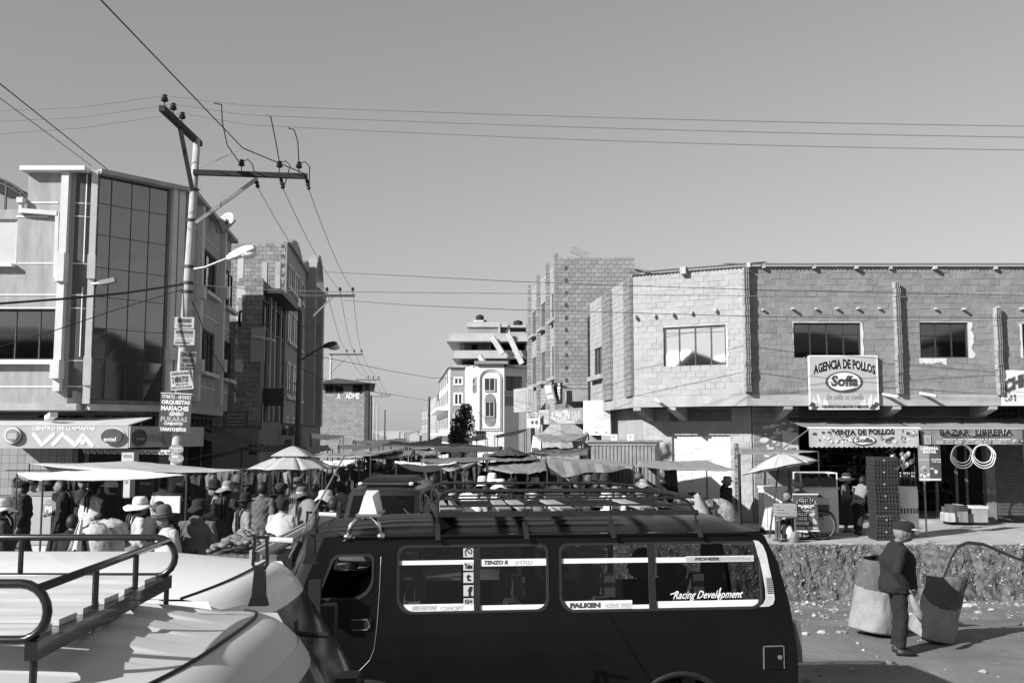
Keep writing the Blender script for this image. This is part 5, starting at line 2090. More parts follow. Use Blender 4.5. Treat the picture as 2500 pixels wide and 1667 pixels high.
tx, bx = placard('upper of two ovals for phone credit on the pole', 430, 1096, 36, 22, M['sign_mid'], roll=2, shape='oval')
tx('Recarga', 5, 6, 26, 6, M['white'], bold=.04)
tx('Aquí', 12, 13, 12, 5, M['white'])
tx, bx = placard('lower of two ovals for phone credit with a pale rim', 430, 1119, 37, 23, M['sign_mid'], roll=2, shape='oval')
bx(9, 4, 14, 6, M['white'])
tx('Tigo', 14, 5, 15, 7, M['sign_grey'])
tx('Recarga', 7, 13, 24, 4, M['white'])
tx, bx = placard('wrinkled pale sticker on the pole under the tarps', 432, 1176, 34, 22, M['sign_grey'], roll=0, shape='oval')
tx('AQUI', 9, 6, 16, 6, M['sign_mid'])
tx, bx = placard('lowest round sticker on the pole above the crowd', 430, 1196, 32, 22, M['sign_grey'], roll=0, shape='oval')
tx('AQUI', 8, 7, 16, 6, M['sign_mid'])

# ---------------------------------------------------------------- market canopies
cloth_white = mat('tarp_white', .86, .8, .05, 2, bump=.15, bscale=9, trans=.06)
cloth_grey = mat('tarp_grey', .3, .85, .25, 2, bump=.5, blotch=(2.5, .6, .42), bscale=9, trans=.2)
cloth_mid = mat('tarp_mid', .17, .85, .3, 2, bump=.5, blotch=(2.2, .6, .28), bscale=9, trans=.15)
cloth_dark = mat('tarp_dark', .07, .85, .2, 2, bump=.3, bscale=9, trans=.15)


def tarp(label, corners, m, sag=.12, ripple=.02, posts=True, ridge=None, stripes=None, hang_=0.0, seed=0):
 """corners: far left, far right, near right, near left as (px, py, depth)"""
 fl, fr, nr, nl = [at(*c) for c in corners]
 cen = (fl + fr + nr + nl) / 4
 t = thing('market_canopy', label, 'canopy', (cen.x, cen.y, 0), 0, 'cloth canopies over the market stalls')
 mb = MB()

 def fn(u, v):
  p = (fl * (1 - u) + fr * u) * (1 - v) + (nl * (1 - u) + nr * u) * v
  s_ = 16 * u * (1 - u) * v * (1 - v)
  z = -sag * s_ + ripple * (noise.noise((u * 5 + seed, v * 5, seed * 3.1)) + .55 * noise.noise((u * 14, v * 9 + seed, 2)) + .3 * abs(math.sin(u * 19 + v * 6 + seed)))
  if ridge:
   z += ridge * max(0, 1 - abs(v - .45) * 2.2) * max(0, 1 - abs(u - .5) * 1.9)
  edge = min(u, 1 - u, v, 1 - v)
  z -= .05 * (4 * u * (1 - u) if v in (0, 1) else 4 * v * (1 - v) if u in (0, 1) else 0)
  return p + V(0, 0, z)
 mb.sheet(fn, 30, 18, .012)
 if stripes:
  mb.m = [(int((i // 1) / 4) % 2) for i in range(len(mb.f))]
  mb.build('cloth', [m, stripes], t, smooth=True)
 else:
  mb.build('cloth', m, t, smooth=True)
 if posts:
  for c in (fl, fr, nr, nl):
   mb = MB()
   mb.tube([V(c.x, c.y, -.0), c + V(0, 0, -.005)], .02, 6)
   mb.build('post', M['steel'], t)
 return t


tarp('bright white square canopy, nearest on the left', [(42, 1154, 20), (300, 1143, 21.2), (456, 1159, 19.4), (105, 1170, 18.2)], cloth_white, .02, .015)
tarp('pale grey peaked canopy just behind the bright white one', [(72, 1131, 23.2), (360, 1131, 24.6), (592, 1148, 22.4), (300, 1147, 21.6)], mat('tarp_pale', .5, .8, .08, 2, trans=.2), .0, .015, ridge=.12, seed=2)
tarp('slack grey canopy left of the street axis behind the vented parasol', [(770, 1107, 27.5), (985, 1095, 30), (905, 1112, 24.5), (757, 1112, 25)], cloth_grey, .05, .03, seed=3)
tarp('small pale tarp between the vented parasol and the minibus', [(788, 1124, 23.5), (877, 1119, 24), (855, 1131, 22), (812, 1134, 21.5)], cloth_white, .06, .02, seed=4)
tarp('white sagging canopy over the dark minibus', [(964, 1126, 25.6), (1117, 1123, 26.1), (1110, 1131, 24.6), (968, 1129, 24.4)], cloth_white, .25, .03, seed=5)
tarp('short grey canopy right of the white sagging one', [(1112, 1126, 26.4), (1165, 1131, 26.0), (1112, 1145, 23.6), (1078, 1143, 24.0)], cloth_grey, .05, .03, seed=6)
tarp('large grey folded tarp in the middle of the market', [(1163, 1127, 27.2), (1335, 1117, 27.7), (1336, 1145, 24.4), (1248, 1156, 24.0)], mat('tarp_midgrey', .26, .85, .12, 2, bump=.3, bscale=8, trans=.2), .05, .04, seed=7)
tarp('grey sunshade with a broad pale patch in front of the white garage door', [(1560, 1124, 27.9), (1725, 1123, 29.0), (1803, 1147, 25.8), (1548, 1138, 25.2)], mat('tarp_garage', .34, .85, .12, 2, bump=.2, bscale=8, blotch=(.9, .6, .5), trans=.2), .02, .02, seed=8)
tarp('wide dark tarp behind the folded tarp', [(955, 1077, 37), (1130, 1083, 39), (1250, 1093, 34), (925, 1087, 32)], cloth_mid, .05, .04, seed=9)
tarp('long white tarp far down the market', [(862, 1075, 46), (992, 1069, 48), (995, 1079, 42), (868, 1083, 41)], cloth_white, .1, .05, seed=10)
tarp('second white tarp at the left of the far market', [(826, 1087, 40), (935, 1083, 41), (925, 1091, 37), (830, 1095, 36)], cloth_white, .08, .05, seed=11)
tarp('dark level canopy in the middle distance', [(1062, 1090, 33), (1225, 1089, 34), (1222, 1099, 29.5), (1066, 1101, 29)], cloth_dark, .03, .03, seed=12)
tarp('dark low canopy above the crowd', [(1028, 1118, 28), (1195, 1115, 28.5), (1190, 1123, 26), (1030, 1125, 25.6)], cloth_mid, .03, .03, seed=13)
tarp('dark triangular sail far down the street', [(990, 1083, 50), (1078, 1066, 52), (1078, 1084, 48), (1000, 1086, 47)], cloth_mid, .1, .05, seed=14)
tarp('dirty grey stall roof with a drooping right side near the block building', [(1306, 1061, 34), (1437, 1057, 35), (1420, 1076, 31), (1322, 1077, 30.5)], cloth_grey, .05, .04, seed=15)
tarp('sloping grey stall roof before the white corner house', [(1208, 1062, 58), (1285, 1046, 60), (1280, 1054, 55), (1215, 1068, 54)], cloth_grey, .03, .03, seed=16)
tarp('pale stall roof beside the dark tree', [(1133, 1069, 62), (1185, 1060, 64), (1190, 1071, 59), (1140, 1076, 58)], cloth_grey, .03, .03, seed=17)
tarp('thin grey awning behind the cart parasol on the pavement', [(1806, 1095, 29.6), (1925, 1096, 29.9), (1998, 1101, 28), (1803, 1106, 27.6)], cloth_grey, .03, .02, seed=18)
tarp('white slab canopy low beyond the second pole', [(758, 1057, 55), (838, 1062, 56), (830, 1070, 52), (760, 1070, 52)], cloth_white, .04, .03, seed=19)
tarp('short grey tarp left of the sagging white canopy', [(885, 1102, 29), (1012, 1098, 30), (1005, 1112, 27), (890, 1116, 26.5)], cloth_mid, .1, .04, seed=22)
tarp('grey tarp in the second row above the sagging white canopy', [(1000, 1096, 33), (1098, 1093, 34), (1100, 1106, 30), (1004, 1108, 29.5)], cloth_grey, .1, .04, seed=23)
tarp('dark tarp below the dark round parasol', [(1180, 1108, 28.5), (1305, 1105, 29), (1312, 1119, 26.5), (1188, 1121, 26.2)], cloth_mid, .08, .04, seed=24)
tarp('mid grey tarp in front of the block building shops', [(1300, 1092, 31), (1440, 1090, 31.5), (1436, 1108, 28.6), (1306, 1112, 28.2)], cloth_mid, .1, .05, seed=25)
tarp('grey awning low against the left shaded shops', [(590, 1092, 33), (700, 1084, 36), (745, 1092, 33), (640, 1102, 30)], cloth_dark, .06, .04, seed=26)
tarp('pale tarp over the stalls beyond the second pole', [(700, 1092, 36), (800, 1086, 38), (812, 1098, 34), (720, 1104, 33)], cloth_grey, .06, .04, seed=27)
tarp('grey tarp strip above the striped one', [(1335, 1116, 27.8), (1505, 1122, 28.6), (1548, 1136, 26.5), (1336, 1122, 26.5)], cloth_grey, .06, .03, seed=21)


def curtain(label, p0, p1, q0, q1, mats, nst, amp=.04):
 """hanging cloth: top edge p0-p1, bottom edge q0-q1 with vertical stripes"""
 t = thing('hanging_cloth', label, 'cloth', (q0 + q1) / 2)
 for k in range(nst):
  mb = MB()

  def fn(u, v, k=k):
   s_ = (k + u) / nst
   p = p0.lerp(p1, s_).lerp(q0.lerp(q1, s_), v)
   return p + V(0, amp * math.sin(s_ * 17) * v, -.03 * math.sin(s_ * 11) * v)
  w = 5
  pts = [fn(i / 4, j / 6) for j in range(7) for i in range(5)]
  pts2 = [p + V(0, .012, 0) for p in pts]
  fs = []
  for j in range(6):
   for i in range(4):
    a_ = j * 5 + i
    fs.append((a_, a_ + 5, a_ + 6, a_ + 1))
    fs.append((35 + a_, 35 + a_ + 1, 35 + a_ + 6, 35 + a_ + 5))
  mb.add(pts + pts2, fs)
  mb.build('stripe', mats[k % len(mats)], t, smooth=True)
 return t


curtain('striped cloth hanging as a side of the middle market stall', at(1334, 1122, 25.9), at(1545, 1139, 26.5), at(1347, 1166, 25.8), at(1545, 1143, 26.5), [mat('stripe_pale', .42, .85, .1, 2, trans=.2), cloth_grey], 11)
curtain('dirty white side cloth of the stall by the block building', at(1302, 1062, 31.5), at(1320, 1078, 30.5), at(1296, 1103, 31.5), at(1320, 1105, 30.5), [cloth_white], 2)
curtain('grey cloth drooping at the right of that stall', at(1396, 1077, 31), at(1437, 1060, 33), at(1402, 1100, 31), at(1428, 1080, 33), [cloth_grey], 2)


def parasol(label, px, pytop, d_, half, drop, m, vent=None, tilt=(0, 0), zb=0.0, n=8, m2=None, pole_off=0.0, rib_drop=.0):
 top = at(px, pytop, d_)
 t = thing('parasol', label, 'parasol', (top.x + pole_off, d_, zb))
 mb = MB()
 mb.tube([V(top.x + pole_off, d_, zb), top + V(0, 0, .03)], .022, 8)
 mb.build('pole', M['steel'], t)
 for k in range(n):
  a0, a1 = 2 * math.pi * (k + .5) / n, 2 * math.pi * (k + 1.5) / n
  mb = MB()

  def fn(u, v, a0=a0, a1=a1):
   r0 = half * v
   e0, e1 = V(math.cos(a0), math.sin(a0), 0), V(math.cos(a1), math.sin(a1), 0)
   e = e0.lerp(e1, u)
   z = -drop * (v ** 1.6) + (-.03 * math.sin(math.pi * u) * v) + (.05 * math.sin(math.pi * u) if v == 1 else 0)
   q = e * r0
   return top + q + V(0, 0, z + tilt[0] * q.x + tilt[1] * q.y)
  mb.sheet(fn, 4, 7, .008)
  mb.build('panel', (m2 if (m2 and k % 2) else m), t, smooth=True)
  rb = MB()
  e = V(math.cos(a0), math.sin(a0), 0)
  rb.tube([top + e * (half * v) + V(0, 0, -drop * v ** 1.6 - .02 + tilt[0] * e.x * half * v + tilt[1] * e.y * half * v) for v in (0, .3, .6, .85, 1.0)], .008, 5)
  rb.build('rib', M['steel'], t)
 if vent:
  mb = MB()
  mb.sheet(lambda u, v: top + V(vent * (2 * u - 1) * 1.0, vent * (2 * v - 1) * .9, .17 - .2 * max(abs(2 * u - 1), abs(2 * v - 1)) ** 1.3 + tilt[0] * vent * (2 * u - 1)), 10, 10, .01)
  mb.build('vent_cap', m, t)
 return t


parasol('large pale grey vented parasol over the left market crowd', 715, 1108, 21, .93, .3, mat('parasol_grey', .5, .8, .08, 3, trans=.2), vent=.38, n=8)
parasol('dark round parasol in the middle of the market', 1243, 1094, 28, .62, .2, cloth_dark, n=8)
parasol('white tilted parasol over the snack cart on the pavement', 1906, 1108, 26, .98, .36, mat('parasol_white', .66, .8, .06, 3, trans=.25), n=8, pole_off=-.35, tilt=(.17, -.12), m2=mat('parasol_white2', .6, .8, .06, 3, trans=.25))

# sloping dark awnings on the shaded street side
for k, (s0, s1, z1, z0, out) in enumerate(((.3, 3.4, 3.0, 2.25, 1.7), (3.8, 7.0, 3.0, 2.3, 1.9))):
 t = thing('shop_awning', ('nearer' if k == 0 else 'farther') + ' sloping dark awning on the shaded street side', 'awning', GLS.pt((s0 + s1) / 2, z0, out / 2))
 mb = MB()
 mb.sheet(lambda u, v: GLS.pt(s0 + (s1 - s0) * u, z1 + (z0 - z1) * v - .04 * math.sin(math.pi * v), .05 + out * v), 8, 5, .01)
 mb.build('cloth', cloth_dark, t)
 for s_ in (s0, s1):
  mb = MB()
  mb.bar(GLS.pt(s_, z0 - .02, out), GLS.pt(s_, z0 - .5, .02), .03)
  mb.build('strut', M['steel'], t)
# small hung boards and paper banners on the shaded side
PL_ = Plane(-9.1, 31, -9.9, 38.5)
tt, h_ = board('shop_sign', 'dark arched board with rows of small faded writing on the shaded side', Plane(at(545, 1000, 33).x, 33, at(608, 1000, 33.4).x, 33.4), (546, 1003, 606, 1044), M['sign_dark'])
Pq = Plane(at(545, 1000, 33).x, 33, at(608, 1000, 33.4).x, 33.4)
for i in range(4):
 mb = MB()
 for k in range(9):
  a_, z_ = Pq.px(555 + k * 5, 1013 + i * 8.5)
  mb.pbox(Pq, a_, a_ + R.uniform(.03, .06), z_, z_ + R.uniform(.03, .06), 0, .004)
 mb.build('print', M['sign_mid'], tt)
for (l, t_, r, b, d_, m_, lab) in ((613, 955, 622, 1048, 39.5, M['sign_grey'], 'tall narrow grey board hung on the small dark building'), (622, 986, 640, 1049, 39.4, M['sign_grey'], 'paler board beside the tall narrow one'), (618, 948, 692, 990, 40, M['sign_dark'], 'dark advertising box with a round picture on the small building'), (613, 800, 645, 882, 38.6, M['sign_grey'], 'faded cloth banner hanging from the small dark building'),
        (664, 1042, 682, 1058, 46, M['sign_mid'], 'small crumpled paper banner, left of three'), (683, 1046, 701, 1062, 46, M['sign_mid'], 'small crumpled paper banner, middle of three'), (704, 1040, 719, 1064, 45, M['sign_mid'], 'small crumpled paper banner, right of three'), (608, 1080, 628, 1110, 36, M['sign_mid'], 'grey paper hung under the farther dark awning'), (695, 1072, 712, 1100, 44, M['sign_mid'], 'pale paper sheet hung by the second pole')):
 Pn = Plane(at(l, 1000, d_).x, d_, at(r, 1000, d_ - .3).x, d_ - .3)
 board('hanging_board', lab, Pn, (l, t_, r, b), m_, th=.03)
t = thing('rod_lamp', 'white rod sticking out over the street from the small dark building', 'rod', at(625, 822, 38.4))
mb = MB()
mb.tube([at(620, 821, 38.6), at(669, 831, 37.6)], .05, 8)
mb.build('rod', M['offwhite'], t)
t = thing('cable_coil', 'coil of cable hung on the rendered building wall', 'coil', LS.pt(*LS.px(579, 777), .1))
mb = MB()
for k in range(3):
 c_ = LS.pt(*LS.px(579, 777), .1 + .03 * k)
 mb.tube([c_ + LS.d * (.3 * math.cos(a_ / 14 * 2 * math.pi)) + Z * (.3 * math.sin(a_ / 14 * 2 * math.pi)) for a_ in range(15)], .02, 5)
mb.build('loops', M['cable'], t)

# ---------------------------------------------------------------- stalls and goods
goods_m = [mat('goods_dark', .05, .8, .4, 4, isl=.6), mat('goods_mid', .16, .8, .4, 4, isl=.6), mat('goods_pale', .45, .8, .3, 4, isl=.35)]


def stall(label, px, d_, w, dep, goods='mixed', back=True, h=.75, zt=1.78):
 c = at(px, 1062, d_)
 t = thing('market_stall', label, 'stall', (c.x, d_, 0), 0, 'market stalls with goods under the canopies')
 x0, x1, y0, y1 = c.x - w / 2, c.x + w / 2, d_ - dep / 2, d_ + dep / 2
 mb = MB()
 mb.box(x0, x1, y0, y1, h - .04, h)
 mb.build('table_top', M['darkwood'], t)
 for x in (x0 + .06, x1 - .06):
  for y in (y0 + .06, y1 - .06):
   mb = MB()
   mb.box(x - .025, x + .025, y - .025, y + .025, 0, h - .042)
   mb.build('leg', M['darkwood'], t)
 mb = MB()
 mb.sheet(lambda u, v: (x0 + (x1 - x0) * u, y0 - .02 - .03 * abs(math.sin(u * 14)) * v, h - .01 - (h - .12) * v), 30, 4, .006)
 mb.build('skirt_cloth', R.choice([cloth_dark, cloth_mid]), t)
 mb = MB()
 n = int(w * 26)
 for i in range(n):
  x = R.uniform(x0 + .05, x1 - .05)
  y = R.uniform(y0 + .05, y1 - .05)
  z = h + (.25 * ((y - y0) / dep)) + R.uniform(0, .1)
  mi = {'mixed': R.choice([0, 0, 1, 1, 2]), 'dark': R.choice([0, 0, 0, 1]), 'shoes': R.choice([2, 2, 0])}[goods]
  if R.random() < .5:
   s_ = R.uniform(.05, .13)
   mb.blob((x, y, z + s_ * .5), s_, (1.2, 1, .8), 4, .12, mi)
  else:
   a_, b_ = R.uniform(.06, .16), R.uniform(.05, .12)
   mb.box(x - a_, x + a_, y - b_, y + b_, z, z + R.uniform(.05, .2), mi)
 o = mb.build('goods', goods_m, t)
 o['kind'] = 'stuff'
 if back:
  for i in range(int(w / .34)):
   mb = MB()
   x = x0 + .17 + i * .34
   hh = R.uniform(.6, 1.0)
   ww = R.uniform(.12, .17)
   zz = zt - R.uniform(0, .15)
   rings = []
   for v in range(5):
    wv = ww * (.35, 1.15, .85, .9, .95)[v]
    sg_ = .02 * math.sin(v * 2 + i)
    zv = zz - hh * (0, .08, .4, .7, 1)[v]
    rings.append([V(x - wv, y1, zv), V(x - wv * .4, y1 - .045 - sg_, zv), V(x + wv * .1, y1 - .02 + sg_, zv), V(x + wv * .6, y1 - .05, zv), V(x + wv, y1, zv), V(x, y1 + .04, zv)])
   mb.rings(rings)
   mb.build('hung_garment', R.choice([goods_m[0], goods_m[0], goods_m[0], goods_m[1]]), t)
  mb = MB()
  mb.tube([V(x0 - .1, y1, zt + .02), V(x1 + .1, y1, zt + .02)], .015, 5)
  mb.build('rail', M['steel'], t)
 return t


for a_ in ((('dark clothes stall at the far left under the two pale canopies', 120, 24.0, 2.2, .8), {'goods': 'dark'}), (('clothes stall behind the bowler-hatted vendors', 520, 24.5, 2.0, .8), {'goods': 'dark'}),
  (('stall under the vented parasol', 640, 25.0, 1.8, .8), {'goods': 'dark'}), (('stall right of the vented parasol', 800, 25.5, 1.6, .8), {}), (('stacked goods stall left of the minibus', 870, 26.5, 1.4, .8), {}),
  (('stall behind the minibus roof', 960, 28.0, 1.8, .8), {}), (('shoe stall in the middle crowd', 1050, 30.0, 1.8, .8), {'goods': 'shoes'}), (('stall under the short grey canopy', 1140, 29.0, 1.8, .8), {}),
  (('stall under the large folded tarp', 1265, 27.5, 2.2, .9), {'goods': 'dark'}), (('stall behind the striped cloth', 1380, 26.5, 1.8, .8), {}), (('low goods stall before the corrugated kiosk', 1450, 25.2, 2.0, .8), {'back': False}),
  (('goods table in front of the white garage door', 1660, 26.2, 1.6, .8), {'back': False}), (('far stall under the dark level canopy', 1150, 34, 2.2, .9), {}), (('far stall left of the street axis', 900, 36, 2.4, .9), {}), (('farther stall at the street axis', 1010, 44, 2.6, 1), {}), (('stall under the grey roof by the block building', 1370, 33.5, 1.6, .8), {})):
 stall(*a_[0], **a_[1])
# speaker-like printed boxes, crates of the market
box_m = mat('carton', .3, .85, .15, 3)
for px, py, d_, w, h_, m_, lab in ((1380, 1196, 26.4, .3, .42, M['offwhite'], 'white poster board with three dark rings standing among the stalls'),):
 p = at(px, py, d_)
 t = thing('poster_board', lab, 'poster', (p.x, d_, 0))
 mb = MB()
 mb.box(p.x - w / 2, p.x + w / 2, d_ - .1, d_ - .06, p.z, p.z + h_)
 mb.build('body', m_, t)
 mb = MB()
 mb.box(p.x - .02, p.x + .02, d_ - .058, d_ - .02, 0, p.z + .2)
 mb.build('post', M['steel'], t)
 if True:
  Pn = Plane(p.x - w / 2, d_ - .1, p.x + w / 2, d_ - .1)
  for k in range(3):
   mb = MB()
   cz_ = p.z + .075 + k * .135
   mb.poly([Pn.pt(w / 2 + .11 * math.cos(i / 20 * 6.283), cz_ + .055 * math.sin(i / 20 * 6.283), .006) for i in range(20)], .005, Pn.n)
   mb.poly([Pn.pt(w / 2 + .04 * math.cos(i / 20 * 6.283), cz_ + .018 * math.sin(i / 20 * 6.283), .01) for i in range(20)], .003, Pn.n)
   mb.build('print', M['sign_dark'], t)
# stacked tower of pale sacks right of the minibus
SK = thing('sack_pile', 'stacked rows of small pale packets beside the dark minibus', 'pile', (at(1035, 1200, 22).x, 22, 0))
mb = MB()
for i in range(14):
 for j in range(5):
  mb.blob((at(1020 + j * 8, 1200, 22).x + R.uniform(-.02, .02), 22 + R.uniform(-.05, .05), .08 + i * .105), .06, (1.1, 1, .75), 5, .1, R.choice([0, 0, 1]))
tag(mb.build('packets', [goods_m[2], goods_m[1]], SK, smooth=True), kind='stuff')
# heap of produce on a plank bin at the left
HB = thing('produce_bin', 'wooden bin heaped with pale produce in front of the left crowd', 'bin', (at(600, 1330, 13.6).x, 13.6, 0))
mb = MB()
x0, x1 = at(520, 1330, 13.5).x, at(690, 1330, 13.5).x
for i in range(9):
 bm_ = MB()
 w_ = (x1 - x0) / 9
 bm_.box(x0 + w_ * i, x0 + w_ * (i + .96), 13.2, 13.23, .2, 1.1)
 bm_.build('plank', M['darkwood'], HB)
mb.box(x0, x1, 13.24, 14.1, .2, 1.08)
mb.build('bin_body', M['darkwood'], HB)
mb = MB()
for i in range(330):
 u, v = R.uniform(.02, .98), R.random()
 z = 1.1 + .22 * math.sin(math.pi * u) * (1 - abs(v - .5)) + R.uniform(0, .06)
 mb.blob((x0 + (x1 - x0) * u, 13.25 + .85 * v, z), R.uniform(.03, .055), (1.3, 1, .7), 4, .2)
tag(mb.build('produce', mat('produce', .17, .8, .3, 8, isl=.35), HB, smooth=True), kind='stuff')
# corrugated kiosk container at the corner
KS = thing('metal_kiosk', 'grey corrugated metal kiosk standing by the brick corner', 'kiosk', (at(1520, 1200, 28).x, 28.6, 0))
KP = Plane(at(1442, 1100, 28.3).x, 28.3, at(1598, 1100, 27.9).x, 27.9)
kz = KP.px(1520, 1079)[1]
km = mat('kiosk_metal', .24, .55, .25, 3, metal=.3, blotch=(4, .62, .1))
mb = MB()
a0, a1 = 0, KP.L
mb.pbox(KP, a0, a1, .15, kz, -1.8, -.03)
mb.build('body', M['sign_dark'], KS)
for i in range(17):
 mb = MB()
 a_ = KP.L * (i + .15) / 17
 mb.add([KP.pt(a_, .2, 0), KP.pt(a_ + .06, .2, .045), KP.pt(a_ + .1, .2, .045), KP.pt(a_ + .15, .2, 0), KP.pt(a_, kz - .1, 0), KP.pt(a_ + .06, kz - .1, .045), KP.pt(a_ + .1, kz - .1, .045), KP.pt(a_ + .15, kz - .1, 0), KP.pt(a_, .2, -.03), KP.pt(a_ + .15, .2, -.03), KP.pt(a_, kz - .1, -.03), KP.pt(a_ + .15, kz - .1, -.03)],
  [(0, 1, 5, 4), (1, 2, 6, 5), (2, 3, 7, 6), (8, 0, 4, 10), (3, 9, 11, 7), (4, 5, 6, 7, 11, 10), (0, 8, 9, 3, 2, 1)])
 mb.build('rib', km, KS)
mb = MB()
mb.pbox(KP, -.1, a1 + .1, kz, kz + .05, -1.9, .12)
mb.build('roof_edge', M['galv'], KS)
for q_ in ((kz - .098, kz - .002, -.02, .06), (1.12, 1.18, .05, .07)):
 mb = MB()
 mb.pbox(KP, -.05, a1 + .05, *q_)
 mb.build('rail', M['galv'], KS)
for k, px in enumerate((1500, 1540)):
 a_, z_ = KP.px(px, 1074)
 t = thing('notice_board', ('left' if k == 0 else 'right') + ' small white notice standing on the kiosk roof', 'sign', KP.pt(a_, kz + .05, .05))
 mb = MB()
 mb.pbox(KP, a_ - .09, a_ + .09, kz + .052, kz + .22, .03, .05)
 mb.build('board', M['white'], t)
 for i in range(3):
  mb = MB()
  mb.pbox(KP, a_ - .06, a_ + .06 - .02 * i, kz + .09 + i * .04, kz + .105 + i * .04, .05, .054)
  mb.build('print', M['sign_dark'], t)
# pole sign BAÑO
P_ = Plane(at(1160, 1062, 48).x, 48, at(1188, 1062, 48).x, 48)
t, h_ = board('arrow_sign', 'white toilet sign with an arrow on a post amid the tarps', P_, (1161, 1051, 1187, 1068), M['white'])
ptext(P_, 'BAÑO', (1163, 1052, 1185, 1059), M['black'], t, n=.006, bold=.06)
ptext(P_, 'PUBLICO', (1165, 1060, 1184, 1062.4), M['black'], t, n=.006)
mb = MB()
a0, z_ = P_.px(1164, 1065.5)
a1 = P_.px(1183, 1065)[0]
mb.pbox(P_, a0, a1 - .08, z_ - .012, z_ + .012, 0, .006)
mb.poly([P_.pt(a1, z_, .006), P_.pt(a1 - .1, z_ + .05, .006), P_.pt(a1 - .1, z_ - .05, .006)], .005, P_.n)
mb.build('print', M['black'], t)
mb = MB()
mb.bar(P_.pt(.08, 0, -.09), P_.pt(.08, 2.9, -.09), .05)
mb.build('post', M['steel'], t)
# ---------------------------------------------------------------- people
def cloth(name, g, **k):
 k.setdefault('var', .15)
 return mat('cloth_' + name, g, .9, k.pop('var'), 6, bump=.4, bscale=25, **k)


SKIN = mat('skin', .2, .6, .12, 8)
EYE = mat('eye_dark', .02, .3, .1, 5)
HAIR = mat('hair_black', .018, .55, .3, 20)
GREYHAIR = mat('hair_grey', .22, .7, .3, 30)
CLO = dict(black=cloth('black', .016), dark=cloth('dark', .035), mid=cloth('mid', .11), grey=cloth('grey', .24), light=cloth('light', .45), white=cloth('white', .72),
  denim=cloth('denim', .12), stripe=mat('cloth_awayo', .2, .9, .5, 9, stretch=(14, 1, 3), bump=.3, bscale=20), pattern=mat('cloth_pattern', .22, .9, .3, 4, blotch=(14, .52, .55)),
  floral=mat('cloth_floral', .5, .9, .2, 5, blotch=(9, .56, .12)), shoe=mat('shoe_black', .02, .5, .2, 8), plaid=cloth('plaid', .55))


def remesh(mb, name, mats, voxel, wrinkle=0.0, wf=9.0, seed=0.0):
 me0 = mb.mesh('tmp', [])
 o = bpy.data.objects.new('tmp', me0)
 COL.objects.link(o)
 md = o.modifiers.new('r', 'REMESH')
 md.mode = 'VOXEL'
 md.voxel_size = voxel
 sm = o.modifiers.new('s', 'SMOOTH')
 sm.iterations = 3
 sm.factor = .5
 dg = bpy.context.evaluated_depsgraph_get()
 me = bpy.data.meshes.new_from_object(o.evaluated_get(dg))
 bpy.data.objects.remove(o)
 bpy.data.meshes.remove(me0)
 me.name = name
 n = len(me.vertices)
 if wrinkle and n:
  co = np.empty(n * 3)
  no = np.empty(n * 3)
  me.vertices.foreach_get('co', co)
  me.vertex_normals.foreach_get('vector', no)
  co, no = co.reshape(-1, 3), no.reshape(-1, 3)
  x, y, z = co[:, 0] * wf, co[:, 1] * wf, co[:, 2] * wf
  d = np.sin(z * 2.1 + 2.3 * np.sin(x * 1.7 + seed) + seed) * np.cos(y * 1.9 + 1.4 * np.sin(z * 1.3 + seed * 2)) + .6 * np.sin(z * 4.7 + 3 * np.sin(x * 2.9 + y * 2.3 + seed))
  co += no * (d * wrinkle)[:, None]
  me.vertices.foreach_set('co', co.ravel())
 me.materials.clear()
 for m in mats:
  me.materials.append(m)
 me.polygons.foreach_set('use_smooth', [True] * len(me.polygons))
 me.update()
 return me


def add_part(name, me, parent):
 o = bpy.data.objects.new(name, me)
 o.parent = parent
 ORG[o] = ORG[parent]
 COL.objects.link(o)
 return o


PEOPLE = []


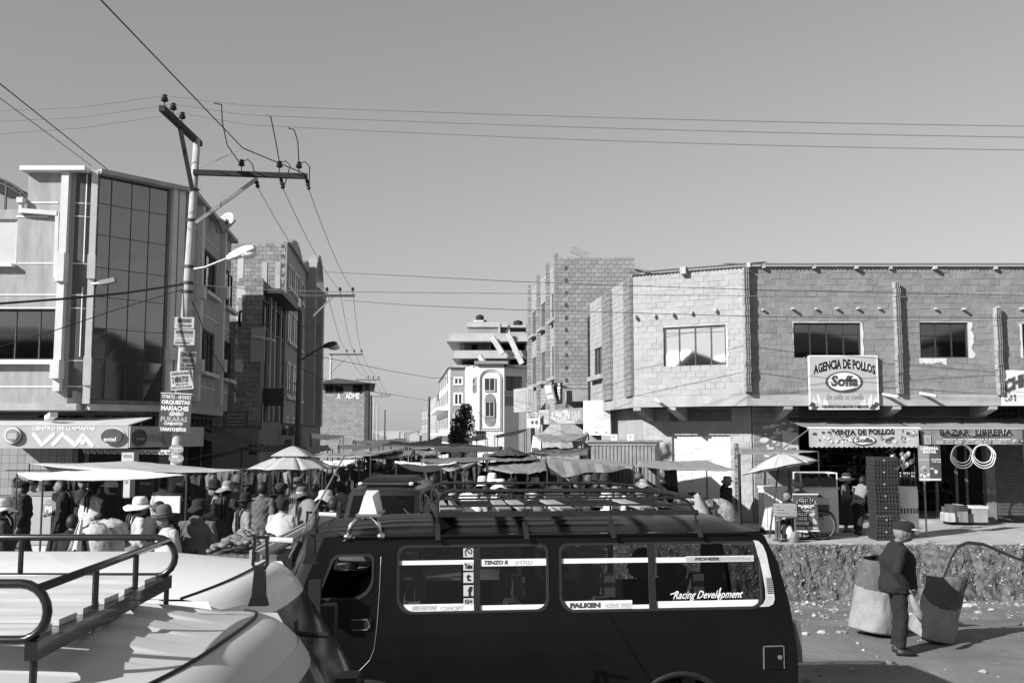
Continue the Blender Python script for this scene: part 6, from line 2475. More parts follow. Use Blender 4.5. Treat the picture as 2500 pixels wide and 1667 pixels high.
def person(label, x, y, face=0, h=1.6, kind='man', top='dark', bottom='dark', hat=None, hatm='black', shawl=None, pose='stand', arms=('down', 'down'), lean=0.0, z0=0.0, group='people in the market crowd', fine=.02, hair=HAIR, braids=True, skin=None, head_turn=0, nod=0, hood=False, build_=1.0, bun=None, legs_part=True, deep=1.0, visor=False):
 t = thing('person', label, 'person', (x, y, z0), math.radians(face), group)
 rg = random.Random(hash(label) % 9999 if False else sum(ord(c) * (i + 3) for i, c in enumerate(label)))
 sd = rg.uniform(0, 9)
 P3 = lambda sx, fw, z: V(sx * h, -fw * h, z * h)
 hipz = .52
 if pose == 'sit':
  hipz = .29
 if pose == 'crouch':
  hipz = .17
 dz = hipz - .52
 lr = math.radians(lean)

 def T(sx, fw, z):
  """torso point given as if standing; bend about the hip"""
  zz = z - .52
  return P3(sx, fw * math.cos(lr) + zz * math.sin(lr), hipz + zz * math.cos(lr) - fw * math.sin(lr))
 bw_ = build_
 body = MB()
 JD = deep
 # legs
 knees, ankles, hips = [], [], []
 for i, s_ in enumerate((-1, 1)):
  hp = P3(s_ * .052, 0, hipz - .01)
  if pose == 'stand':
   kn, an = P3(s_ * .058, .012, .275), P3(s_ * .062, -.012, .045)
  elif pose == 'walk':
   f_ = .13 if i else -.1
   kn, an = P3(s_ * .055, f_ * .55 + .03, .28), P3(s_ * .055, f_, .05 if f_ > 0 else .07)
  elif pose == 'sit':
   kn, an = P3(s_ * .075, .235, .285), P3(s_ * .075, .25 + .04 * i, .045)
  elif pose == 'lunge':
   f_ = .02 if i else -.16
   kn, an = P3(s_ * .06, f_ * .5 + .05, .28), P3(s_ * .06, f_, .05)
  else:
   kn, an = P3(s_ * .1, .2, .2), P3(s_ * .09, .06, .045)
  hips.append(hp)
  knees.append(kn)
  ankles.append(an)
  body.tube([hp, hp.lerp(kn, .5), kn, kn.lerp(an, .35), an], [.05 * h, .044 * h, .033 * h, .034 * h, .022 * h], 10)
  body.tube([an + V(0, .02 * h, -.012 * h), an + V(0, -.03 * h, -.02 * h), an + V(0, -.095 * h, -.03 * h)], [(.027 * h, .026 * h), (.03 * h, .022 * h), (.024 * h, .014 * h)], 8)
 # torso, neck, head
 body.tube([T(0, 0, .49), T(0, 0, .54), T(0, .004, .62), T(0, 0, .72), T(0, -.004, .79), T(0, -.006, .83)],
   [(.085 * h * bw_, .06 * h), (.092 * h * bw_, .064 * h), (.08 * h * bw_, .056 * h), (.096 * h * bw_, .062 * h), (.1 * h * bw_, .052 * h), (.05 * h, .04 * h)], 14)
 neck0, neck1 = T(0, -.008, .81), T(0, .012 + nod * .02, .885)
 body.tube([neck0, neck1], [.036 * h, .032 * h], 10)
 hc = neck1 + (V(0, -.022 * h - nod * .03 * h, (.045 - abs(nod) * .012) * h))
 hv = MB()
 k0 = len(body.v)
 body.blob((0, 0, 0), .062 * h, (.92, 1.12, 1.28), 10)
 body.blob((0, -.03 * h, -.03 * h), .042 * h, (.95, .95, .95), 8)                # jaw
 body.tube([(0, -.062 * h, .016 * h), (0, -.077 * h, -.008 * h), (0, -.068 * h, -.018 * h)], [.006 * h, .0115 * h, .009 * h], 6)   # nose
 for s_ in (-1, 1):
  body.blob((s_ * .058 * h, .006 * h, -.006 * h), .014 * h, (.5, 1, 1.5), 5)   # ears
  body.blob((s_ * .024 * h, -.059 * h, .022 * h), .012 * h, (1.5, .7, .6), 5)  # brow
 body.blob((0, -.066 * h, -.04 * h), .011 * h, (1.7, .7, .6), 5)                 # lips
 tr, ny = math.radians(head_turn), math.radians(18 * nod)
 RM = Matrix.Rotation(tr, 3, 'Z') @ Matrix.Rotation(ny, 3, 'X')

 def HD(v):
  return hc + RM @ Vector(v)
 for i in range(k0, len(body.v)):
  body.v[i] = tuple(HD(body.v[i]))
 # arms
 hands = []
 arm_pts = []
 for s_, am in zip((-1, 1), arms):
  sh = T(s_ * .112 * bw_, -.006, .8)
  if am == 'down':
   el, ha = sh + P3(s_ * .03, -.02, -.175), sh + P3(s_ * .03, .03, -.325)
  elif am == 'fwd':
   el, ha = sh + P3(s_ * .03, .03, -.165), sh + P3(s_ * -.01, .15, -.21)
  elif am == 'hip':
   el, ha = sh + P3(s_ * .055, -.05, -.16), sh + P3(s_ * .01, .045, -.29)
  elif am == 'up':
   el, ha = sh + P3(s_ * .04, .06, -.14), sh + P3(s_ * -.05, .13, -.02)
  elif am == 'reach':
   el, ha = sh + P3(s_ * .02, .12, -.13), sh + P3(0, .25, -.17)
  elif am == 'hang':
   el, ha = sh + V(s_ * .01 * h, -.03 * h, -.17 * h), sh + V(0, -.06 * h, -.32 * h)
  else:      # folded
   el, ha = sh + P3(s_ * .04, .0, -.16), sh + P3(-s_ * .12, .1, -.14)
  arm_pts.append((sh, el, ha))
  body.tube([sh, sh.lerp(el, .5), el, el.lerp(ha, .4), ha], [.034 * h, .029 * h, .024 * h, .023 * h, .016 * h], 8)
  hands.append((s_, el, ha))
 voxel = fine * .8
 me = remesh(body, 'body', [skin or SKIN, EYE, skin or SKIN], voxel)
 # hands with five fingers, eyes: joined into the same mesh
 ex = MB()
 for s_, el, ha in hands:
  d = (ha - el).normalized()
  side = V(0, -1, 0) - d * V(0, -1, 0).dot(d)
  side = side.normalized() if side.length > .1 else V(1, 0, 0)
  nrm = d.cross(side)
  q = ha + d * (.028 * h)
  ex.tube([ha - d * (.012 * h), q, ha + d * (.052 * h)], [(.017 * h, .013 * h), (.022 * h, .011 * h), (.021 * h, .009 * h)], 8)
  # which local axis is wide: build fingers across 'side'
  for f_ in range(4):
   o_ = (f_ - 1.5) * .0095 * h
   L = (.036, .042, .04, .03)[f_] * h
   b_ = ha + d * (.045 * h) + side * o_
   ex.tube([b_, b_ + d * (L * .5) + nrm * (s_ * .003 * h), b_ + d * (L * .85) + nrm * (s_ * .012 * h), b_ + d * (L * .95) + nrm * (s_ * .02 * h)], [.0052 * h, .005 * h, .0045 * h, .0035 * h], 6)
  b_ = ha + d * (.018 * h) + side * (.017 * h)
  ex.tube([b_, b_ + d * (.014 * h) + side * (.014 * h), b_ + d * (.034 * h) + side * (.017 * h)], [.007 * h, .006 * h, .0045 * h], 6)
 for s_ in (-1, 1):
  c_ = HD((s_ * .024 * h, -.0605 * h, .011 * h))
  ex.blob(c_, .0085 * h, (1.3, .8, .7), 5, 0, 1)
 c_ = HD((0, -.0735 * h, -.04 * h))
 ex.blob(c_, .004 * h, (4.2, .8, .8), 4, 0, 1)
 bm2 = MB()
 bm2.v = [tuple(v.co) for v in me.vertices]
 bm2.f = [tuple(p.vertices) for p in me.polygons]
 bm2.m = [0] * len(bm2.f)
 bm2.add(ex.v, ex.f)
 bm2.m[-len(ex.f):] = ex.m
 bpy.data.meshes.remove(me)
 bm2.build('body', [skin or SKIN, EYE], t, smooth=True, world=False)
 # ---- clothes
 topm = CLO[top] if isinstance(top, str) else top
 botm = CLO[bottom] if isinstance(bottom, str) else bottom
 e = .013 * h
 if kind == 'man' or pose in ('lunge',):
  mb = MB()
  for hp, kn, an in zip(hips, knees, ankles):
   cu = an + (kn - an) * .04
   mb.tube([hp, hp.lerp(kn, .5), kn, kn.lerp(cu, .5), cu], [.062 * h, .055 * h, .047 * h, .045 * h, .042 * h], 10)
  mb.tube([T(0, 0, .46), T(0, 0, .52), T(0, 0, .6)], [(.09 * h * bw_, .072 * h * JD), (.102 * h * bw_, .076 * h * JD), (.093 * h * bw_, .068 * h * JD)], 14)
  add_part('trousers', remesh(mb, 'trousers', [botm], fine, .004 * h, 11, sd), t)
  mb = MB()
  for an in ankles:
   mb.tube([an + V(0, .028 * h, -.022 * h), an + V(0, -.03 * h, -.022 * h), an + V(0, -.08 * h, -.028 * h), an + V(0, -.112 * h, -.034 * h)], [(.031 * h, .024 * h), (.034 * h, .026 * h), (.032 * h, .019 * h), (.02 * h, .012 * h)], 10)
  for k_ in (0, 1):
   sh_ = MB()
   half = len(mb.v) // 2
   nf = len(mb.f) // 2
   sh_.v = mb.v[k_ * half:(k_ + 1) * half]
   sh_.f = [tuple(i - k_ * half for i in f) for f in mb.f[k_ * nf:(k_ + 1) * nf]]
   sh_.m = [0] * nf
   sh_.build('shoe', CLO['shoe'], t, smooth=True, world=False)
 else:
  # wide pleated skirt
  n = 66
  rings = []
  zt_, zb_ = hipz + .1, .13 if pose == 'stand' or pose == 'walk' else .03
  steps = 9
  for j in range(steps + 1):
   v = j / steps
   z = zt_ + (zb_ - zt_) * v
   if pose in ('sit', 'crouch'):
    rx, ry = .085 + .11 * min(1, v * 2.2) ** .7, .07 + .16 * min(1, v * 2.0) ** .6
    cy = .10 * min(1, v * 1.6)
   else:
    rx, ry = .078 + .105 * v ** .75, .062 + .105 * v ** .75
    cy = 0
   base = T(0, 0, .62) if v == 0 else None
   ring = []
   for k in range(n):
    a = 2 * math.pi * k / n
    pl = 1 + .055 * v * math.cos(a * 22 + sd) + .03 * v * math.sin(a * 5 + sd)
    p = P3(rx * pl * math.cos(a) * bw_, cy + ry * pl * math.sin(a), z)
    if j < 2 and lean:
     p = p + (T(0, 0, .62) - P3(0, 0, hipz + .1)) * (1 - v * 4) * (1 if j == 0 else .6)
    ring.append(p)
   rings.append(ring)
  mb = MB()
  mb.rings(rings, True, True)
  mb.build('skirt', botm, t, smooth=True, world=False)
  mb = MB()
  for an in ankles:
   mb.tube([an + V(0, .026 * h, -.025 * h), an + V(0, -.03 * h, -.026 * h), an + V(0, -.1 * h, -.034 * h)], [(.028 * h, .02 * h), (.03 * h, .02 * h), (.02 * h, .01 * h)], 8)
  half, nf = len(mb.v) // 2, len(mb.f) // 2
  for k_ in (0, 1):
   sh_ = MB()
   sh_.v = mb.v[k_ * half:(k_ + 1) * half]
   sh_.f = [tuple(i - k_ * half for i in f) for f in mb.f[k_ * nf:(k_ + 1) * nf]]
   sh_.m = [0] * nf
   sh_.build('shoe', CLO['shoe'], t, smooth=True, world=False)
 # upper garment with sleeves
 mb = MB()
 low = .47 if kind == 'man' else .53
 mb.tube([T(0, 0, low), T(0, 0, low + .05), T(0, .004, .62), T(0, 0, .72), T(0, -.004, .79), T(0, -.006, .83), T(0, -.002, .855)],
   [(.104 * h * bw_, .08 * h * JD), (.108 * h * bw_, .08 * h * JD), (.1 * h * bw_, .076 * h * JD), (.114 * h * bw_, .078 * h * JD), (.11 * h * bw_, .064 * h * (JD + 1) / 2), (.062 * h, .052 * h), (.046 * h, .044 * h)], 16)
 for (sh, el, ha) in arm_pts:
  wr = el.lerp(ha, .93)
  mb.tube([T(0, -.004, .795).lerp(sh, .55), sh, sh.lerp(el, .5), el, el.lerp(wr, .5), wr], [.044 * h, .047 * h, .042 * h, .038 * h, .034 * h, .028 * h], 10)
 if hood:
  mb.blob(T(0, -.05, .85), .055 * h, (1.25, .9, .8), 7)
 add_part('jacket', remesh(mb, 'jacket', [topm], fine, .0045 * h, 10 if deep == 1 else 8, sd + 3), t)
 if shawl:
  sm_ = CLO[shawl] if isinstance(shawl, str) else shawl
  mb = MB()
  n = 40
  rings = []
  for j in range(9):
   v = j / 8
   z = .85 - (.36 if True else .3) * v
   rx = .055 + .125 * min(1, v * 2.4) ** .65
   ry = .05 + .07 * min(1, v * 2) ** .7
   ring = []
   for k in range(n):
    a = 2 * math.pi * k / n
    back = max(0, -math.sin(a))
    fold = 1 + .03 * math.sin(a * 9 + sd + v * 3) * v
    zz = z - .1 * back * v + .06 * max(0, math.sin(a)) * v
    ring.append(T(rx * fold * math.cos(a) * bw_, ry * fold * math.sin(a) + .004, zz))
   rings.append(ring)
  mb.rings(rings, True, False)
  o = mb.build('shawl', sm_, t, smooth=True, world=False)
 # hair, braids, hat
 mb = MB()
 mb.blob((0, 0, 0), .0665 * h, (.96, 1.1, 1.22), 10)
 mb.v = [tuple(HD(V(v[0], (v[1] * .25 + .022 * h if v[1] < .012 * h and v[2] < .04 * h else v[1] + .012 * h), v[2] + .014 * h))) for v in mb.v]
 mb.build('hair', hair, t, smooth=True, world=False)
 if kind == 'woman' and braids:
  for s_ in (-1, 1):
   mb = MB()
   pts = [HD((s_ * .02 * h, .07 * h, -.03 * h))] + [T(s_ * .022, -.088 - .008 * (i % 2), .84 - .055 * i) for i in range(6)]
   mb.tube(pts, [.014 * h] + [.013 * h if i % 2 else .0155 * h for i in range(5)] + [.006 * h], 7)
   mb.build('braid', hair, t, smooth=True, world=False)
 if hat:
  hm = CLO.get(hatm) if isinstance(hatm, str) else hatm
  mb = MB()
  R0 = .07 * h
  if hat == 'bowler':
   prof = [(R0 * 1.62, .01), (R0 * 1.66, .018), (R0 * 1.3, .002), (R0 * 1.02, .004), (R0 * 1.02, .05), (R0 * .98, .085), (R0 * .8, .112), (R0 * .45, .125), (.002, .128)]
  elif hat == 'sun':
   prof = [(R0 * 2.25, -.035), (R0 * 2.28, -.03), (R0 * 1.7, -.006), (R0 * 1.06, .008), (R0 * 1.05, .045), (R0 * .98, .075), (R0 * .75, .095), (R0 * .4, .098), (.002, .094)]
  elif hat == 'bucket':
   prof = [(R0 * 1.6, -.03), (R0 * 1.6, -.025), (R0 * 1.1, .012), (R0 * 1.04, .02), (R0 * .95, .07), (R0 * .6, .082), (.002, .083)]
  else:
   prof = [(R0 * 1.05, -.012), (R0 * 1.08, .006), (R0 * 1.06, .024), (R0 * .9, .048), (R0 * .5, .06), (.002, .063)]
  n = 28
  rings = []
  for r_, z_ in prof:
   ring = []
   for k in range(n):
    a = 2 * math.pi * k / n
    wob = 0
    if hat in ('sun', 'bucket') and r_ > R0 * 1.2:
     wob = .014 * h * math.sin(a * 3 + sd) + .008 * h * math.sin(a * 5 + sd * 2)
    ring.append(HD(V(r_ * math.cos(a) * .95, r_ * math.sin(a) * 1.1 + .006 * h, z_ * h + .028 * h + wob)))
   rings.append(ring)
  mb.rings(rings, True, False)
  if hat == 'cap':
   rr = []
   for i in range(9):
    a = math.pi * (1.15 + .7 * i / 8)
    rr.append([HD(V(R0 * .98 * math.cos(a), R0 * 1.12 * math.sin(a), .03 * h)), HD(V(R0 * 1.0 * math.cos(a), R0 * 1.1 * math.sin(a) - .05 * h * math.sin(math.pi * i / 8), .024 * h)), HD(V(R0 * 1.0 * math.cos(a), R0 * 1.1 * math.sin(a) - .05 * h * math.sin(math.pi * i / 8), .028 * h)), HD(V(R0 * .98 * math.cos(a), R0 * 1.12 * math.sin(a), .038 * h))])
   vm = MB()
   vm.rings(rr)
   vm.build('visor', CLO['light'] if visor else (hm or CLO['black']), t, smooth=True, world=False)
  o = mb.build('hat', hm or CLO['black'], t, smooth=True, world=False)
  if hat in ('sun', 'bowler'):
   b_ = MB()
   b_.rings([[HD(V(R0 * 1.075 * math.cos(2 * math.pi * k / 24) * .95, R0 * 1.075 * math.sin(2 * math.pi * k / 24) * 1.1 + .006 * h, z_ * h + .028 * h)) for k in range(24)] for z_ in (.01, .03)], True, False)
   b_.build('hat_band', CLO['dark'] if hat == 'bowler' else CLO['light'], o, smooth=True, world=False)
 PEOPLE.append((t, arm_pts, T, h))
 return t


def world_of(t, v):
 loc, rz = ORG[t]
 c, s_ = math.cos(rz), math.sin(rz)
 return V(loc[0] + v.x * c - v.y * s_, loc[1] + v.x * s_ + v.y * c, loc[2] + v.z)


def carried_bundle(label, t, m='stripe', size=1.0):
 """woven carrying cloth tied on the back of the last person"""
 T, h = PEOPLE[-1][2], PEOPLE[-1][3]
 c = T(0, -.135, .72)
 p = world_of(t, c)
 b = thing('carrying_cloth', label, 'bundle', (p.x, p.y, p.z - .2 * h * size), ORG[t][1], 'bundles carried in woven cloths')
 mb = MB()
 mb.blob((0, 0, .2 * h * size), .15 * h * size, (1.1, .62, 1.05), 12, .03)
 mb.build('bundle', CLO[m], b, smooth=True, world=False)
 mb = MB()
 for s_ in (-1, 1):
  a_ = [(s_ * .1 * h, 0, .26 * h * size), (s_ * .125 * h, -.12 * h, .285 * h), (s_ * .07 * h, -.225 * h, .19 * h), (0, -.235 * h, .13 * h)]
  mb.tube(a_, .016 * h, 6)
 mb.build('strap', CLO[m], b, smooth=True, world=False)
 return b


def pxx(px, d):
 return (px - CX) / F * d
# ---------------------------------------------------------------- vans
def lerp_tab(tab, z):
 for (z0, a), (z1, b) in zip(tab, tab[1:]):
  if z <= z1:
   t = max(0, (z - z0) / (z1 - z0))
   return a + (b - a) * t
 return tab[-1][1]


HW = [(.25, .78), (.45, .815), (.7, .835), (.95, .84), (1.12, .835), (1.86, .765)]
XR = [(.25, -2.2), (.9, -2.2), (1.29, -2.15), (1.62, -2.07), (1.83, -1.97), (1.95, -1.86)]
XFR_WHITE = [(.25, 2.12), (.45, 2.2), (.9, 2.17), (1.02, 2.1), (1.81, 1.6), (1.95, 1.53)]
XFR_BLACK = [(.25, 2.12), (.45, 2.2), (.9, 2.19), (1.02, 2.14), (1.81, 1.82), (1.95, 1.75)]
XFR = XFR_WHITE
GZ = 1.86


def rrect(x0, x1, z0, z1, r, n=6, slant=(0, 0)):
 """rounded rectangle; slant shifts the lower left / lower right corners"""
 pts = []
 rs = r if isinstance(r, (tuple, list)) else (r, r, r, r)
 for (cx, cz, a0, rr) in ((x1, z1, 0, rs[0]), (x0, z1, 90, rs[1]), (x0, z0, 180, rs[2]), (x1, z0, 270, rs[3])):
  sx = 1 if a0 in (0, 270) else -1
  sz = 1 if a0 in (0, 90) else -1
  ox, oz = cx - sx * rr, cz - sz * rr
  for i in range(n + 1):
   a = math.radians(a0 + 90 * i / n)
   x, z = ox + rr * math.cos(a), oz + rr * math.sin(a)
   k = (z1 - z) / (z1 - z0)
   x += slant[0] * k * (1 if sx < 0 else 0) + slant[1] * k * (1 if sx > 0 else 0)
   pts.append((x, z))
 return pts


def flat_tris(outer, holes):
 vs, es = [], []
 for l in [outer] + list(holes):
  k = len(vs)
  vs += [Vector(p) for p in l]
  es += [(k + i, k + (i + 1) % len(l)) for i in range(len(l))]
 r_ = delaunay_2d_cdt(vs, es, [list(range(len(outer)))], 1, 1e-6)

 def inside(p, poly):
  c = False
  for (x0, y0), (x1, y1) in zip(poly, poly[1:] + poly[:1]):
   if (y0 > p.y) != (y1 > p.y) and p.x < (x1 - x0) * (p.y - y0) / (y1 - y0) + x0:
    c = not c
  return c
 pts = [(p.x, p.y) for p in r_[0]]
 tri = []
 for f in r_[2]:
  a, b, c = [r_[0][i] for i in f[:3]]
  m_ = (a + b + c) / 3
  if any(inside(m_, list(h_)) for h_ in holes) or not inside(m_, list(outer)):
   continue
  tri.append(tuple(f) if (b - a).cross(c - a) > 0 else tuple(f)[::-1])
 return pts, [f[:3] for f in tri]


def make_van(name, label, loc, rotz, paint, windows, pane, ribs=False, trim=None, front_door=None, dome=.17, wheel_x=(1.28, -1.19), interior=True, group='vans in the street', crown=.115, seam=True, xfr=None, wide=False):
 global XFR
 XFR = xfr or XFR_WHITE
 t = thing(name, label, 'van', loc, rotz, group)
 rubber, dk = M['rubber'], M['black']
 # --- sides
 for sy in (1, -1):
  mb = MB()
  # lower strip with wheel arches
  def strip(z0, z1, holes=(), arches=False, dn=0):
   out = []
   nb = [(lerp_tab(XR, z0) + .05, z0)]
   if arches:
    for wx in sorted(wheel_x):
     for i in range(13):
      a = math.pi * (1 - i / 12)
      nb.append((wx + .40 * math.cos(a), max(z0, .33 + .42 * math.sin(a))))
   nb.append((lerp_tab(XFR, z0) - .17, z0))
   rt = [(lerp_tab(XFR, z) - .17, z) for z in np.linspace(z0, z1, 7)[1:]]
   lt = [(lerp_tab(XR, z) + .05, z) for z in np.linspace(z1, z0, 7)[:-1]]
   out = nb + rt + lt
   pts, tri = flat_tris(out, holes)
   mb.add([(x, sy * lerp_tab(HW, z), z) for x, z in pts], [(a, b, c) if sy < 0 else (a, c, b) for a, b, c in tri])
  strip(.3, .95, arches=True)
  for i in range(12):
   zs = (.95, 1.12)
   q = []
   for z in zs:
    x0, x1 = lerp_tab(XR, z) + .05, lerp_tab(XFR, z) - .17
    q += [(x0 + (x1 - x0) * (i + j) / 12, sy * lerp_tab(HW, z), z) for j in (0, 1)]
   mb.add(q, [(0, 1, 3, 2) if sy < 0 else (0, 2, 3, 1)])
  strip(1.12, GZ, holes=[w['o'] for w in windows])
  o = mb.build('body_side', paint, t, world=False)
  # inner lining seen through the windows
  for w in windows:
   y = sy * lerp_tab(HW, 1.5)
   fr = MB()
   pts = w['o']
   n = len(pts)
   c = V(sum(p[0] for p in pts) / n, 0, sum(p[1] for p in pts) / n)
   fy = lambda z, d=0: sy * (lerp_tab(HW, z) + d)
   rin = [(p[0] + (c.x - p[0]) / abs(c.x - p[0] + 1e-9) * .018, p[1] + (c.z - p[1]) / abs(c.z - p[1] + 1e-9) * .018) for p in pts]
   rings = [[(x, fy(z, -.03), z) for x, z in pts], [(x, fy(z, .006), z) for x, z in pts], [(x, fy(z, .006), z) for x, z in rin], [(x, fy(z, -.03), z) for x, z in rin]]
   fr.rings(rings, True, False)
   wo = fr.build('window', rubber, t, world=False)
   for q in w['panes']:
    pm = MB()
    pm.add([(x, fy(z, -.012), z) for x, z in q], [tuple(range(len(q)))])
    pm.build('pane', pane, wo, world=False)
   for (x0, x1) in w.get('div', ()):
    dm = MB()
    z0, z1 = min(p[1] for p in pts), max(p[1] for p in pts)
    dm.hexa([(x0, fy(z0, -.02), z0 + .01), (x1, fy(z0, -.02), z0 + .01), (x1, fy(z0, .002), z0 + .01), (x0, fy(z0, .002), z0 + .01), (x0, fy(z1, -.02), z1 - .01), (x1, fy(z1, -.02), z1 - .01), (x1, fy(z1, .002), z1 - .01), (x0, fy(z1, .002), z1 - .01)])
    dm.build('divider', dk, wo, world=False)
  # gutter
  mb = MB()
  g = lerp_tab(HW, GZ)
  mb.tube([(lerp_tab(XFR, GZ) - .26, sy * (g - .02), GZ - .05), (lerp_tab(XFR, GZ) - .4, sy * (g + .012), GZ - .004), (lerp_tab(XR, GZ) + .18, sy * (g + .012), GZ - .004), (lerp_tab(XR, GZ) + .04, sy * (g - .005), GZ - .05)], .013, 6)
  mb.build('gutter', paint if trim is None else trim, t, world=False)
  mb = MB()
  mb.bar((1.9, sy * (.838), .545), (-2.1, sy * .838, .545), .012, .035, up=Z)
  mb.build('side_trim', M['galv'], t, world=False)
 # --- front and rear skins
 def skin(tab, sgn, z0, z1, bul, ny=14, nz=8, yr=1.0):
  def fn(u, v):
   z = z0 + (z1 - z0) * v
   yy = (2 * u - 1) * yr
   x = lerp_tab(tab, z) - sgn * bul * abs(yy) ** 3
   return (x, yy * lerp_tab(HW, z), z)
  return fn
 for tab, sgn, bul, nm in ((XFR, 1, .17, 'front_panel'), (XR, -1, .05, 'tailgate')):
  mb = MB()
  mb.grid(skin(tab, sgn, .3, 1.04, bul), 14, 8)
  mb.grid(skin(tab, sgn, 1.74, 1.814 if sgn > 0 else 1.87, bul), 14, 3)
  f_ = skin(tab, sgn, 1.04, 1.74, bul)
  mb.grid(lambda u, v: f_(u * .07, v), 2, 6)
  mb.grid(lambda u, v: f_(1 - .07 * (1 - u), v), 2, 6)
  mb.build(nm, paint, t, smooth=True, world=False)
  mb = MB()
  mb.grid(lambda u, v: f_(.07 + .86 * u, v), 14, 6)
  mb.build('windscreen' if sgn > 0 else 'rear_window', pane, t, smooth=True, world=False)
  if sgn > 0:
   mb = MB()
   for k in range(2):
    mb.tube([f_(.3 + .3 * k, .02), tuple(V(*f_(.48 + .3 * k, .25)) + V(.02, 0, 0))], .01, 5)
   mb.build('wiper', dk, t, world=False)
 # --- roof
 xr0, xf0 = lerp_tab(XR, 1.87), lerp_tab(XFR, 1.81)

 def roof(u, v):
  yy = 2 * v - 1
  xf = xf0 - .17 * abs(yy) ** 3
  xr_ = xr0 + .05 * abs(yy) ** 3
  x = xr_ + (xf - xr_) * u
  f1 = 1 - (1 - min(1, max(0, (xf - x) / dome))) ** 2.2
  f2 = sstep(0, .28, x - xr_)
  cr = crown * (1 - abs(yy) ** 2.6)
  z = 1.868 + cr * f2 * (.35 + .65 * sstep(0, .9, xf - x)) * f1 - .06 * (1 - f1)
  if wide:
   q = math.cos(yy * 19.5)
   z += .013 * min(1, max(0, q * 5 + .5)) * sstep(.02, .3, xf - x - .2) * (1 - abs(yy) ** 8)
  if ribs and .3 < u < .97:
   z += .009 * max(0, math.cos(yy * 26)) * (1 - abs(yy) ** 6)
  y = yy * (lerp_tab(HW, GZ) - .01)
  return (x, y, z)
 mb = MB()
 mb.grid(roof, 90, 66 if ribs else 190 if wide else 26)
 mb.build('roof', paint, t, smooth=True, world=False)
 if seam:
  mb = MB()
  us = lambda v: 1 - .165 / 3.45
  mb.tube([tuple(V(*roof(us(v), v)) + V(0, 0, .004)) for v in np.linspace(.0, 1, 40)], .006, 6)
  mb.build('roof_seam', dk, t, world=False)
 # --- floor, bumpers, lights, wheels
 mb = MB()
 mb.box(-2.1, 1.95, -.78, .78, .32, .36)
 mb.build('floor', dk, t, world=False)
 for sgn, x in ((1, 2.18), (-1, -2.2)):
  mb = MB()
  mb.rings([[(x - sgn * (.16 * abs(v) ** 3 - .03) + d0, v * .84, z) for d0, z in ((-.04, .34), (.05, .36), (.05, .52), (-.04, .54))] for v in np.linspace(-1, 1, 11)], True, True)
  mb.build('bumper', mat('bumper_grey', .06, .6, .1, 3), t, smooth=False, world=False)
 for sy in (1, -1):
  mb = MB()
  mb.hexa([(-2.13, sy * .8, .82), (-2.205, sy * .8, .82), (-2.215, sy * .64, .82), (-2.14, sy * .64, .82), (-2.1, sy * .815, 1.14), (-2.19, sy * .815, 1.14), (-2.2, sy * .64, 1.14), (-2.12, sy * .64, 1.14)])
  mb.build('tail_light', mat('lamp_lens', .14, .2, .2, 9), t, world=False)
  mb = MB()
  mb.hexa([(2.1, sy * .5, .66), (2.175, sy * .5, .66), (2.1, sy * .76, .66), (2.02, sy * .76, .66), (2.1, sy * .5, .84), (2.165, sy * .5, .84), (2.09, sy * .76, .84), (2.02, sy * .76, .84)])
  mb.build('headlight', mat('headlamp', .5, .1, .1, 9), t, world=False)
  for wx in wheel_x:
   mb = MB()
   mb.lathe([(.19, -.1), (.29, -.1), (.32, -.07), (.325, 0), (.32, .07), (.29, .1), (.19, .1)], (wx, sy * .72, .325), 28, axis=(0, 1, 0), cap=False)
   w_ = mb.build('wheel', rubber, t, smooth=True, world=False)
   mb = MB()
   mb.lathe([(.001, .05), (.06, .07), (.07, .03), (.16, .02), (.19, .08), (.2, .09), (.2, -.09), (.001, -.09)], (wx, sy * .72, .325), 20, axis=(0, sy, 0), cap=False)
   mb.build('rim', M['galv'], w_, smooth=True, world=False)
   mb = MB()
   mb.rings([[(wx + r_ * math.cos(a), sy * y_, .33 + r_ * 1.03 * math.sin(a)) for r_, y_ in ((.4, .838), (.45, .846), (.4, .7))] for a in np.linspace(0, math.pi, 15)], True, False)
   mb.build('arch_trim', dk, t, smooth=True, world=False)
  # door mirror
  mb = MB()
  mb.tube([(1.55, sy * .8, 1.34), (1.68, sy * .95, 1.42)], .02, 6)
  mb.box(1.63, 1.72, sy * .97 - .07, sy * .97 + .07, 1.32, 1.56)
  mb.build('mirror', dk, t, world=False)
 if interior:
  mb = MB()
  for x in (1.0, .2, -.55, -1.3):
   for y in (-.52, -.05 if x < .5 else .0, .45):
    if x == 1.0 and y == 0:
     continue
    s_ = MB()
    s_.rings([[(x + dx * 1 + k * -.1, y + w, z) for dx, w in ((-.05, -.2), (.06, -.2), (.06, .2), (-.05, .2))] for k, z in ((0, .62), (.4, 1.0), (.8, 1.25), (.9, 1.3))], True, True)
    s_.box(x, x + .45, y - .2, y + .2, .5, .64)
    s_.box(x - .17, x - .08, y - .11, y + .11, 1.33, 1.5)
    s_.build('seat', mat('seat_cloth', .12, .9, .2, 6), t, world=False)
  mb.tube([(1.62 + .03 * math.sin(a), .4 + .19 * math.cos(a), 1.12 + .17 * math.sin(a)) for a in np.linspace(0, 2 * math.pi, 20)], .014, 6)
  mb.build('steering_wheel', dk, t, world=False)
  mb = MB()
  mb.box(1.7, 2.0, -.74, .74, .7, 1.02)
  mb.build('dashboard', dk, t, world=False)
 return t


black_paint = mat('black_van_paint', .006, .3, .2, 3, spec=.25)
white_paint = mat('white_van_paint', .78, .35, .04, 2, spec=.5, coat=.2)
tinted = glass('van_glass_tinted', .5, .0)

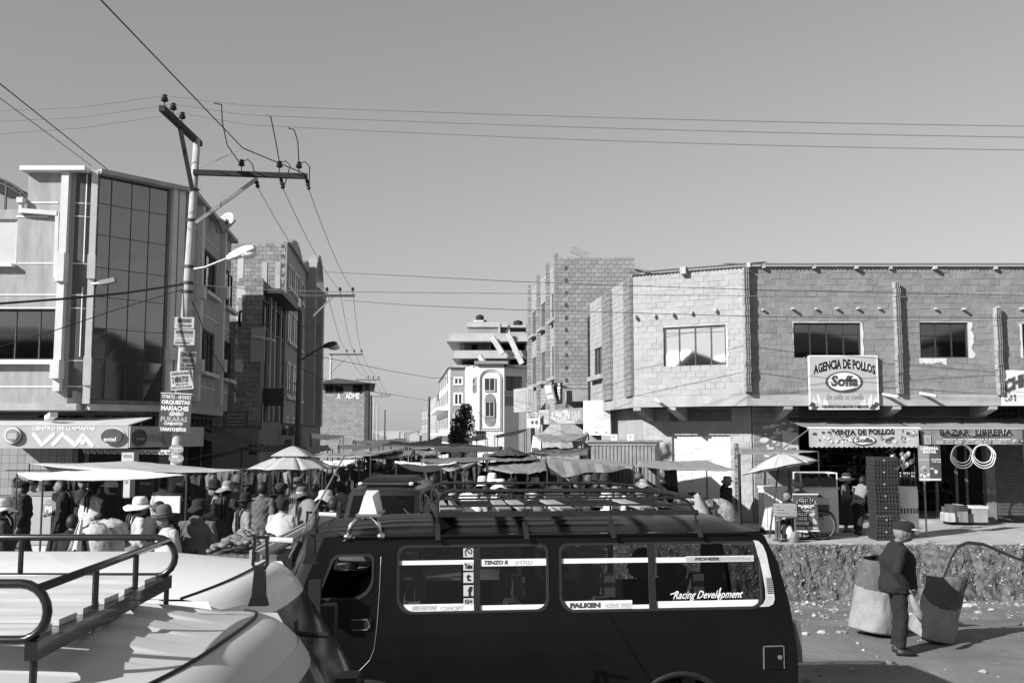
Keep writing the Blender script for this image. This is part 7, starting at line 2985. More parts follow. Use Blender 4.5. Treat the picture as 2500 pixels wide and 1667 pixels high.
# ---- black minibus across the middle
SA, SBp = V(-2.03, 7.72, 0), V(2.36, 8.22, 0)
SV = Plane(SA.x, SA.y, SBp.x, SBp.y)
ANG = math.atan2(SV.d.y, SV.d.x)
VL = SV.L
cen = SV.pt(VL / 2, 0, -.84)


def sl(px, py):
 a, z = SV.px(px, py)
 return VL / 2 - a, z          # local x (front positive), z


def wrect(l, t, r, b, rad, slant=(0, 0)):
 x1, z1 = sl(l, t)
 x0, z0 = sl(r, b)
 return rrect(x0, x1, z0, z1, rad, slant=slant)


def cutpoly(pts, xa, xb):
 """clip a convex polygon to xa<=x<=xb"""
 def clip(p, s_, c):
  out = []
  for a, b in zip(p, p[1:] + p[:1]):
   ia, ib = s_ * (a[0] - c) >= 0, s_ * (b[0] - c) >= 0
   if ia:
    out.append(a)
   if ia != ib:
    t_ = (c - a[0]) / (b[0] - a[0])
    out.append((c, a[1] + (b[1] - a[1]) * t_))
  return out
 return clip(clip(pts, 1, xa), -1, xb)


wins = []
for (l, t_, r, b, d0, d1) in ((970, 1333, 1342, 1493, 1158, 1173), (1367, 1328, 1866, 1486, 1587, 1603)):
 o_ = wrect(l, t_, r, b, (.07, .06, .09, .12))
 xa, xb = sl(d1, 1400)[0], sl(d0, 1400)[0]
 wins.append(dict(o=o_, panes=[cutpoly(o_, -9, xa), cutpoly(o_, xb, 9)], div=[(xa, xb)]))
xf_, zf_ = sl(760, 1356)
xb_, zb_ = sl(912, 1466)
fd = rrect(xb_, 1.56, zb_, min(zf_, 1.78), (.05, .04, .16, .05), slant=(0, .12))
wins.append(dict(o=fd, panes=[]))
BV = make_van('black_minibus', 'black passenger minibus with tinted sticker-striped windows and a roof rack', cen, ANG + math.pi, black_paint, wins, tinted, ribs=True, xfr=XFR_BLACK, crown=.085)
# open driver window: half lowered pane
SVo = lambda a, z, n: SV.pt(a, z, n)


def on_side(z):
 return lerp_tab(HW, z) - .84


def strip_px(l, t_, r, b, m, parent, name='sticker', n=.0):
 a0, z1 = SV.px(l, t_)
 a1, z0 = SV.px(r, b)
 mb = MB()
 pts = [(a0, z0), (a1, z0), (a1, z1), (a0, z1)]
 q = [SV.pt(a, z, on_side(z) - .009 + n) for a, z in pts]
 mb.poly(q, .001, SV.n)
 return mb.build(name, m, parent)


def side_text(s, l, t_, r, b, m, parent, n=.002, **k):
 a0, z1 = SV.px(l, t_)
 a1, z0 = SV.px(r, b)
 o_ = SV.pt(a0, z0, on_side(z0) - .009)
 up = SV.pt(a0, z1, on_side(z1) - .009) - o_
 return lettering(s, o_, SV.d, up, a1 - a0, z1 - z0, m, parent, lift=n, name='sticker', **k)


st_w = mat('sticker_white', .8, .4, .03, 4)
for box in ((975, 1371, 1158, 1379), (1175, 1367.5, 1338, 1382), (986, 1477, 1159, 1492), (1172, 1479, 1337, 1490), (1369, 1366, 1588, 1374.5), (1604, 1363, 1846, 1372), (1680, 1360, 1847, 1371), (1376, 1469, 1546, 1486), (1546, 1477, 1587, 1486), (1606, 1469, 1855, 1480)):
 strip_px(*box, st_w, BV)
side_text('TENZO R', 1182, 1370, 1243, 1379.5, M['sign_dark'], BV, bold=.05, shear=.2)
side_text('//TRD', 1258, 1370, 1302, 1379.5, mat('sticker_grey', .5, .5, .05, 4), BV, bold=.02, shear=.2)
side_text('BRIDGESTONE', 1006, 1480, 1065, 1490, _MATS['sticker_grey'], BV, bold=.05, shear=.15)
side_text('CONCEPT', 1075, 1481, 1131, 1490, _MATS['sticker_grey'], BV, bold=.02, shear=.2)
side_text('PIONEER', 1703, 1362.5, 1764, 1369.5, M['sign_dark'], BV, bold=.05)
side_text('sparco', 1773, 1361, 1838, 1370, _MATS['sticker_grey'], BV, bold=.02)
side_text('FALKEN', 1393, 1473, 1468, 1484, M['sign_dark'], BV, bold=.08)
side_text('AZENIS SPEED', 1478, 1474, 1544, 1483, _MATS['sticker_grey'], BV, bold=.02, shear=.2)
side_text('Racing Development', 1643, 1444, 1811, 1466, st_w, BV, bold=.015, shear=.45)
mb = MB()
for (x0, y0, x1, y1) in ((1762, 1440, 1757, 1467), (1762, 1440, 1764, 1436), (1640, 1452, 1660, 1446), (1796, 1451, 1812, 1451)):
 p_, q_ = SV.pt(*SV.px(x0, y0), on_side(1.4) - .006), SV.pt(*SV.px(x1, y1), on_side(1.4) - .006)
 mb.bar(p_, q_, .003, .009)
mb.build('sticker', st_w, BV)
for (t_, b, ch) in ((1338, 1362, 'o'), (1374, 1394, 'Tube'), (1399, 1424, 't'), (1430, 1456, 'f'), (1461.5, 1477, 'G+')):
 strip_px(1132.5, t_, 1157, b, mat('sticker_pale', .55, .5, .05, 4), BV, n=.001)
 pad = (b - t_) * .18
 if ch == 'o':
  c_ = SV.px(1145, 1349.5)
  mb = MB()
  for r0, r1 in ((.022, .030),):
   for i in range(20):
    a0, a1 = i / 20 * 6.2832, (i + 1) / 20 * 6.2832
    n_ = on_side(c_[1]) - .006
    mb.add([SV.pt(c_[0] + r0 * math.cos(a0), c_[1] + r0 * math.sin(a0), n_), SV.pt(c_[0] + r1 * math.cos(a0), c_[1] + r1 * math.sin(a0), n_), SV.pt(c_[0] + r1 * math.cos(a1), c_[1] + r1 * math.sin(a1), n_), SV.pt(c_[0] + r0 * math.cos(a1), c_[1] + r0 * math.sin(a1), n_)], [(0, 1, 2, 3)])
  n_ = on_side(c_[1]) - .006
  mb.bar(SV.pt(c_[0] - .011, c_[1] + .01, n_), SV.pt(c_[0] + .011, c_[1] - .01, n_), .002, .009)
  mb.bar(SV.pt(c_[0] - .026, c_[1] - .032, n_), SV.pt(c_[0] - .014, c_[1] - .022, n_), .002, .012)
  mb.build('sticker', M['black'], BV)
 elif ch == 'f':
  side_text(ch, 1143, t_ + 3, 1154, b, M['black'], BV, n=.004, bold=.06)
 elif ch == 't':
  side_text(ch, 1139, t_ + 4, 1151, b - 4, M['black'], BV, n=.004, bold=.03)
 else:
  side_text(ch, 1135, t_ + pad, 1154, b - pad, M['black'], BV, n=.004, bold=.04)
# pale vent panel behind the rear side window
pts = []
vp = [(1846, 1320), (1858, 1322), (1868, 1332), (1876, 1352), (1882, 1385), (1890, 1425), (1893, 1462), (1889, 1474), (1878, 1480), (1856, 1481), (1866, 1474), (1872, 1462), (1872, 1440), (1867, 1405), (1860, 1370), (1853, 1340)]
mb = MB()
mb.poly([SV.pt(*SV.px(x, y), on_side(SV.px(x, y)[1]) + .012) for x, y in vp][::-1], .012, SV.n)
vpn = mb.build('vent_panel', mat('vent_paint', .55, .5, .25, 8, blotch=(20, .6, .25)), BV)
for k in range(8):
 mb = MB()
 y = 1413 + k * 4.9
 a0, z_ = SV.px(1873.5 + k * .3, y)
 a1 = SV.px(1888 + k * .3, y)[0]
 mb.pbox(SV, a0, a1, z_ - .004, z_ + .004, on_side(z_) + .0125, on_side(z_) + .016)
 mb.build('vent_slot', M['black'], vpn)
# door seam, handle, fuel flap
mb = MB()
seam_px = [(931, 1318), (930, 1360), (926, 1450), (920, 1530), (913, 1585), (903, 1610), (880, 1634), (857, 1650)]
mb.tube([SV.pt(*SV.px(x, y), on_side(SV.px(x, y)[1]) + .002) for x, y in seam_px[1:]], .0035, 5)
mb.build('door_seam', M['chrome'], BV)
mb = MB()
a0, z1 = SV.px(855, 1512)
a1, z0 = SV.px(906, 1536)
mb.pbox(SV, a0, a1, z0, z1, -.02, .004)
hd = mb.build('door_handle', M['black'], BV)
mb = MB()
mb.tube([SV.pt(a0 + .01, z1, .008), SV.pt(a1 - .03, z1, .008), SV.pt(a1 - .01, z0 + .03, .008), SV.pt(a1 - .03, z0, .008), SV.pt(a0 + .02, z0, .008)], .005, 5)
mb.build('handle_rim', M['galv'], hd)
mb = MB()
h_ = hole(SV, 1865, 1578, 1913, 1631)
mb.pbox(SV, *h_, -.01, .006)
mb.build('fuel_flap', black_paint, BV)
mb = MB()
for a, b, c, d in ((h_[0] - .008, h_[0], h_[2], h_[3]), (h_[1], h_[1] + .008, h_[2], h_[3]), (h_[0], h_[1], h_[3], h_[3] + .008)):
 mb.pbox(SV, a, b, c, d, -.01, .007)
mb.lathe([(.018, 0), (.018, .012), (.001, .014)], SV.pt(*SV.px(1903, 1603), .006), 12, axis=SV.n)
mb.build('flap_rim', M['galv'], BV)
# roof sign on chromed handle hoops
mb = MB()
for x0, x1 in ((848, 898), (930, 886)):
 q0, q1 = SV.pt(SV.px(x0, 1303)[0], 1.862, -.07), SV.pt(SV.px(x1, 1262)[0], 2.0, -.12)
 mb.tube([q0, q0.lerp(q1, .15) + V(0, 0, .07), q0.lerp(q1, .5) + V(0, 0, .075), q1], .018, 8)
 mb.blob(q0, .032, (1.1, 1, .9), 7)
RS = mb.build('roof_lamp_hoop', M['chrome'], BV, smooth=True)
mb = MB()
a0, a1 = SV.px(871, 1247)[0], SV.px(923, 1247)[0]
zb2, zt2 = 2.015, 2.2
mb.hexa([SV.pt(a0 - .01, zb2, -.04), SV.pt(a1 + .02, zb2, -.04), SV.pt(a1 + .05, zb2, -.5), SV.pt(a0 + .02, zb2, -.5), SV.pt(a0 - .01, zb2 + .02, -.04), SV.pt(a1 + .02, zb2 + .02, -.04), SV.pt(a1 + .05, zb2 + .02, -.5), SV.pt(a0 + .02, zb2 + .02, -.5)])
mb.build('roof_lamp_base', M['galv'], BV)
mb = MB()
mb.hexa([SV.pt(a0 + .012, zb2 + .021, -.06), SV.pt(a1 - .01, zb2 + .021, -.06), SV.pt(a1 + .03, zb2 + .021, -.48), SV.pt(a0 + .03, zb2 + .021, -.48), SV.pt(a0 + .05, zt2 - .03, -.1), SV.pt(a1 - .05, zt2 - .03, -.1), SV.pt(a1 - .005, zt2, -.44), SV.pt(a0 + .06, zt2, -.44)])
mb.build('roof_lamp', mat('lamp_white_plastic', .75, .4, .08, 6), BV)
# roof rack
mb = MB()
rk = mat('rack_dark', .02, .5, .3, 6)
ra0, ra1 = SV.px(1070, 1220)[0], SV.px(1715, 1220)[0]
nn_, nf_ = -.16, -1.50
for n_ in (nn_, nf_):
 for z_, a_in in ((2.02, 0), (2.085, .02), (2.14, .02)):
  mb.bar(SV.pt(ra0 + a_in, z_, n_), SV.pt(ra1 - a_in, z_, n_), .014 if z_ > 2.03 else .03, .016 if z_ > 2.03 else .04)
 top = [SV.pt(ra0, 2.0, n_), SV.pt(ra0, 2.12, n_), SV.pt(ra0 + .03, 2.18, n_), SV.pt(ra0 + .1, 2.205, n_), SV.pt(ra1 - .45, 2.195, n_), SV.pt(ra1 - .22, 2.17, n_), SV.pt(ra1 - .08, 2.11, n_), SV.pt(ra1, 2.0, n_)]
 mb.tube(top, .014, 6)
for a_ in (ra0, ra1):
 mb.bar(SV.pt(a_, 2.015, nn_), SV.pt(a_, 2.015, nf_), .03, .04)
 mb.bar(SV.pt(a_ + (.03 if a_ == ra0 else -.06), 2.15, nn_), SV.pt(a_ + (.03 if a_ == ra0 else -.06), 2.15, nf_), .018)
RK = mb.build('roof_rack', rk, BV)
for k, u in enumerate((.0, .33, .66, .995)):
 for n_ in (nn_, nf_):
  a_ = ra0 + (ra1 - ra0) * u
  mb = MB()
  mb.bar(SV.pt(a_, 1.83, .0 - .02 if n_ == nn_ else -1.66), SV.pt(a_, 1.95, n_), .04, .012)
  mb.bar(SV.pt(a_, 1.95, n_), SV.pt(a_, 2.14 if k in (1, 2) else 2.02, n_), .035, .012)
  mb.build('rack_foot', rk, RK)
for px, w_ in ((1087, .09), (1118, .09), (1240, .1), (1295, .1), (1400, .11), (1600, .09)):
 a_ = SV.px(px, 1240)[0]
 mb = MB()
 sk = R.uniform(-.03, .05)
 mb.hexa([SV.pt(a_ - w_ / 2, 2.03, nn_ - .03), SV.pt(a_ + w_ / 2, 2.03, nn_ - .03), SV.pt(a_ + w_ / 2 + sk, 2.03, nf_ + .03), SV.pt(a_ - w_ / 2 + sk, 2.03, nf_ + .03), SV.pt(a_ - w_ / 2, 2.055, nn_ - .03), SV.pt(a_ + w_ / 2, 2.055, nn_ - .03), SV.pt(a_ + w_ / 2 + sk, 2.055, nf_ + .03), SV.pt(a_ - w_ / 2 + sk, 2.055, nf_ + .03)])
 mb.build('plank', M['wood'], RK)

# ---- white van with the wooden roof rack, nearest
plain = [dict(o=rrect(-1.75, -.35, 1.22, 1.76, .07), panes=[rrect(-1.75, -.35, 1.22, 1.76, .07)]), dict(o=rrect(-.25, .75, 1.22, 1.76, .07), panes=[rrect(-.25, .75, 1.22, 1.76, .07)]), dict(o=rrect(.88, 1.38, 1.2, 1.74, .06, slant=(0, .22)), panes=[rrect(.88, 1.38, 1.2, 1.74, .06, slant=(0, .22))])]
vglass = glass('van_glass', .1, .0, .15)
white_paint2 = mat('dull_white_van_paint', .5, .4, .06, 2, spec=.5)
NV = make_van('white_van', 'nearest white van roof with a tubular rack of wooden slats', (-2.39, 3.5, .05), 0.0, white_paint2, plain, vglass, group='white vans in the foreground', trim=None, wide=True)
mb = MB()
fy, ny_ = 4.12, 2.85
for y, xe in ((fy, -1.38), (ny_, -1.31)):
 pts = [(-4.6, y, 2.235), (xe - .07, y, 2.235)] + [(xe - .07 + .078 * math.sin(a), y, 2.157 + .078 * math.cos(a)) for a in np.linspace(.3, math.pi - .3, 9)] + [(xe - .07, y, 2.08), (-4.6, y, 2.08)]
 mb.tube(pts, .0135, 10)
mb.tube([(-1.33, ny_, 2.222), (-1.40, fy, 2.222)], .0135, 8)
NR = mb.build('roof_rack', mat('rack_black', .015, .25, .2, 4, coat=.4), NV, smooth=True)
rkm = _MATS['rack_black']
mb = MB()
mb.bar((-1.33, ny_ - .03, 2.055), (-1.41, fy + .03, 2.055), .035, .05)
mb.build('cross_beam', rkm, NR)
mb = MB()
mb.bar((-3.2, ny_, 2.05), (-3.2, fy, 2.05), .035, .05)
mb.build('cross_beam', rkm, NR)
for (x, y, z0, z1) in ((-2.0, fy, 2.09, 2.23), (-1.355, 3.3, 2.09, 2.215), (-1.375, 3.7, 2.09, 2.215), (-2.6, ny_, 2.09, 2.23), (-1.41, fy + .02, 1.93, 2.06), (-1.33, ny_ - .01, 1.9, 2.06), (-3.2, fy + .02, 1.93, 2.06), (-3.2, ny_ - .01, 1.9, 2.06)):
 mb = MB()
 mb.tube([(x, y, z0), (x, y, z1)], .011, 8)
 mb.build('post', rkm, NR)
slat_m = mat('slat_wood', .55, .75, .2, 3, stretch=(1, 10, 10))
for k, y in enumerate((2.93, 3.12, 3.31, 3.5, 3.7, 3.93)):
 mb = MB()
 w_ = .062
 xe = -1.35 - (y - 2.9) * .05
 mb.box(-4.4, xe, y - w_, y + w_, 2.081, 2.1)
 mb.build('slat', slat_m, NR)
# ---- second white van with the sun visor bar
FV = make_van('white_van', 'farther white van with a bare roof and a visor bar on brackets', (-2.86, 5.62, 0), 0.0, white_paint, plain, vglass, group='white vans in the foreground')
mb = MB()
va, vb = V(-1.245, 4.93, 2.06), V(-1.31, 6.5, 2.055)
mb.tube([va, va.lerp(vb, .5), vb], (.026), 10)
mb.bar(va + V(-.03, 0, .01), vb + V(-.03, 0, .01), .012, .04)
VB = mb.build('visor_bar', mat('visor_grey', .4, .4, .1, 3), FV)
for p in (va, vb):
 y = p.y
 mb = MB()
 x = p.x + .02
 mb.rings([[(x - w0, y - .03, z), (x + w1, y - .03, z), (x + w1, y + .01, z), (x - w0, y + .01, z)] for w0, w1, z in ((.05, .045, 1.83), (.033, .03, 1.88), (.024, .026, 2.0), (.034, .036, 2.02))])
 mb.bar((x - .034, y - .01, 2.02), (x - .026, y - .01, 2.16), .014)
 mb.bar((x + .036, y - .01, 2.02), (x + .03, y - .01, 2.16), .014)
 mb.bar((x - .035, y - .01, 2.155), (x + .04, y - .01, 2.155), .015)
 mb.build('bracket', rkm, VB)
 mb = MB()
 mb.tube([(x + .05, y - .02, 2.145), (x + .16, y - .02, 2.14)], .013, 8)
 mb.build('pin', M['white'], VB)
mb = MB()
mb.tube([V(-1.30, 5.9, 1.94), at(842, 1110, 6.6)], .006, 6)
mb.build('antenna', M['galv'], FV)
for (a, b) in (((-1.05, 4.82, 1.72), (-.88, 4.86, 1.7)),):
 mb = MB()
 mb.tube([a, b], .014, 6)
 mb.box(-1.1, -1.02, 4.76, 4.86, 1.62, 1.78)
 mb.build('arm_mirror', M['black'], FV)
# pale tape lines on the windscreen edges
for (p, q) in (((798, 1468), (818, 1443)), ((760, 1600), (775, 1585)), ((812, 1527), (846, 1482))):
 pass

# ---- dark minibus facing the camera in the market
MV = make_van('dark_minibus', 'dark minibus facing the camera among the stalls with a roof box', (pxx(940, 19.2), 21.2, 0), math.radians(-92), mat('dark_van_paint', .02, .3, .2, 3, coat=.3), plain, glass('van_glass_dark', .25, .03), group='vans in the street', seam=False, interior=False)
mb = MB()
mb.rings([[(x, y * (1 - .04 * k), z) for x, y, z in ((1.15, -.58, 2.0 + .0 * k), (1.15, .58, 2.0), (-.6, .58, 2.0), (-.6, -.58, 2.0))] if k == 0 else [(1.28 - .12 * k, -.6 + .06 * k, 2.0 + .06 * k), (1.28 - .12 * k, .6 - .06 * k, 2.0 + .06 * k), (-.6 + .05 * k, .6 - .06 * k, 2.0 + .06 * k), (-.6 + .05 * k, -.6 + .06 * k, 2.0 + .06 * k)] for k in range(0, 3)])
mb.build('roof_box', M['black'], MV, world=False)
mb = MB()
mb.tube([(1.3, -.62, 1.985), (1.3, .62, 1.985)], .028, 8)
mb.build('light_bar', M['steel'], MV, world=False)
for y in (-.56, .56):
 mb = MB()
 mb.blob((1.31, y, 1.99), .045, (1, 1.4, 1), 6)
 mb.build('bar_lamp', M['offwhite'], MV, smooth=True, world=False)
mb = MB()
for s_ in (-1, 1):
 mb.tube([(2.02 - .35 * math.sin(a) * .9, s_ * .2 + .2 * math.cos(a), 1.1 + .22 * math.sin(a)) for a in np.linspace(.1, 3.0, 12)], .012, 5)
mb.build('windscreen_decal', M['sign_mid'], MV, world=False)
MV.scale = (1, .9, .85)
# ---------------------------------------------------------------- things on the pavement and road
# stack of plastic crates
cr_m = mat('crate_plastic', .04, .5, .12, 4)
cd = 25.6
cx0, cx1 = pxx(2119, cd), pxx(2176, cd)
ct = at(2150, 1117, cd).z
ch_ = ct / 7


def crate(label, x0, x1, y0, y1, z0, hh):
 t = thing('plastic_crate', label, 'crate', ((x0 + x1) / 2, (y0 + y1) / 2, z0), 0, 'stack of plastic crates')
 mb = MB()
 b = .02
 for z in (z0, z0 + hh * .33, z0 + hh * .66, z0 + hh - .045):
  mb.box(x0, x1, y0, y0 + b, z, z + .03)
  mb.box(x0, x1, y1 - b, y1, z, z + .03)
  mb.box(x0, x0 + b, y0 + b, y1 - b, z, z + .03)
  mb.box(x1 - b, x1, y0 + b, y1 - b, z, z + .03)
 n = 7
 for i in range(n + 1):
  x = x0 + (x1 - x0 - b) * i / n
  mb.box(x, x + b, y0 - .003, y0 + b + .003, z0, z0 + hh - .012)
  mb.box(x, x + b, y1 - b - .003, y1 + .003, z0, z0 + hh - .012)
  y = y0 + (y1 - y0 - b) * i / n
  mb.box(x0 - .003, x0 + b + .003, y, y + b, z0, z0 + hh - .012)
  mb.box(x1 - b - .003, x1 + .003, y, y + b, z0, z0 + hh - .012)
 mb.build('frame', cr_m, t)
 mb = MB()
 mb.box(x0 + .03, x1 - .03, y0 + .03, y1 - .03, z0 + .01, z0 + hh * .6)
 mb.build('content', M['shop'], t)
 mb = MB()
 xm = x0 + (x1 - x0) * .4
 mb.box(xm - .02, xm + .03, y0 - .008, y0 - .003, z0 + hh * .6, z0 + hh * .75)
 mb.build('tag', M['sign_mid'], t)


words_ = ['bottom', 'second from the bottom', 'third from the bottom', 'middle', 'third from the top', 'second from the top', 'top']
for i in range(7):
 s_ = R.uniform(-.02, .02)
 crate(f'dark plastic crate, {words_[i]} of the tall stack by the chicken shop', cx0 + s_, cx1 + s_, cd - .28 + s_, cd + .3, .035 + i * ch_, ch_)
# white ribbed drum with bottles on it
bd = 26.6
bx = pxx(2203, bd)
bt = thing('white_drum', 'white ribbed plastic drum with slots standing beside the crate stack', 'drum', (bx, bd, .03))
bz = at(2203, 1186, bd).z
prof = [(.24, .03)]
nr = 14
for i in range(nr):
 z = .05 + (bz - .1) * i / nr
 prof += [(.285, z), (.292, z + .02), (.285, z + .04)]
prof += [(.27, bz - .04), (.27, bz), (.0, bz)]
mb = MB()
mb.lathe(prof, (bx, bd, 0), 30)
mb.build('body', M['white'], bt, smooth=True)
for k in range(9):
 a = math.radians(-90 + (k - 4) * 16)
 mb = MB()
 c_ = V(bx + .292 * math.cos(a), bd + .292 * math.sin(a), bz * .52)
 tq = V(-math.sin(a), math.cos(a), 0)
 mb.hexa([c_ - tq * .02 + V(0, 0, -.07), c_ + tq * .02 + V(0, 0, -.07), c_ + tq * .02 + V(0, .03, -.07), c_ - tq * .02 + V(0, .03, -.07), c_ - tq * .02 + V(0, 0, .07), c_ + tq * .02 + V(0, 0, .07), c_ + tq * .02 + V(0, .03, .07), c_ - tq * .02 + V(0, .03, .07)])
 mb.build('slot', M['sign_dark'], bt)
btl = glass('bottle_glass', .35, .05)
for i in range(9):
 a = i * 2.4
 r_ = .06 + .16 * (i % 3) / 2
 q = V(bx + r_ * math.cos(a), bd + r_ * math.sin(a), bz)
 t = thing('bottle', 'dark soft drink bottle standing on the white drum', 'bottle', q, 0, 'bottles on the white drum')
 mb = MB()
 mb.lathe([(.04, 0), (.045, .02), (.045, .2), (.035, .26), (.016, .31), (.016, .34), (.001, .345)], q, 10)
 mb.build('body', mat('bottle_dark', .03, .15, .2, 6), t, smooth=True)
 mb = MB()
 mb.lathe([(.018, .335), (.018, .36), (.001, .362)], q, 8)
 mb.build('cap', M['sign_grey'], t)
tg = thing('snack_rack', 'hanging rack of small snack packets above the bottles', 'rack', (bx, bd + .25, bz + .35))
mb = MB()
mb.bar((bx - .3, bd + .25, bz), (bx - .3, bd + .25, bz + .85), .02)
mb.bar((bx + .35, bd + .25, bz), (bx + .35, bd + .25, bz + .85), .02)
mb.build('frame', M['steel'], tg)
mb = MB()
for i in range(26):
 x, z = bx + R.uniform(-.28, .32), bz + R.uniform(.42, .85)
 mb.blob((x, bd + .2, z), .055, (1, .4, 1.2), 5, .15, R.choice([0, 0, 1, 1, 2]))
tag(mb.build('packets', goods_m, tg), kind='stuff')
# stationery stand sign
sd_ = 26.3
PSn = Plane(pxx(2240, sd_), sd_, pxx(2305, sd_), sd_)
t = thing('stand_sign', 'dark stationery sign with white printing on a thin post stuck in the pavement', 'sign', (pxx(2259, sd_), sd_, .03))
mb = MB()
h_ = hole(PSn, 2241, 1087, 2299, 1174)
mb.pbox(PSn, *h_, -.03, 0)
mb.build('panel', M['sign_dark'], t)
mb = MB()
mb.pbox(PSn, h_[0], h_[0] + (h_[1] - h_[0]) * .48, h_[2], h_[3], .0, .003)
mb.build('print', M['sign_mid'], t)
mb = MB()
q = PSn.pt(*PSn.px(2258, 1174), -.015)
mb.bar((q.x, q.y, 0.0), (q.x - .02, q.y, h_[3]), .035)
mb.build('post', M['galv'], t)
ptext(PSn, 'LIBRERÍA', (2247, 1089, 2291, 1098), M['white'], t, n=.007, bold=.06)
ptext(PSn, 'BAZAR', (2253, 1099, 2286, 1106), M['white'], t, n=.007, bold=.06)
ptext(PSn, 'ACRICOLOR', (2243, 1120, 2268, 1124.5), M['white'], t, n=.007)
ptext(PSn, 'MADEPA', (2273, 1119, 2297, 1123.5), M['white'], t, n=.007)
ptext(PSn, 'TOP unit', (2274, 1125, 2297, 1129), M['white'], t, n=.007)
mb = MB()
for i in range(16):
 px, py = R.uniform(2247, 2290), R.uniform(1143, 1168)
 a, z = PSn.px(px, py)
 scrap(mb, PSn, a - .04, z, R.uniform(.07, .14), R.uniform(.05, .11), .004 + i * .0003, i % 3)
mb.pbox(PSn, *hole(PSn, 2245, 1168, 2297, 1172), .0, .009, 0)
mb.build('print', [M['white'], M['sign_grey'], M['sign_dark']], t)
# coils of white cable hung from the awning
for k, (px, m_, lab) in enumerate(((2350, M['sign_mid'], 'left duller coil of hose hung under the bazaar awning'), (2402, M['white'], 'right bright white coil of hose hung under the bazaar awning'))):
 d_ = 28.35 - .12 * k
 c_ = at(px, 1114, d_)
 t = thing('hose_coil', lab, 'coil', c_ - V(0, 0, .32), 0, 'coils of hose under the awning')
 for j, (r_, oz) in enumerate(((.33, 0), (.29, .03), (.25, .07))):
  mb = MB()
  mb.tube([c_ + V(r_ * math.cos(a) + .01 * math.sin(5 * a), .02 * j, oz + r_ * math.sin(a)) for a in np.linspace(0, 2 * math.pi, 30)], .016, 6)
  mb.build('loop', m_, t, smooth=True)
# box on the step of the shutter
d_ = 29.6
t = thing('carton', 'carton with a white rim standing before the stained pillar', 'box', (pxx(2375, d_), d_, .12))
x0, x1 = pxx(2359, d_), pxx(2390, d_)
z0, z1 = .12, at(2370, 1234, d_).z
mb = MB()
mb.box(x0, x1, d_ - .2, d_ + .25, z0, z1 - .08)
mb.build('body', box_m, t)
mb = MB()
mb.box(x0 - .02, x1 + .02, d_ - .22, d_ + .27, z1 - .078, z1)
mb.build('lid', M['offwhite'], t)
mb = MB()
for i in range(30):
 x = pxx(R.uniform(2305, 2355), d_)
 s_ = R.uniform(.05, .12)
 mb.box(x - s_, x + s_, d_ + R.uniform(-.2, .3), d_ + .5, .12, .12 + R.uniform(.1, .5), R.randint(0, 2))
tag(mb.build('stationery_goods', goods_m), 'jumble of small goods on the shop step', kind='stuff')
# awning post at the right edge
t = thing('awning_post', 'thin steel post of the bazaar awning at the right edge of the view', 'post', (pxx(2497, 28.3), 28.3, 0))
mb = MB()
mb.bar((pxx(2496, 28.3), 28.3, 0), (pxx(2493, 28.3), 28.3, 2.8), .05)
mb.build('shaft', M['steel'], t)

# white freezer counter and snack cart
wd = 27.2
t = thing('freezer_chest', 'white panelled freezer chest at the left of the snack cart', 'freezer', (pxx(1875, wd), wd, 0))
x0, x1 = pxx(1853, wd), pxx(1907, wd)
zt_ = at(1875, 1186, wd).z
mb = MB()
mb.box(x0, x1, wd - .35, wd + .35, .14, zt_ - .06)
mb.build('body', M['white'], t)
mb = MB()
mb.box(x0 - .02, x1 + .02, wd - .37, wd + .37, zt_ - .058, zt_)
mb.build('lid', M['white'], t)
for x in (x0 + .05, x1 - .05):
 mb = MB()
 mb.box(x - .04, x + .04, wd - .3, wd + .3, 0, .139)
 mb.build('foot', M['dark'], t)
mb = MB()
for i in range(6):
 x = x0 + .05 + (x1 - x0 - .1) * i / 5
 mb.box(x - .006, x + .006, wd - .358, wd - .351, .2, zt_ - .1)
mb.build('groove', M['sign_grey'], t)
cd2 = 26.9
t = thing('food_cart', 'white chicken vending cart with a glass case on top', 'cart', (pxx(1980, cd2), cd2, 0))
x0, x1 = pxx(1938, cd2), pxx(2028, cd2)
zt_ = at(1980, 1192, cd2).z
mb = MB()
mb.box(x0, x1, cd2 - .35, cd2 + .35, .1, zt_)
mb.build('body', M['white'], t)
mb = MB()
mb.box(x0 - .03, x1 + .03, cd2 - .38, cd2 + .38, zt_ + .002, zt_ + .05)
mb.build('counter', M['offwhite'], t)
zg = at(1980, 1152, cd2).z
mb = MB()
for x in (x0 + .02, x1 - .02):
 for y in (cd2 - .33, cd2 + .33):
  mb.box(x - .015, x + .015, y - .015, y + .015, zt_ + .05, zg)
for y in (cd2 - .33, cd2 + .33):
 mb.box(x0 + .036, x1 - .036, y - .014, y + .014, zg - .03, zg)
for x in (x0 + .02, x1 - .02):
 mb.box(x - .014, x + .014, cd2 - .314, cd2 + .314, zg - .03, zg)
fr_ = mb.build('glass_case', M['white'], t)
mb = MB()
mb.box(x0 + .04, x1 - .04, cd2 - .335, cd2 - .331, zt_ + .055, zg - .035)
mb.build('pane', glass('case_glass', .6, .02), fr_)
mb = MB()
for i in range(50):
 mb.blob((R.uniform(x0 + .1, x1 - .1), cd2 + R.uniform(-.2, .2), zt_ + .1 + R.uniform(0, .2)), R.uniform(.05, .09), (1.2, 1, .7), 5, .2)
tag(mb.build('food', mat('food_dark', .1, .6, .4, 9, isl=.4), fr_, smooth=True), kind='stuff')
PC = Plane(x0, cd2 - .352, x1, cd2 - .352)
disc(PC, 1996, 1229, 20, 23, 0, .006, M['sign_dark'], t)
disc(PC, 1993, 1229, 15, 18, .006, .01, M['white'], t)
ptext(PC, 'Sofía', (1986, 1258, 2012, 1269), M['sign_mid'], t, n=.012)
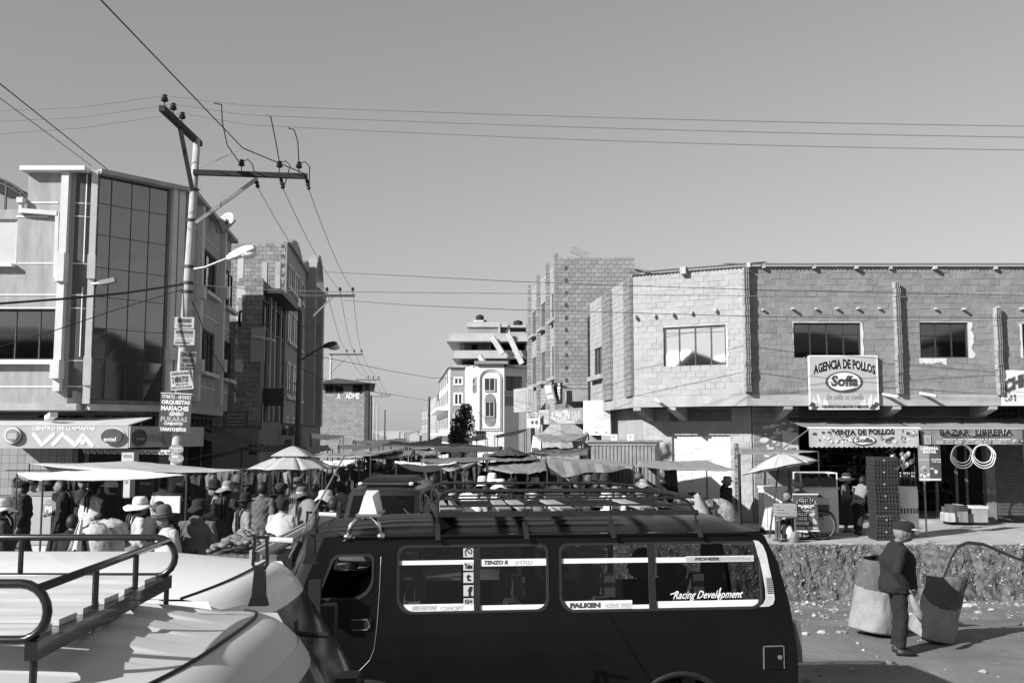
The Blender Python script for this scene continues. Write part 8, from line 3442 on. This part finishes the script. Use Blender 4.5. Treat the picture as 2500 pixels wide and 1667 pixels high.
# saltenas banner on a tricycle
bd2 = 25.2
PB = Plane(pxx(1937, bd2), bd2, pxx(2000, bd2), bd2)
tr = thing('cargo_tricycle', 'cargo tricycle with a spoked wheel behind the snack banner', 'tricycle', (pxx(1985, bd2 + .35), bd2 + .35, 0))
for px, y_, r_ in ((1996, bd2 + .3, .36), (1952, bd2 + .45, .33), (1996, bd2 + .95, .36)):
 c_ = V(pxx(px, y_), y_, r_ + .02)
 mb = MB()
 mb.tube([c_ + V(r_ * math.cos(a), 0, r_ * math.sin(a)) for a in np.linspace(0, 2 * math.pi, 26)], .026, 7)
 w_ = mb.build('wheel', M['rubber'], tr, smooth=True)
 mb = MB()
 for k in range(14):
  a = k * math.pi * 2 / 14
  mb.bar(c_, c_ + V((r_ - .02) * math.cos(a), 0, (r_ - .02) * math.sin(a)), .008)
 mb.tube([c_ + V((r_ - .035) * math.cos(a), 0, (r_ - .035) * math.sin(a)) for a in np.linspace(0, 2 * math.pi, 22)], .014, 6)
 mb.build('rim', M['galv'], w_)
mb = MB()
xA, xB = pxx(1952, bd2 + .4), pxx(2010, bd2 + .4)
mb.tube([(xA, bd2 + .45, .35), (xA + .25, bd2 + .45, .6), (xB - .1, bd2 + .45, .6), (xB - .1, bd2 + .9, .6), (xA + .25, bd2 + .9, .6)], .022, 7)
mb.tube([(xA, bd2 + .45, .35), (xA - .05, bd2 + .45, .95), (xA - .2, bd2 + .45, .98)], .018, 7)
mb.build('frame', M['steel'], tr)
mb = MB()
mb.box(xA + .25, xB + .05, bd2 + .35, bd2 + .95, .62, 1.05)
mb.build('cargo_box', M['sign_dark'], tr)
t = thing('snack_banner', 'printed pastry banner with arched lettering leaning on the tricycle', 'banner', PB.pt(PB.L / 2, PB.px(1960, 1294)[1], 0))
h_ = hole(PB, 1937, 1206, 1998, 1295)
mb = MB()
mb.pbox(PB, *h_, -.015, 0)
mb.build('cloth', mat('banner_print', .075, .6, .15, 2), t)
mb = MB()
for z_ in (h_[2], h_[3]):
 mb.bar(PB.pt(h_[0] - .02, z_, .0), PB.pt(h_[1] + .02, z_, .0), .03)
mb.build('rod', M['white'], t)
arc_word(PB, 'SALTEÑAS', 1967.5, 1211, 56, 15, 12, t, .003, M['black'], M['white'])
ptext(PB, '"VIKI"', (1947, 1232, 1987, 1240), M['white'], t, n=.006, bold=.05, shear=.15)
ptext(PB, 'SIRVASE DE:', (1945, 1244, 1990, 1248.5), M['sign_grey'], t, n=.006, bold=.04, shear=.15)
for k, w in enumerate(('POLLO', 'CARNE', 'MIXTAS')):
 ptext(PB, w, (1939.5, 1250.5 + k * 11, 1970 + (4 if k == 2 else 0), 1258.5 + k * 11), M['white'], t, n=.006, bold=.05, shear=.12)
ptext(PB, '69922548 - 77278634', (1938.5, 1286, 1997, 1291), M['white'], t, n=.006, bold=.03)
mb = MB()
for cx, cy, w, h2, rt in ((1982, 1256, 15, 8, -30), (1983, 1268, 18, 9, 35), (1987, 1272, 16, 8, 40)):
 ca, cz = PB.px(cx, cy)
 k = bd2 / F
 c_, s_ = math.cos(math.radians(rt)), math.sin(math.radians(-rt))
 mb.poly([PB.pt(ca + (w * k * .6 * math.cos(a) * c_ - h2 * k * .6 * math.sin(a) * s_), cz + (w * k * .6 * math.cos(a) * s_ + h2 * k * .6 * math.sin(a) * c_), .006 + cx * 1e-6) for a in [2 * math.pi * i / 18 for i in range(18)]], .003, PB.n)
mb.build('print', M['sign_grey'], t)
# crates of bread, bucket
d_ = 25.0
for k, (z_, lab) in enumerate(((at(1905, 1259, d_).z, 'lower open wooden fruit crate beside the banner'), (at(1905, 1244, d_).z, 'upper open wooden fruit crate beside the banner'))):
 t = thing('fruit_crate', lab, 'crate', (pxx(1908, d_), d_, z_), 0, 'wooden crates beside the banner')
 x0, x1 = pxx(1886, d_), pxx(1932, d_)
 for j in range(2):
  for (a, b, c, e) in ((x0, x1, d_ - .2, d_ - .185), (x0, x1, d_ + .185, d_ + .2), (x0, x0 + .015, d_ - .185, d_ + .185), (x1 - .015, x1, d_ - .185, d_ + .185)):
   mb = MB()
   mb.box(a, b, c, e, z_ + .01 + j * .075, z_ + .07 + j * .075)
   mb.build('board', M['wood'], t)
t = thing('crate_stool', 'dark low table carrying the two wooden crates', 'table', (pxx(1908, d_), d_, 0))
zz_ = at(1905, 1259, d_).z
mb = MB()
mb.box(pxx(1886, d_), pxx(1932, d_), d_ - .2, d_ + .2, zz_ - .03, zz_)
mb.build('table_top', M['darkwood'], t)
for x in (pxx(1890, d_), pxx(1928, d_)):
 for y in (d_ - .16, d_ + .16):
  mb = MB()
  mb.box(x - .02, x + .02, y - .02, y + .02, 0, zz_ - .031)
  mb.build('leg', M['darkwood'], t)
d_ = 24.9
bz_ = .02
t = thing('bucket', 'pale bucket with a white cloth on the pavement below the crates', 'bucket', (pxx(1927, d_), d_, bz_))
mb = MB()
mb.lathe([(.001, .0), (.1, 0), (.135, .26), (.14, .27), (.125, .265), (.095, .02), (.001, .02)], (pxx(1927, d_), d_, bz_), 20, cap=False)
mb.build('pail', M['sign_grey'], t, smooth=True)
mb = MB()
mb.blob((pxx(1918, d_), d_ - .02, .26), .1, (.8, .8, 1.6), 8, .2)
mb.build('cloth', M['offwhite'], t, smooth=True)

# ---- open sacks of the road works
def drum(label, px, py_base, d_, h_, r_, tilt, twist, cut, bands):
 z = ground_z(pxx(px, d_), d_)
 t = thing('open_sack', label, 'sack', (pxx(px, d_), d_, z), 0, 'open sacks of the road works')
 c0 = V(pxx(px, d_), d_, z)
 ax = V(math.sin(math.radians(tilt[0])), math.sin(math.radians(tilt[1])), 1).normalized()
 a_ = V(0, 1, 0).cross(ax).normalized()
 b_ = ax.cross(a_)
 c0 = c0 + V(0, 0, r_ * math.sin(math.radians(abs(tilt[0]) + abs(tilt[1]) * .6)) * .8)
 n = 110
 rings = []
 rows = 54
 for j in range(rows + 1):
  v = j / rows
  ring = []
  for k in range(n):
   a = 2 * math.pi * k / n
   rr = r_ * (1.12 - .3 * v + .1 * math.sin(3.1 * v)) * (1 + .16 * noise.noise((math.cos(a) * 1.5, math.sin(a) * 1.5, v * 2 + twist)) + .05 * noise.noise((math.cos(a) * 4, math.sin(a) * 4, v * 5 + twist)) + .07 * (1 - v) ** 2 * math.cos(4 * a + twist))
   if j == 0:
    rr *= .86
   if v > .8:
    rr *= 1 + (v - .8) * cut * math.sin(a * 2 + twist)
   zz = h_ * v + (.1 * h_ * math.sin(a + twist) * cut * max(0, v - .6) * 2.5)
   ring.append(c0 + a_ * (rr * math.cos(a)) + b_ * (rr * math.sin(a)) + ax * zz)
  rings.append(ring)
 inner = [[c0 + (p - c0) - ((p - (c0 + ax * (p - c0).dot(ax))).normalized() * .02) for p in ring] for ring in rings[::-1]]
 mb = MB()
 vs = [p for r__ in rings + inner for p in r__]
 fs, ms = [], []
 tot = len(rings) + len(inner)
 for i in range(tot - 1):
  for k in range(n):
   k2 = (k + 1) % n
   fs.append((i * n + k, i * n + k2, (i + 1) * n + k2, (i + 1) * n + k))
   if i < len(rings) - 1:
    a = 2 * math.pi * k / n
    v = (i + .5) / rows + bands[0] * math.sin(a + bands[1])
    ms.append(1 if bands[2] < v < bands[3] else 0)
   else:
    ms.append(2)
 fs.append(tuple(range(n - 1, -1, -1)))
 ms.append(0)
 mb.v, mb.f, mb.m = [tuple(v) for v in vs], fs, ms
 mb.build('shell', [mat('sack_dark', .09, .85, .3, 6, bump=.5, bscale=40, blotch=(6, .58, .17)), mat('sack_pale', .25, .85, .2, 5, bump=.5, bscale=40, blotch=(5, .6, .24)), M['black']], t, smooth=True)
 return c0, ax


c0, ax = drum('left open sack with a dark upper band leaning behind the old man', 2112, 1515, 13.5, .97, .27, (9, 3), 1.0, .5, (.05, 3.4, -.5, .6))
c0, ax = drum('right slumped open sack tilting beside the old man with a crumpled mouth', 2250, 1540, 13.2, .8, .24, (14, -9), 2.4, .9, (.12, 3.3, -.5, .66))
# hose springing from the right drum
p0 = c0 + ax * .8
wire('thick hose arching from the right sack to the bank', [p0 + V(-.1, 0, -.1), at(2318, 1365, 13.8), at(2336, 1335, 14.5), at(2362, 1324, 15.5), at(2400, 1328, 17), at(2440, 1345, 19), at(2480, 1362, 21), at(2530, 1375, 22.3)], .028, M['darkwood'], 'hose', 'hoses on the road works')

# ---------------------------------------------------------------- people
# the old man on the road
OM = person('old man in dark clothes and a white-visored cap standing beside the open sacks', pxx(2174, 12.45), 12.45, 82, 1.58, 'man', 'black', 'black', 'cap', 'black', None, 'stand', ('hip', 'down'), lean=2, skin=mat('skin_tanned', .13, .6, .12, 8), z0=.0, group='people by the road', fine=.011, hair=GREYHAIR, nod=.35, head_turn=4, build_=1.25, deep=1.75, visor=True)
om_T = PEOPLE[-1]
# white visor edge
for (sh, el, ha) in om_T[1][:1]:
 pass
hc = om_T[2](0, .012, .885)
hw_ = world_of(OM, PEOPLE[-1][1][0][2])
bg_ = thing('rolled_cloth', 'pale rolled rag held in the old man\'s near hand', 'rag', hw_ + V(.1, -.03, -.36), 0)
mb = MB()
mb.tube([hw_ + V(.02, -.0, -.06), hw_ + V(.05, -.01, -.16), hw_ + V(.1, -.02, -.28), hw_ + V(.13, -.02, -.36)], [.02, .045, .05, .03], 9)
mb.build('roll', CLO['grey'], bg_, smooth=True)
# right pavement
person('woman in a brimmed hat holding her hands together before the dark chicken shop', pxx(2056, 27.6), 27.6, 60, 1.52, 'woman', 'mid', 'dark', 'sun', 'dark', None, 'stand', ('fwd', 'fwd'), group='people on the pavement', braids=False, z0=.02)
person('stooping man in a pale grey jacket by the crate stack', pxx(2086, 26.9), 26.9, 140, 1.6, 'man', 'grey', 'black', None, None, None, 'lunge', ('fwd', 'hang'), lean=32, group='people on the pavement', z0=.02, nod=.3)
person('seated vendor under the white parasol bending over the cart', pxx(1962, 26.0), 26.0, -60, 1.6, 'man', 'black', 'black', 'cap', 'grey', None, 'sit', ('fwd', 'fwd'), lean=20, z0=.25, group='people on the pavement', nod=.4)
st_ = thing('stool', 'low stool under the seated vendor', 'stool', (pxx(1962, 26.0), 26.0, .0))
mb = MB()
mb.box(pxx(1962, 26) - .2, pxx(1962, 26) + .2, 25.85, 26.25, .6, .64)
mb.build('seat', M['darkwood'], st_)
for sx in (-.17, .17):
 for sy in (25.9, 26.2):
  mb = MB()
  mb.bar((pxx(1962, 26) + sx, sy, 0), (pxx(1962, 26) + sx, sy, .6), .03)
  mb.build('leg', M['darkwood'], st_)
person('man sitting on the kerb beside the bucket with one leg stretched out', pxx(1925, 25.5), 25.5, -55, 1.6, 'man', 'black', 'black', None, None, None, 'sit', ('fwd', 'fwd'), lean=10, z0=.0, group='people on the pavement')
person('woman in dark clothes with a folded paper hat beside the garage door', pxx(1768, 27.0), 27.0, 40, 1.5, 'woman', 'black', 'black', 'bucket', 'grey', None, 'stand', ('fwd', 'down'), group='people on the pavement')
bl = thing('cloth_bundle', 'large patterned bundle on the ground beside the woman at the garage', 'bundle', (pxx(1750, 26.3), 26.3, 0), 0, 'bundles carried in woven cloths')
mb = MB()
mb.blob((pxx(1748, 26.3), 26.3, .5), .5, (1.0, .7, 1.0), 14, .06)
mb.build('bundle', CLO['pattern'], bl, smooth=True)
bl = thing('sack', 'grey and white sack tied at the top left of the patterned bundle', 'sack', (pxx(1706, 25.8), 25.8, 0))
mb = MB()
mb.tube([V(pxx(1708, 25.8), 25.8, 0), V(pxx(1708, 25.8), 25.8, .3), V(pxx(1704, 25.8), 25.8, .75), V(pxx(1700, 25.8), 25.8, .98), V(pxx(1690, 25.8), 25.8, 1.1)], [.22, .26, .22, .1, .14], 12)
mb.build('bag', mat('sack_cloth', .3, .9, .3, 5, blotch=(3, .55, .65)), bl, smooth=True)
hg = curtain('dark garment hanging under the garage sunshade', at(1622, 1148, 26), at(1652, 1146, 26), at(1628, 1185, 26), at(1655, 1187, 26), [CLO['dark']], 2)

# left crowd: label, px, depth, facing, height, kwargs
CROWD = [
 ('woman in a white brimmed hat and pale scarf at the very left edge', 22, 16.2, -60, 1.55, dict(kind='woman', top='dark', bottom='dark', hat='sun', hatm='white', shawl='dark', arms=('fwd', 'fwd'))),
 ('man in a dark zipped jacket and cap walking left with a bottle in his hand', 72, 20.2, -80, 1.7, dict(top='black', bottom='dark', hat='cap', hatm='black', pose='walk', arms=('down', 'down'))),
 ('person half hidden behind the man in the zipped jacket', 92, 22.3, 10, 1.66, dict(top='grey', bottom='dark', hat='cap', hatm='dark')),
 ('tall dark-haired figure in black beside the freezer', 165, 21.0, -70, 1.7, dict(kind='woman', top='black', bottom='black', arms=('fwd', 'down'))),
 ('woman wrapped in a pale flowered shawl with her back turned', 236, 20.4, 160, 1.66, dict(kind='woman', top='floral', bottom='mid', hat='bowler', hatm='dark', shawl='floral')),
 ('man in a quilted dark jacket and pale cap looking left', 285, 20.0, -100, 1.72, dict(top='black', bottom='dark', hat='cap', hatm='light', arms=('down', 'fwd'), build_=1.15)),
 ('woman with a broad white sun hat and grey cardigan, plaits down her back', 338, 16.6, 140, 1.56, dict(kind='woman', top='light', bottom='stripe', hat='sun', hatm='white', arms=('down', 'fwd'), lean=6)),
 ('stooped dark figure right of the white sun hat', 378, 17.4, 150, 1.5, dict(top='dark', bottom='dark', lean=16, arms=('fwd', 'fwd'))),
 ('woman in a dark bowler hat and pale shawl looking down to the left', 424, 15.2, -50, 1.5, dict(kind='woman', top='light', bottom='dark', hat='bowler', hatm='mid', shawl='light', nod=.4)),
 ('large hooded figure in a dark coat seen from behind', 492, 15.6, 175, 1.6, dict(top='mid', bottom='dark', hood=True, build_=1.3, hat='bucket', hatm='black')),
 ('woman in a dark bowler hat facing left behind the hooded figure', 536, 21.2, -80, 1.6, dict(kind='woman', top='grey', bottom='black', hat='bowler', hatm='black', arms=('fwd', 'fwd'))),
 ('woman in a light straw hat and dark dress seen from behind', 560, 20.8, 165, 1.62, dict(kind='woman', top='dark', bottom='dark', hat='sun', hatm='grey', arms=('fwd', 'fwd'))),
 ('man in a striped puffer vest and jeans seen from behind', 645, 20.2, 175, 1.68, dict(top='mid', bottom='grey', arms=('down', 'down'), build_=1.1)),
 ('person with a pale checked poncho over the back and a dark skirt', 694, 17.6, 178, 1.52, dict(kind='woman', top='light', bottom='black', hat='cap', hatm='black', shawl='plaid', braids=False)),
 ('man in a dark cap behind the checked poncho', 688, 20.4, 150, 1.66, dict(top='dark', bottom='dark', hat='cap', hatm='dark')),
 ('woman in a pale bucket hat carrying a striped bundle', 780, 18.0, 120, 1.62, dict(kind='woman', top='dark', bottom='black', hat='bucket', hatm='light', lean=10)),
 ('dark-coated person turning away beside the striped bundle', 808, 17.4, 140, 1.55, dict(top='dark', bottom='black', lean=8, build_=1.15)),
 ('woman with long dark hair bending over goods, back to the camera', 182, 14.9, 185, 1.46, dict(kind='woman', top='black', bottom='black', lean=14, braids=False)),
 ('crouching person among the goods under the white canopy', 262, 16.4, 20, 1.55, dict(top='mid', bottom='dark', pose='sit', hat='bucket', hatm='black')),
 # middle crowd
 ('person in a white bucket hat behind the dark minibus', 948, 25.0, 170, 1.62, dict(kind='woman', top='mid', bottom='dark', hat='bucket', hatm='white')),
 ('man in a pale hooded sweatshirt with his back turned', 1060, 25.6, 175, 1.72, dict(top='light', bottom='mid', hood=True)),
 ('woman with a white cloth over her shoulders left of the packet stack', 1014, 24.6, 160, 1.5, dict(kind='woman', top='white', bottom='dark', shawl='white')),
 ('woman in a grey hat facing the stalls far behind the minibus', 990, 30.5, 20, 1.6, dict(kind='woman', top='dark', bottom='dark', hat='sun', hatm='grey')),
 ('woman in a pointed pale hat in the deep crowd', 1014, 31.0, -30, 1.58, dict(kind='woman', top='dark', bottom='dark', hat='bowler', hatm='light')),
 ('woman in a white sun hat and pale blouse leaning to a stall', 1172, 26.6, 150, 1.6, dict(kind='woman', top='light', bottom='pattern', hat='sun', hatm='white', lean=8)),
 ('second white sun hat just right of the leaning woman', 1200, 28.0, 30, 1.62, dict(kind='woman', top='dark', bottom='dark', hat='sun', hatm='white')),
 ('woman all in white with a white hat and pleated skirt', 1222, 25.4, 172, 1.58, dict(kind='woman', top='white', bottom='white', hat='sun', hatm='white', braids=True)),
 ('person with a pale backpack in the crowd', 1120, 26.4, 180, 1.55, dict(top='light', bottom='dark', shawl=None)),
 ('child-sized figure with a white bag before the folded tarp', 1282, 25.0, 60, 1.3, dict(kind='woman', top='white', bottom='dark', hat='sun', hatm='grey', lean=25)),
 ('dark seated woman left of the poster board', 1322, 24.6, 20, 1.5, dict(kind='woman', top='black', bottom='black', hat='bowler', hatm='black')),
 ('woman in a black hat right of the poster board', 1408, 24.8, -20, 1.5, dict(kind='woman', top='black', bottom='black', hat='bowler', hatm='black', shawl='white')),
 ('second woman in black under the striped cloth', 1452, 25.4, 20, 1.58, dict(kind='woman', top='black', bottom='dark', hat='bowler', hatm='black')),
 ('woman in a bowler hat with a pale skirt and a patterned bundle', 1478, 24.2, -70, 1.58, dict(kind='woman', top='floral', bottom='white', hat='bowler', hatm='dark')),
 ('person in short trousers standing under the garage sunshade', 1628, 26.8, 170, 1.62, dict(top='black', bottom='mid', arms=('down', 'fwd'))),
 ('passer-by in a dark coat between the stalls near the axis', 1105, 31.0, 170, 1.66, dict(top='dark', bottom='black')),
 ('woman with a grey hat at the stall left of the vented parasol', 585, 23.6, 30, 1.6, dict(kind='woman', top='mid', bottom='dark', hat='bowler', hatm='mid')),
 ('man in a cap under the vented parasol', 735, 23.2, -30, 1.66, dict(top='dark', bottom='dark', hat='cap', hatm='mid')),
 ('woman in a mid-grey jumper looking over the goods beside the freezer', 128, 22.6, 150, 1.58, dict(kind='woman', top='mid', bottom='dark', hat='bowler', hatm='dark')),
 ('man in a black cap behind the flowered shawl', 212, 22.8, 20, 1.68, dict(top='dark', bottom='dark', hat='cap', hatm='black')),
 ('man in a pale shirt behind the tall pole', 405, 22.6, 160, 1.66, dict(top='light', bottom='dark')),
 ('woman in a dark shawl beside the pole', 455, 20.6, -60, 1.55, dict(kind='woman', top='dark', bottom='mid', hat='bowler', hatm='dark', shawl='dark')),
 ('small woman in grey between the vest man and the straw hat', 602, 19.0, 140, 1.46, dict(kind='woman', top='grey', bottom='dark', hat='bowler', hatm='black')),
 ('woman in a striped shawl just left of the antenna rod', 740, 20.0, 170, 1.55, dict(kind='woman', top='mid', bottom='dark', hat='sun', hatm='mid', shawl='stripe')),
 ('man in a grey jacket looking down right of the vented parasol', 838, 21.5, -120, 1.64, dict(top='grey', bottom='dark', hat='cap', hatm='dark', nod=.3)),
 ('stout woman in pale grey beside the hooded sweatshirt', 1088, 22.8, 160, 1.5, dict(kind='woman', top='grey', bottom='light', hat='bowler', hatm='dark', shawl='light')),
 ('man in a white shirt leaning left of the white-hatted group', 1142, 22.4, 150, 1.62, dict(top='white', bottom='mid', hat='cap', hatm='dark', lean=10)),
 ('woman in a flowered jacket between the two white sun hats', 1188, 22.2, -150, 1.5, dict(kind='woman', top='floral', bottom='grey')),
 ('woman in black just right of the woman all in white', 1248, 22.6, 170, 1.56, dict(kind='woman', top='black', bottom='light', hat='bowler', hatm='black')),
 ('woman with a striped shawl before the folded tarp', 1304, 25.0, 160, 1.54, dict(kind='woman', top='mid', bottom='light', hat='sun', hatm='light', shawl='stripe')),
 ('man in a light jacket left of the ringed poster', 1350, 25.0, -160, 1.64, dict(top='light', bottom='dark', hat='cap', hatm='black')),
 ('woman in a grey shawl before the striped cloth', 1434, 24.9, 150, 1.52, dict(kind='woman', top='grey', bottom='floral', hat='bowler', hatm='mid', shawl='grey')),
 ('girl in a white blouse at the end of the striped cloth', 1512, 25.0, 120, 1.42, dict(kind='woman', top='white', bottom='dark')),
 ('man in grey overalls before the metal kiosk', 1556, 25.6, 170, 1.66, dict(top='grey', bottom='grey', hat='cap', hatm='mid')),
 ('woman with a white apron bending at the goods before the kiosk', 1590, 25.2, -120, 1.52, dict(kind='woman', top='dark', bottom='white', hat='sun', hatm='grey', lean=22)),
 ('vendor under the slack grey canopy', 860, 27.8, 10, 1.62, dict(kind='woman', top='mid', bottom='dark', hat='sun', hatm='mid')),
]
for lab, px, d_, f_, hh, kw in CROWD:
 if 940 < px < 1265 and 24 < d_ < 28.5:
  d_ -= 2.7
 elif px >= 1265 and d_ < 25:
  d_ += .75
 t = person(lab, pxx(px, d_), d_, f_, hh, **kw)
 if 'carrying a striped bundle' in lab:
  carried_bundle('striped woven bundle on the back of the woman in the pale bucket hat', t, 'stripe', 1.25)
 if 'patterned bundle' in lab:
  carried_bundle('patterned woven bundle on the back of the woman in the pale skirt', t, 'pattern', 1.1)
 if 'pale backpack' in lab:
  T, h__ = PEOPLE[-1][2], PEOPLE[-1][3]
  c_ = world_of(t, T(0, -.12, .72))
  bp = thing('backpack', 'backpack with a pale front pocket on the crowd walker\'s back', 'backpack', c_ - V(0, 0, .25))
  mb = MB()
  mb.blob(c_, .22, (.8, .55, 1.05), 10, .02)
  mb.build('bag', CLO['mid'], bp, smooth=True)
  mb = MB()
  mb.blob(c_ + V(0, -.1, -.08), .13, (.9, .4, .8), 8)
  mb.build('pocket', CLO['light'], bp, smooth=True)
 if 'bottle in his hand' in lab:
  q = world_of(t, PEOPLE[-1][1][0][2])
  bo = thing('bottle', 'bottle held in the hand of the man in the zipped jacket', 'bottle', q - V(0, 0, .22))
  mb = MB()
  mb.lathe([(.035, 0), (.04, .02), (.04, .18), (.015, .26), (.015, .3), (.001, .3)], q - V(-.02, 0, .28), 10)
  mb.build('body', M['galv'], bo, smooth=True)
# deep crowd between the far stalls
hats = [('sun', 'light'), ('bowler', 'black'), ('cap', 'dark'), (None, None), ('sun', 'grey'), ('bucket', 'white')]
spots = [(880, 33), (915, 38), (950, 35), (985, 40), (1020, 37), (1052, 34), (1085, 41), (1115, 36), (1150, 39), (1185, 33), (1215, 37), (1248, 34), (1300, 31), (905, 46), (960, 52), (1005, 50), (1060, 48), (1345, 30)]
adj = ['dark', 'grey', 'light', 'black', 'mid']
where = ['left of the street axis near a white tarp', 'beyond the slack grey canopy', 'just behind the sagging white canopy', 'near the street axis', 'under the wide dark tarp', 'left of the dark canopy', 'behind the wide dark tarp', 'under the dark low canopy', 'beyond the dark level canopy', 'left of the dark round parasol', 'below the dark round parasol', 'right of the dark round parasol', 'behind the folded tarp', 'far down at the left stalls', 'farthest down the street on the left', 'farthest down the street at the axis', 'far down before the dark sail', 'by the stall at the block building']
for i, (px, d_) in enumerate(spots):
 ht, hm_ = hats[i % 6]
 tp = adj[(i * 3) % 5]
 person(f'distant {"woman" if i % 2 else "man"} in {"a " + tp if tp != "mid" else "a greyish"} top {where[i]}', pxx(px, d_), d_, R.uniform(-180, 180), R.uniform(1.52, 1.7), 'woman' if i % 2 else 'man', tp, adj[(i * 2 + 1) % 5] if i % 3 else 'dark', ht, hm_, None, 'stand', ('fwd', 'down'), group='distant market crowd', fine=.03)
# passengers in the black minibus
for k, (px, lab) in enumerate(((1425, 'passenger in a dark cap sitting in the front row behind the second side window'), (1665, 'dark-haired passenger sitting in the rear row of the minibus'))):
 q = SV.pt(SV.px(px, 1400)[0], .32, -1.15)
 person(lab, q.x, q.y, -84, 1.62, 'man', 'dark', 'dark', 'cap' if k == 0 else None, 'black', None, 'sit', ('fwd', 'fwd'), z0=.34, group='passengers in the black minibus')
# clear plastic bags and cloths among the goods, left foreground
for k, (px, py, d_, r_, m_, lab) in enumerate(((232, 1303, 15.2, .2, 'bag_plastic', 'left shiny plastic bag of goods'), (270, 1295, 15.6, .22, 'bag_plastic', 'right shiny plastic bag of goods'))):
 q = at(px, py, d_)
 t = thing('plastic_bag', lab + ' at the feet of the white-hatted woman', 'bag', (q.x, d_, 0), 0, 'plastic bags among the goods')
 mb = MB()
 mb.tube([V(q.x, d_, 0), V(q.x, d_, q.z * .4), V(q.x, d_, q.z)], [.22, .25, .2], 10)
 mb.blob((q.x, d_, q.z), r_, (1.2, 1, .8), 9, .14)
 mb.build('bag', mat('bag_plastic', .45, .18, .4, 14, bump=.9, bscale=12), t, smooth=True)
q = at(178, 1310, 14.4)
t = thing('white_cloth', 'white cloth draped over the arm of the long-haired woman', 'cloth', (q.x, 14.4, 0))
mb = MB()
mb.sheet(lambda u, v: at(195 - 30 * v + 26 * u * (.3 + v), 1265 + 78 * v + 4 * math.sin(u * 9), 14.4 + .05 * math.sin(u * 8)), 10, 10, .01)
mb.build('cloth', CLO['white'], t, smooth=True)
# ice cream freezer in the left background
fd_ = 21.6
x0, x1 = pxx(98, fd_), pxx(153, fd_)
zt_ = at(120, 1208, fd_).z
t = thing('freezer_chest', 'grey ice cream freezer with a round emblem behind the left crowd', 'freezer', ((x0 + x1) / 2, fd_, 0))
mb = MB()
mb.box(x0, x1, fd_ - .3, fd_ + .35, .35, zt_)
mb.build('body', M['sign_grey'], t)
mb = MB()
mb.box(x0 - .02, x1 + .02, fd_ - .32, fd_ + .37, zt_ + .002, zt_ + .06)
mb.build('lid', M['sign_mid'], t)
mb = MB()
mb.box(x0 + .03, x1 - .03, fd_ - .28, fd_ + .33, .05, .349)
mb.build('base', M['offwhite'], t)
PFz = Plane(x0, fd_ - .302, x1, fd_ - .302)
disc(PFz, 122, 1240, 18, 20, 0, .005, M['sign_mid'], t)
ptext(PFz, 'Helados', (102, 1224, 125, 1230), M['offwhite'], t, n=.008)
ptext(PFz, 'Pil', (110, 1235, 127, 1250), M['white'], t, n=.008, bold=.05)
# white poster board by the pole and dark "Active" panel
for (l, t_, r, b, d_, m_, tx_, lab) in ((381, 1211, 438, 1252, 18.5, M['white'], None, 'blank white board tilted above the bowler-hatted woman'), (340, 1168, 372, 1210, 24.5, M['sign_dark'], 'Active', 'dark panel with one pale word behind the white canopy')):
 Pn = Plane(pxx(l, d_), d_, pxx(r, d_), d_)
 t, h_ = board('board', lab, Pn, (l, t_, r, b), m_)
 mb = MB()
 mb.bar(Pn.pt((h_[1]) / 2, 0, -.1), Pn.pt(h_[1] / 2, h_[3] - .1, -.1), .04)
 mb.build('stand', M['steel'], t)
 if tx_:
  ptext(Pn, tx_, (l + 3, t_ + 8, r - 3, t_ + 15), M['offwhite'], t, n=.006)
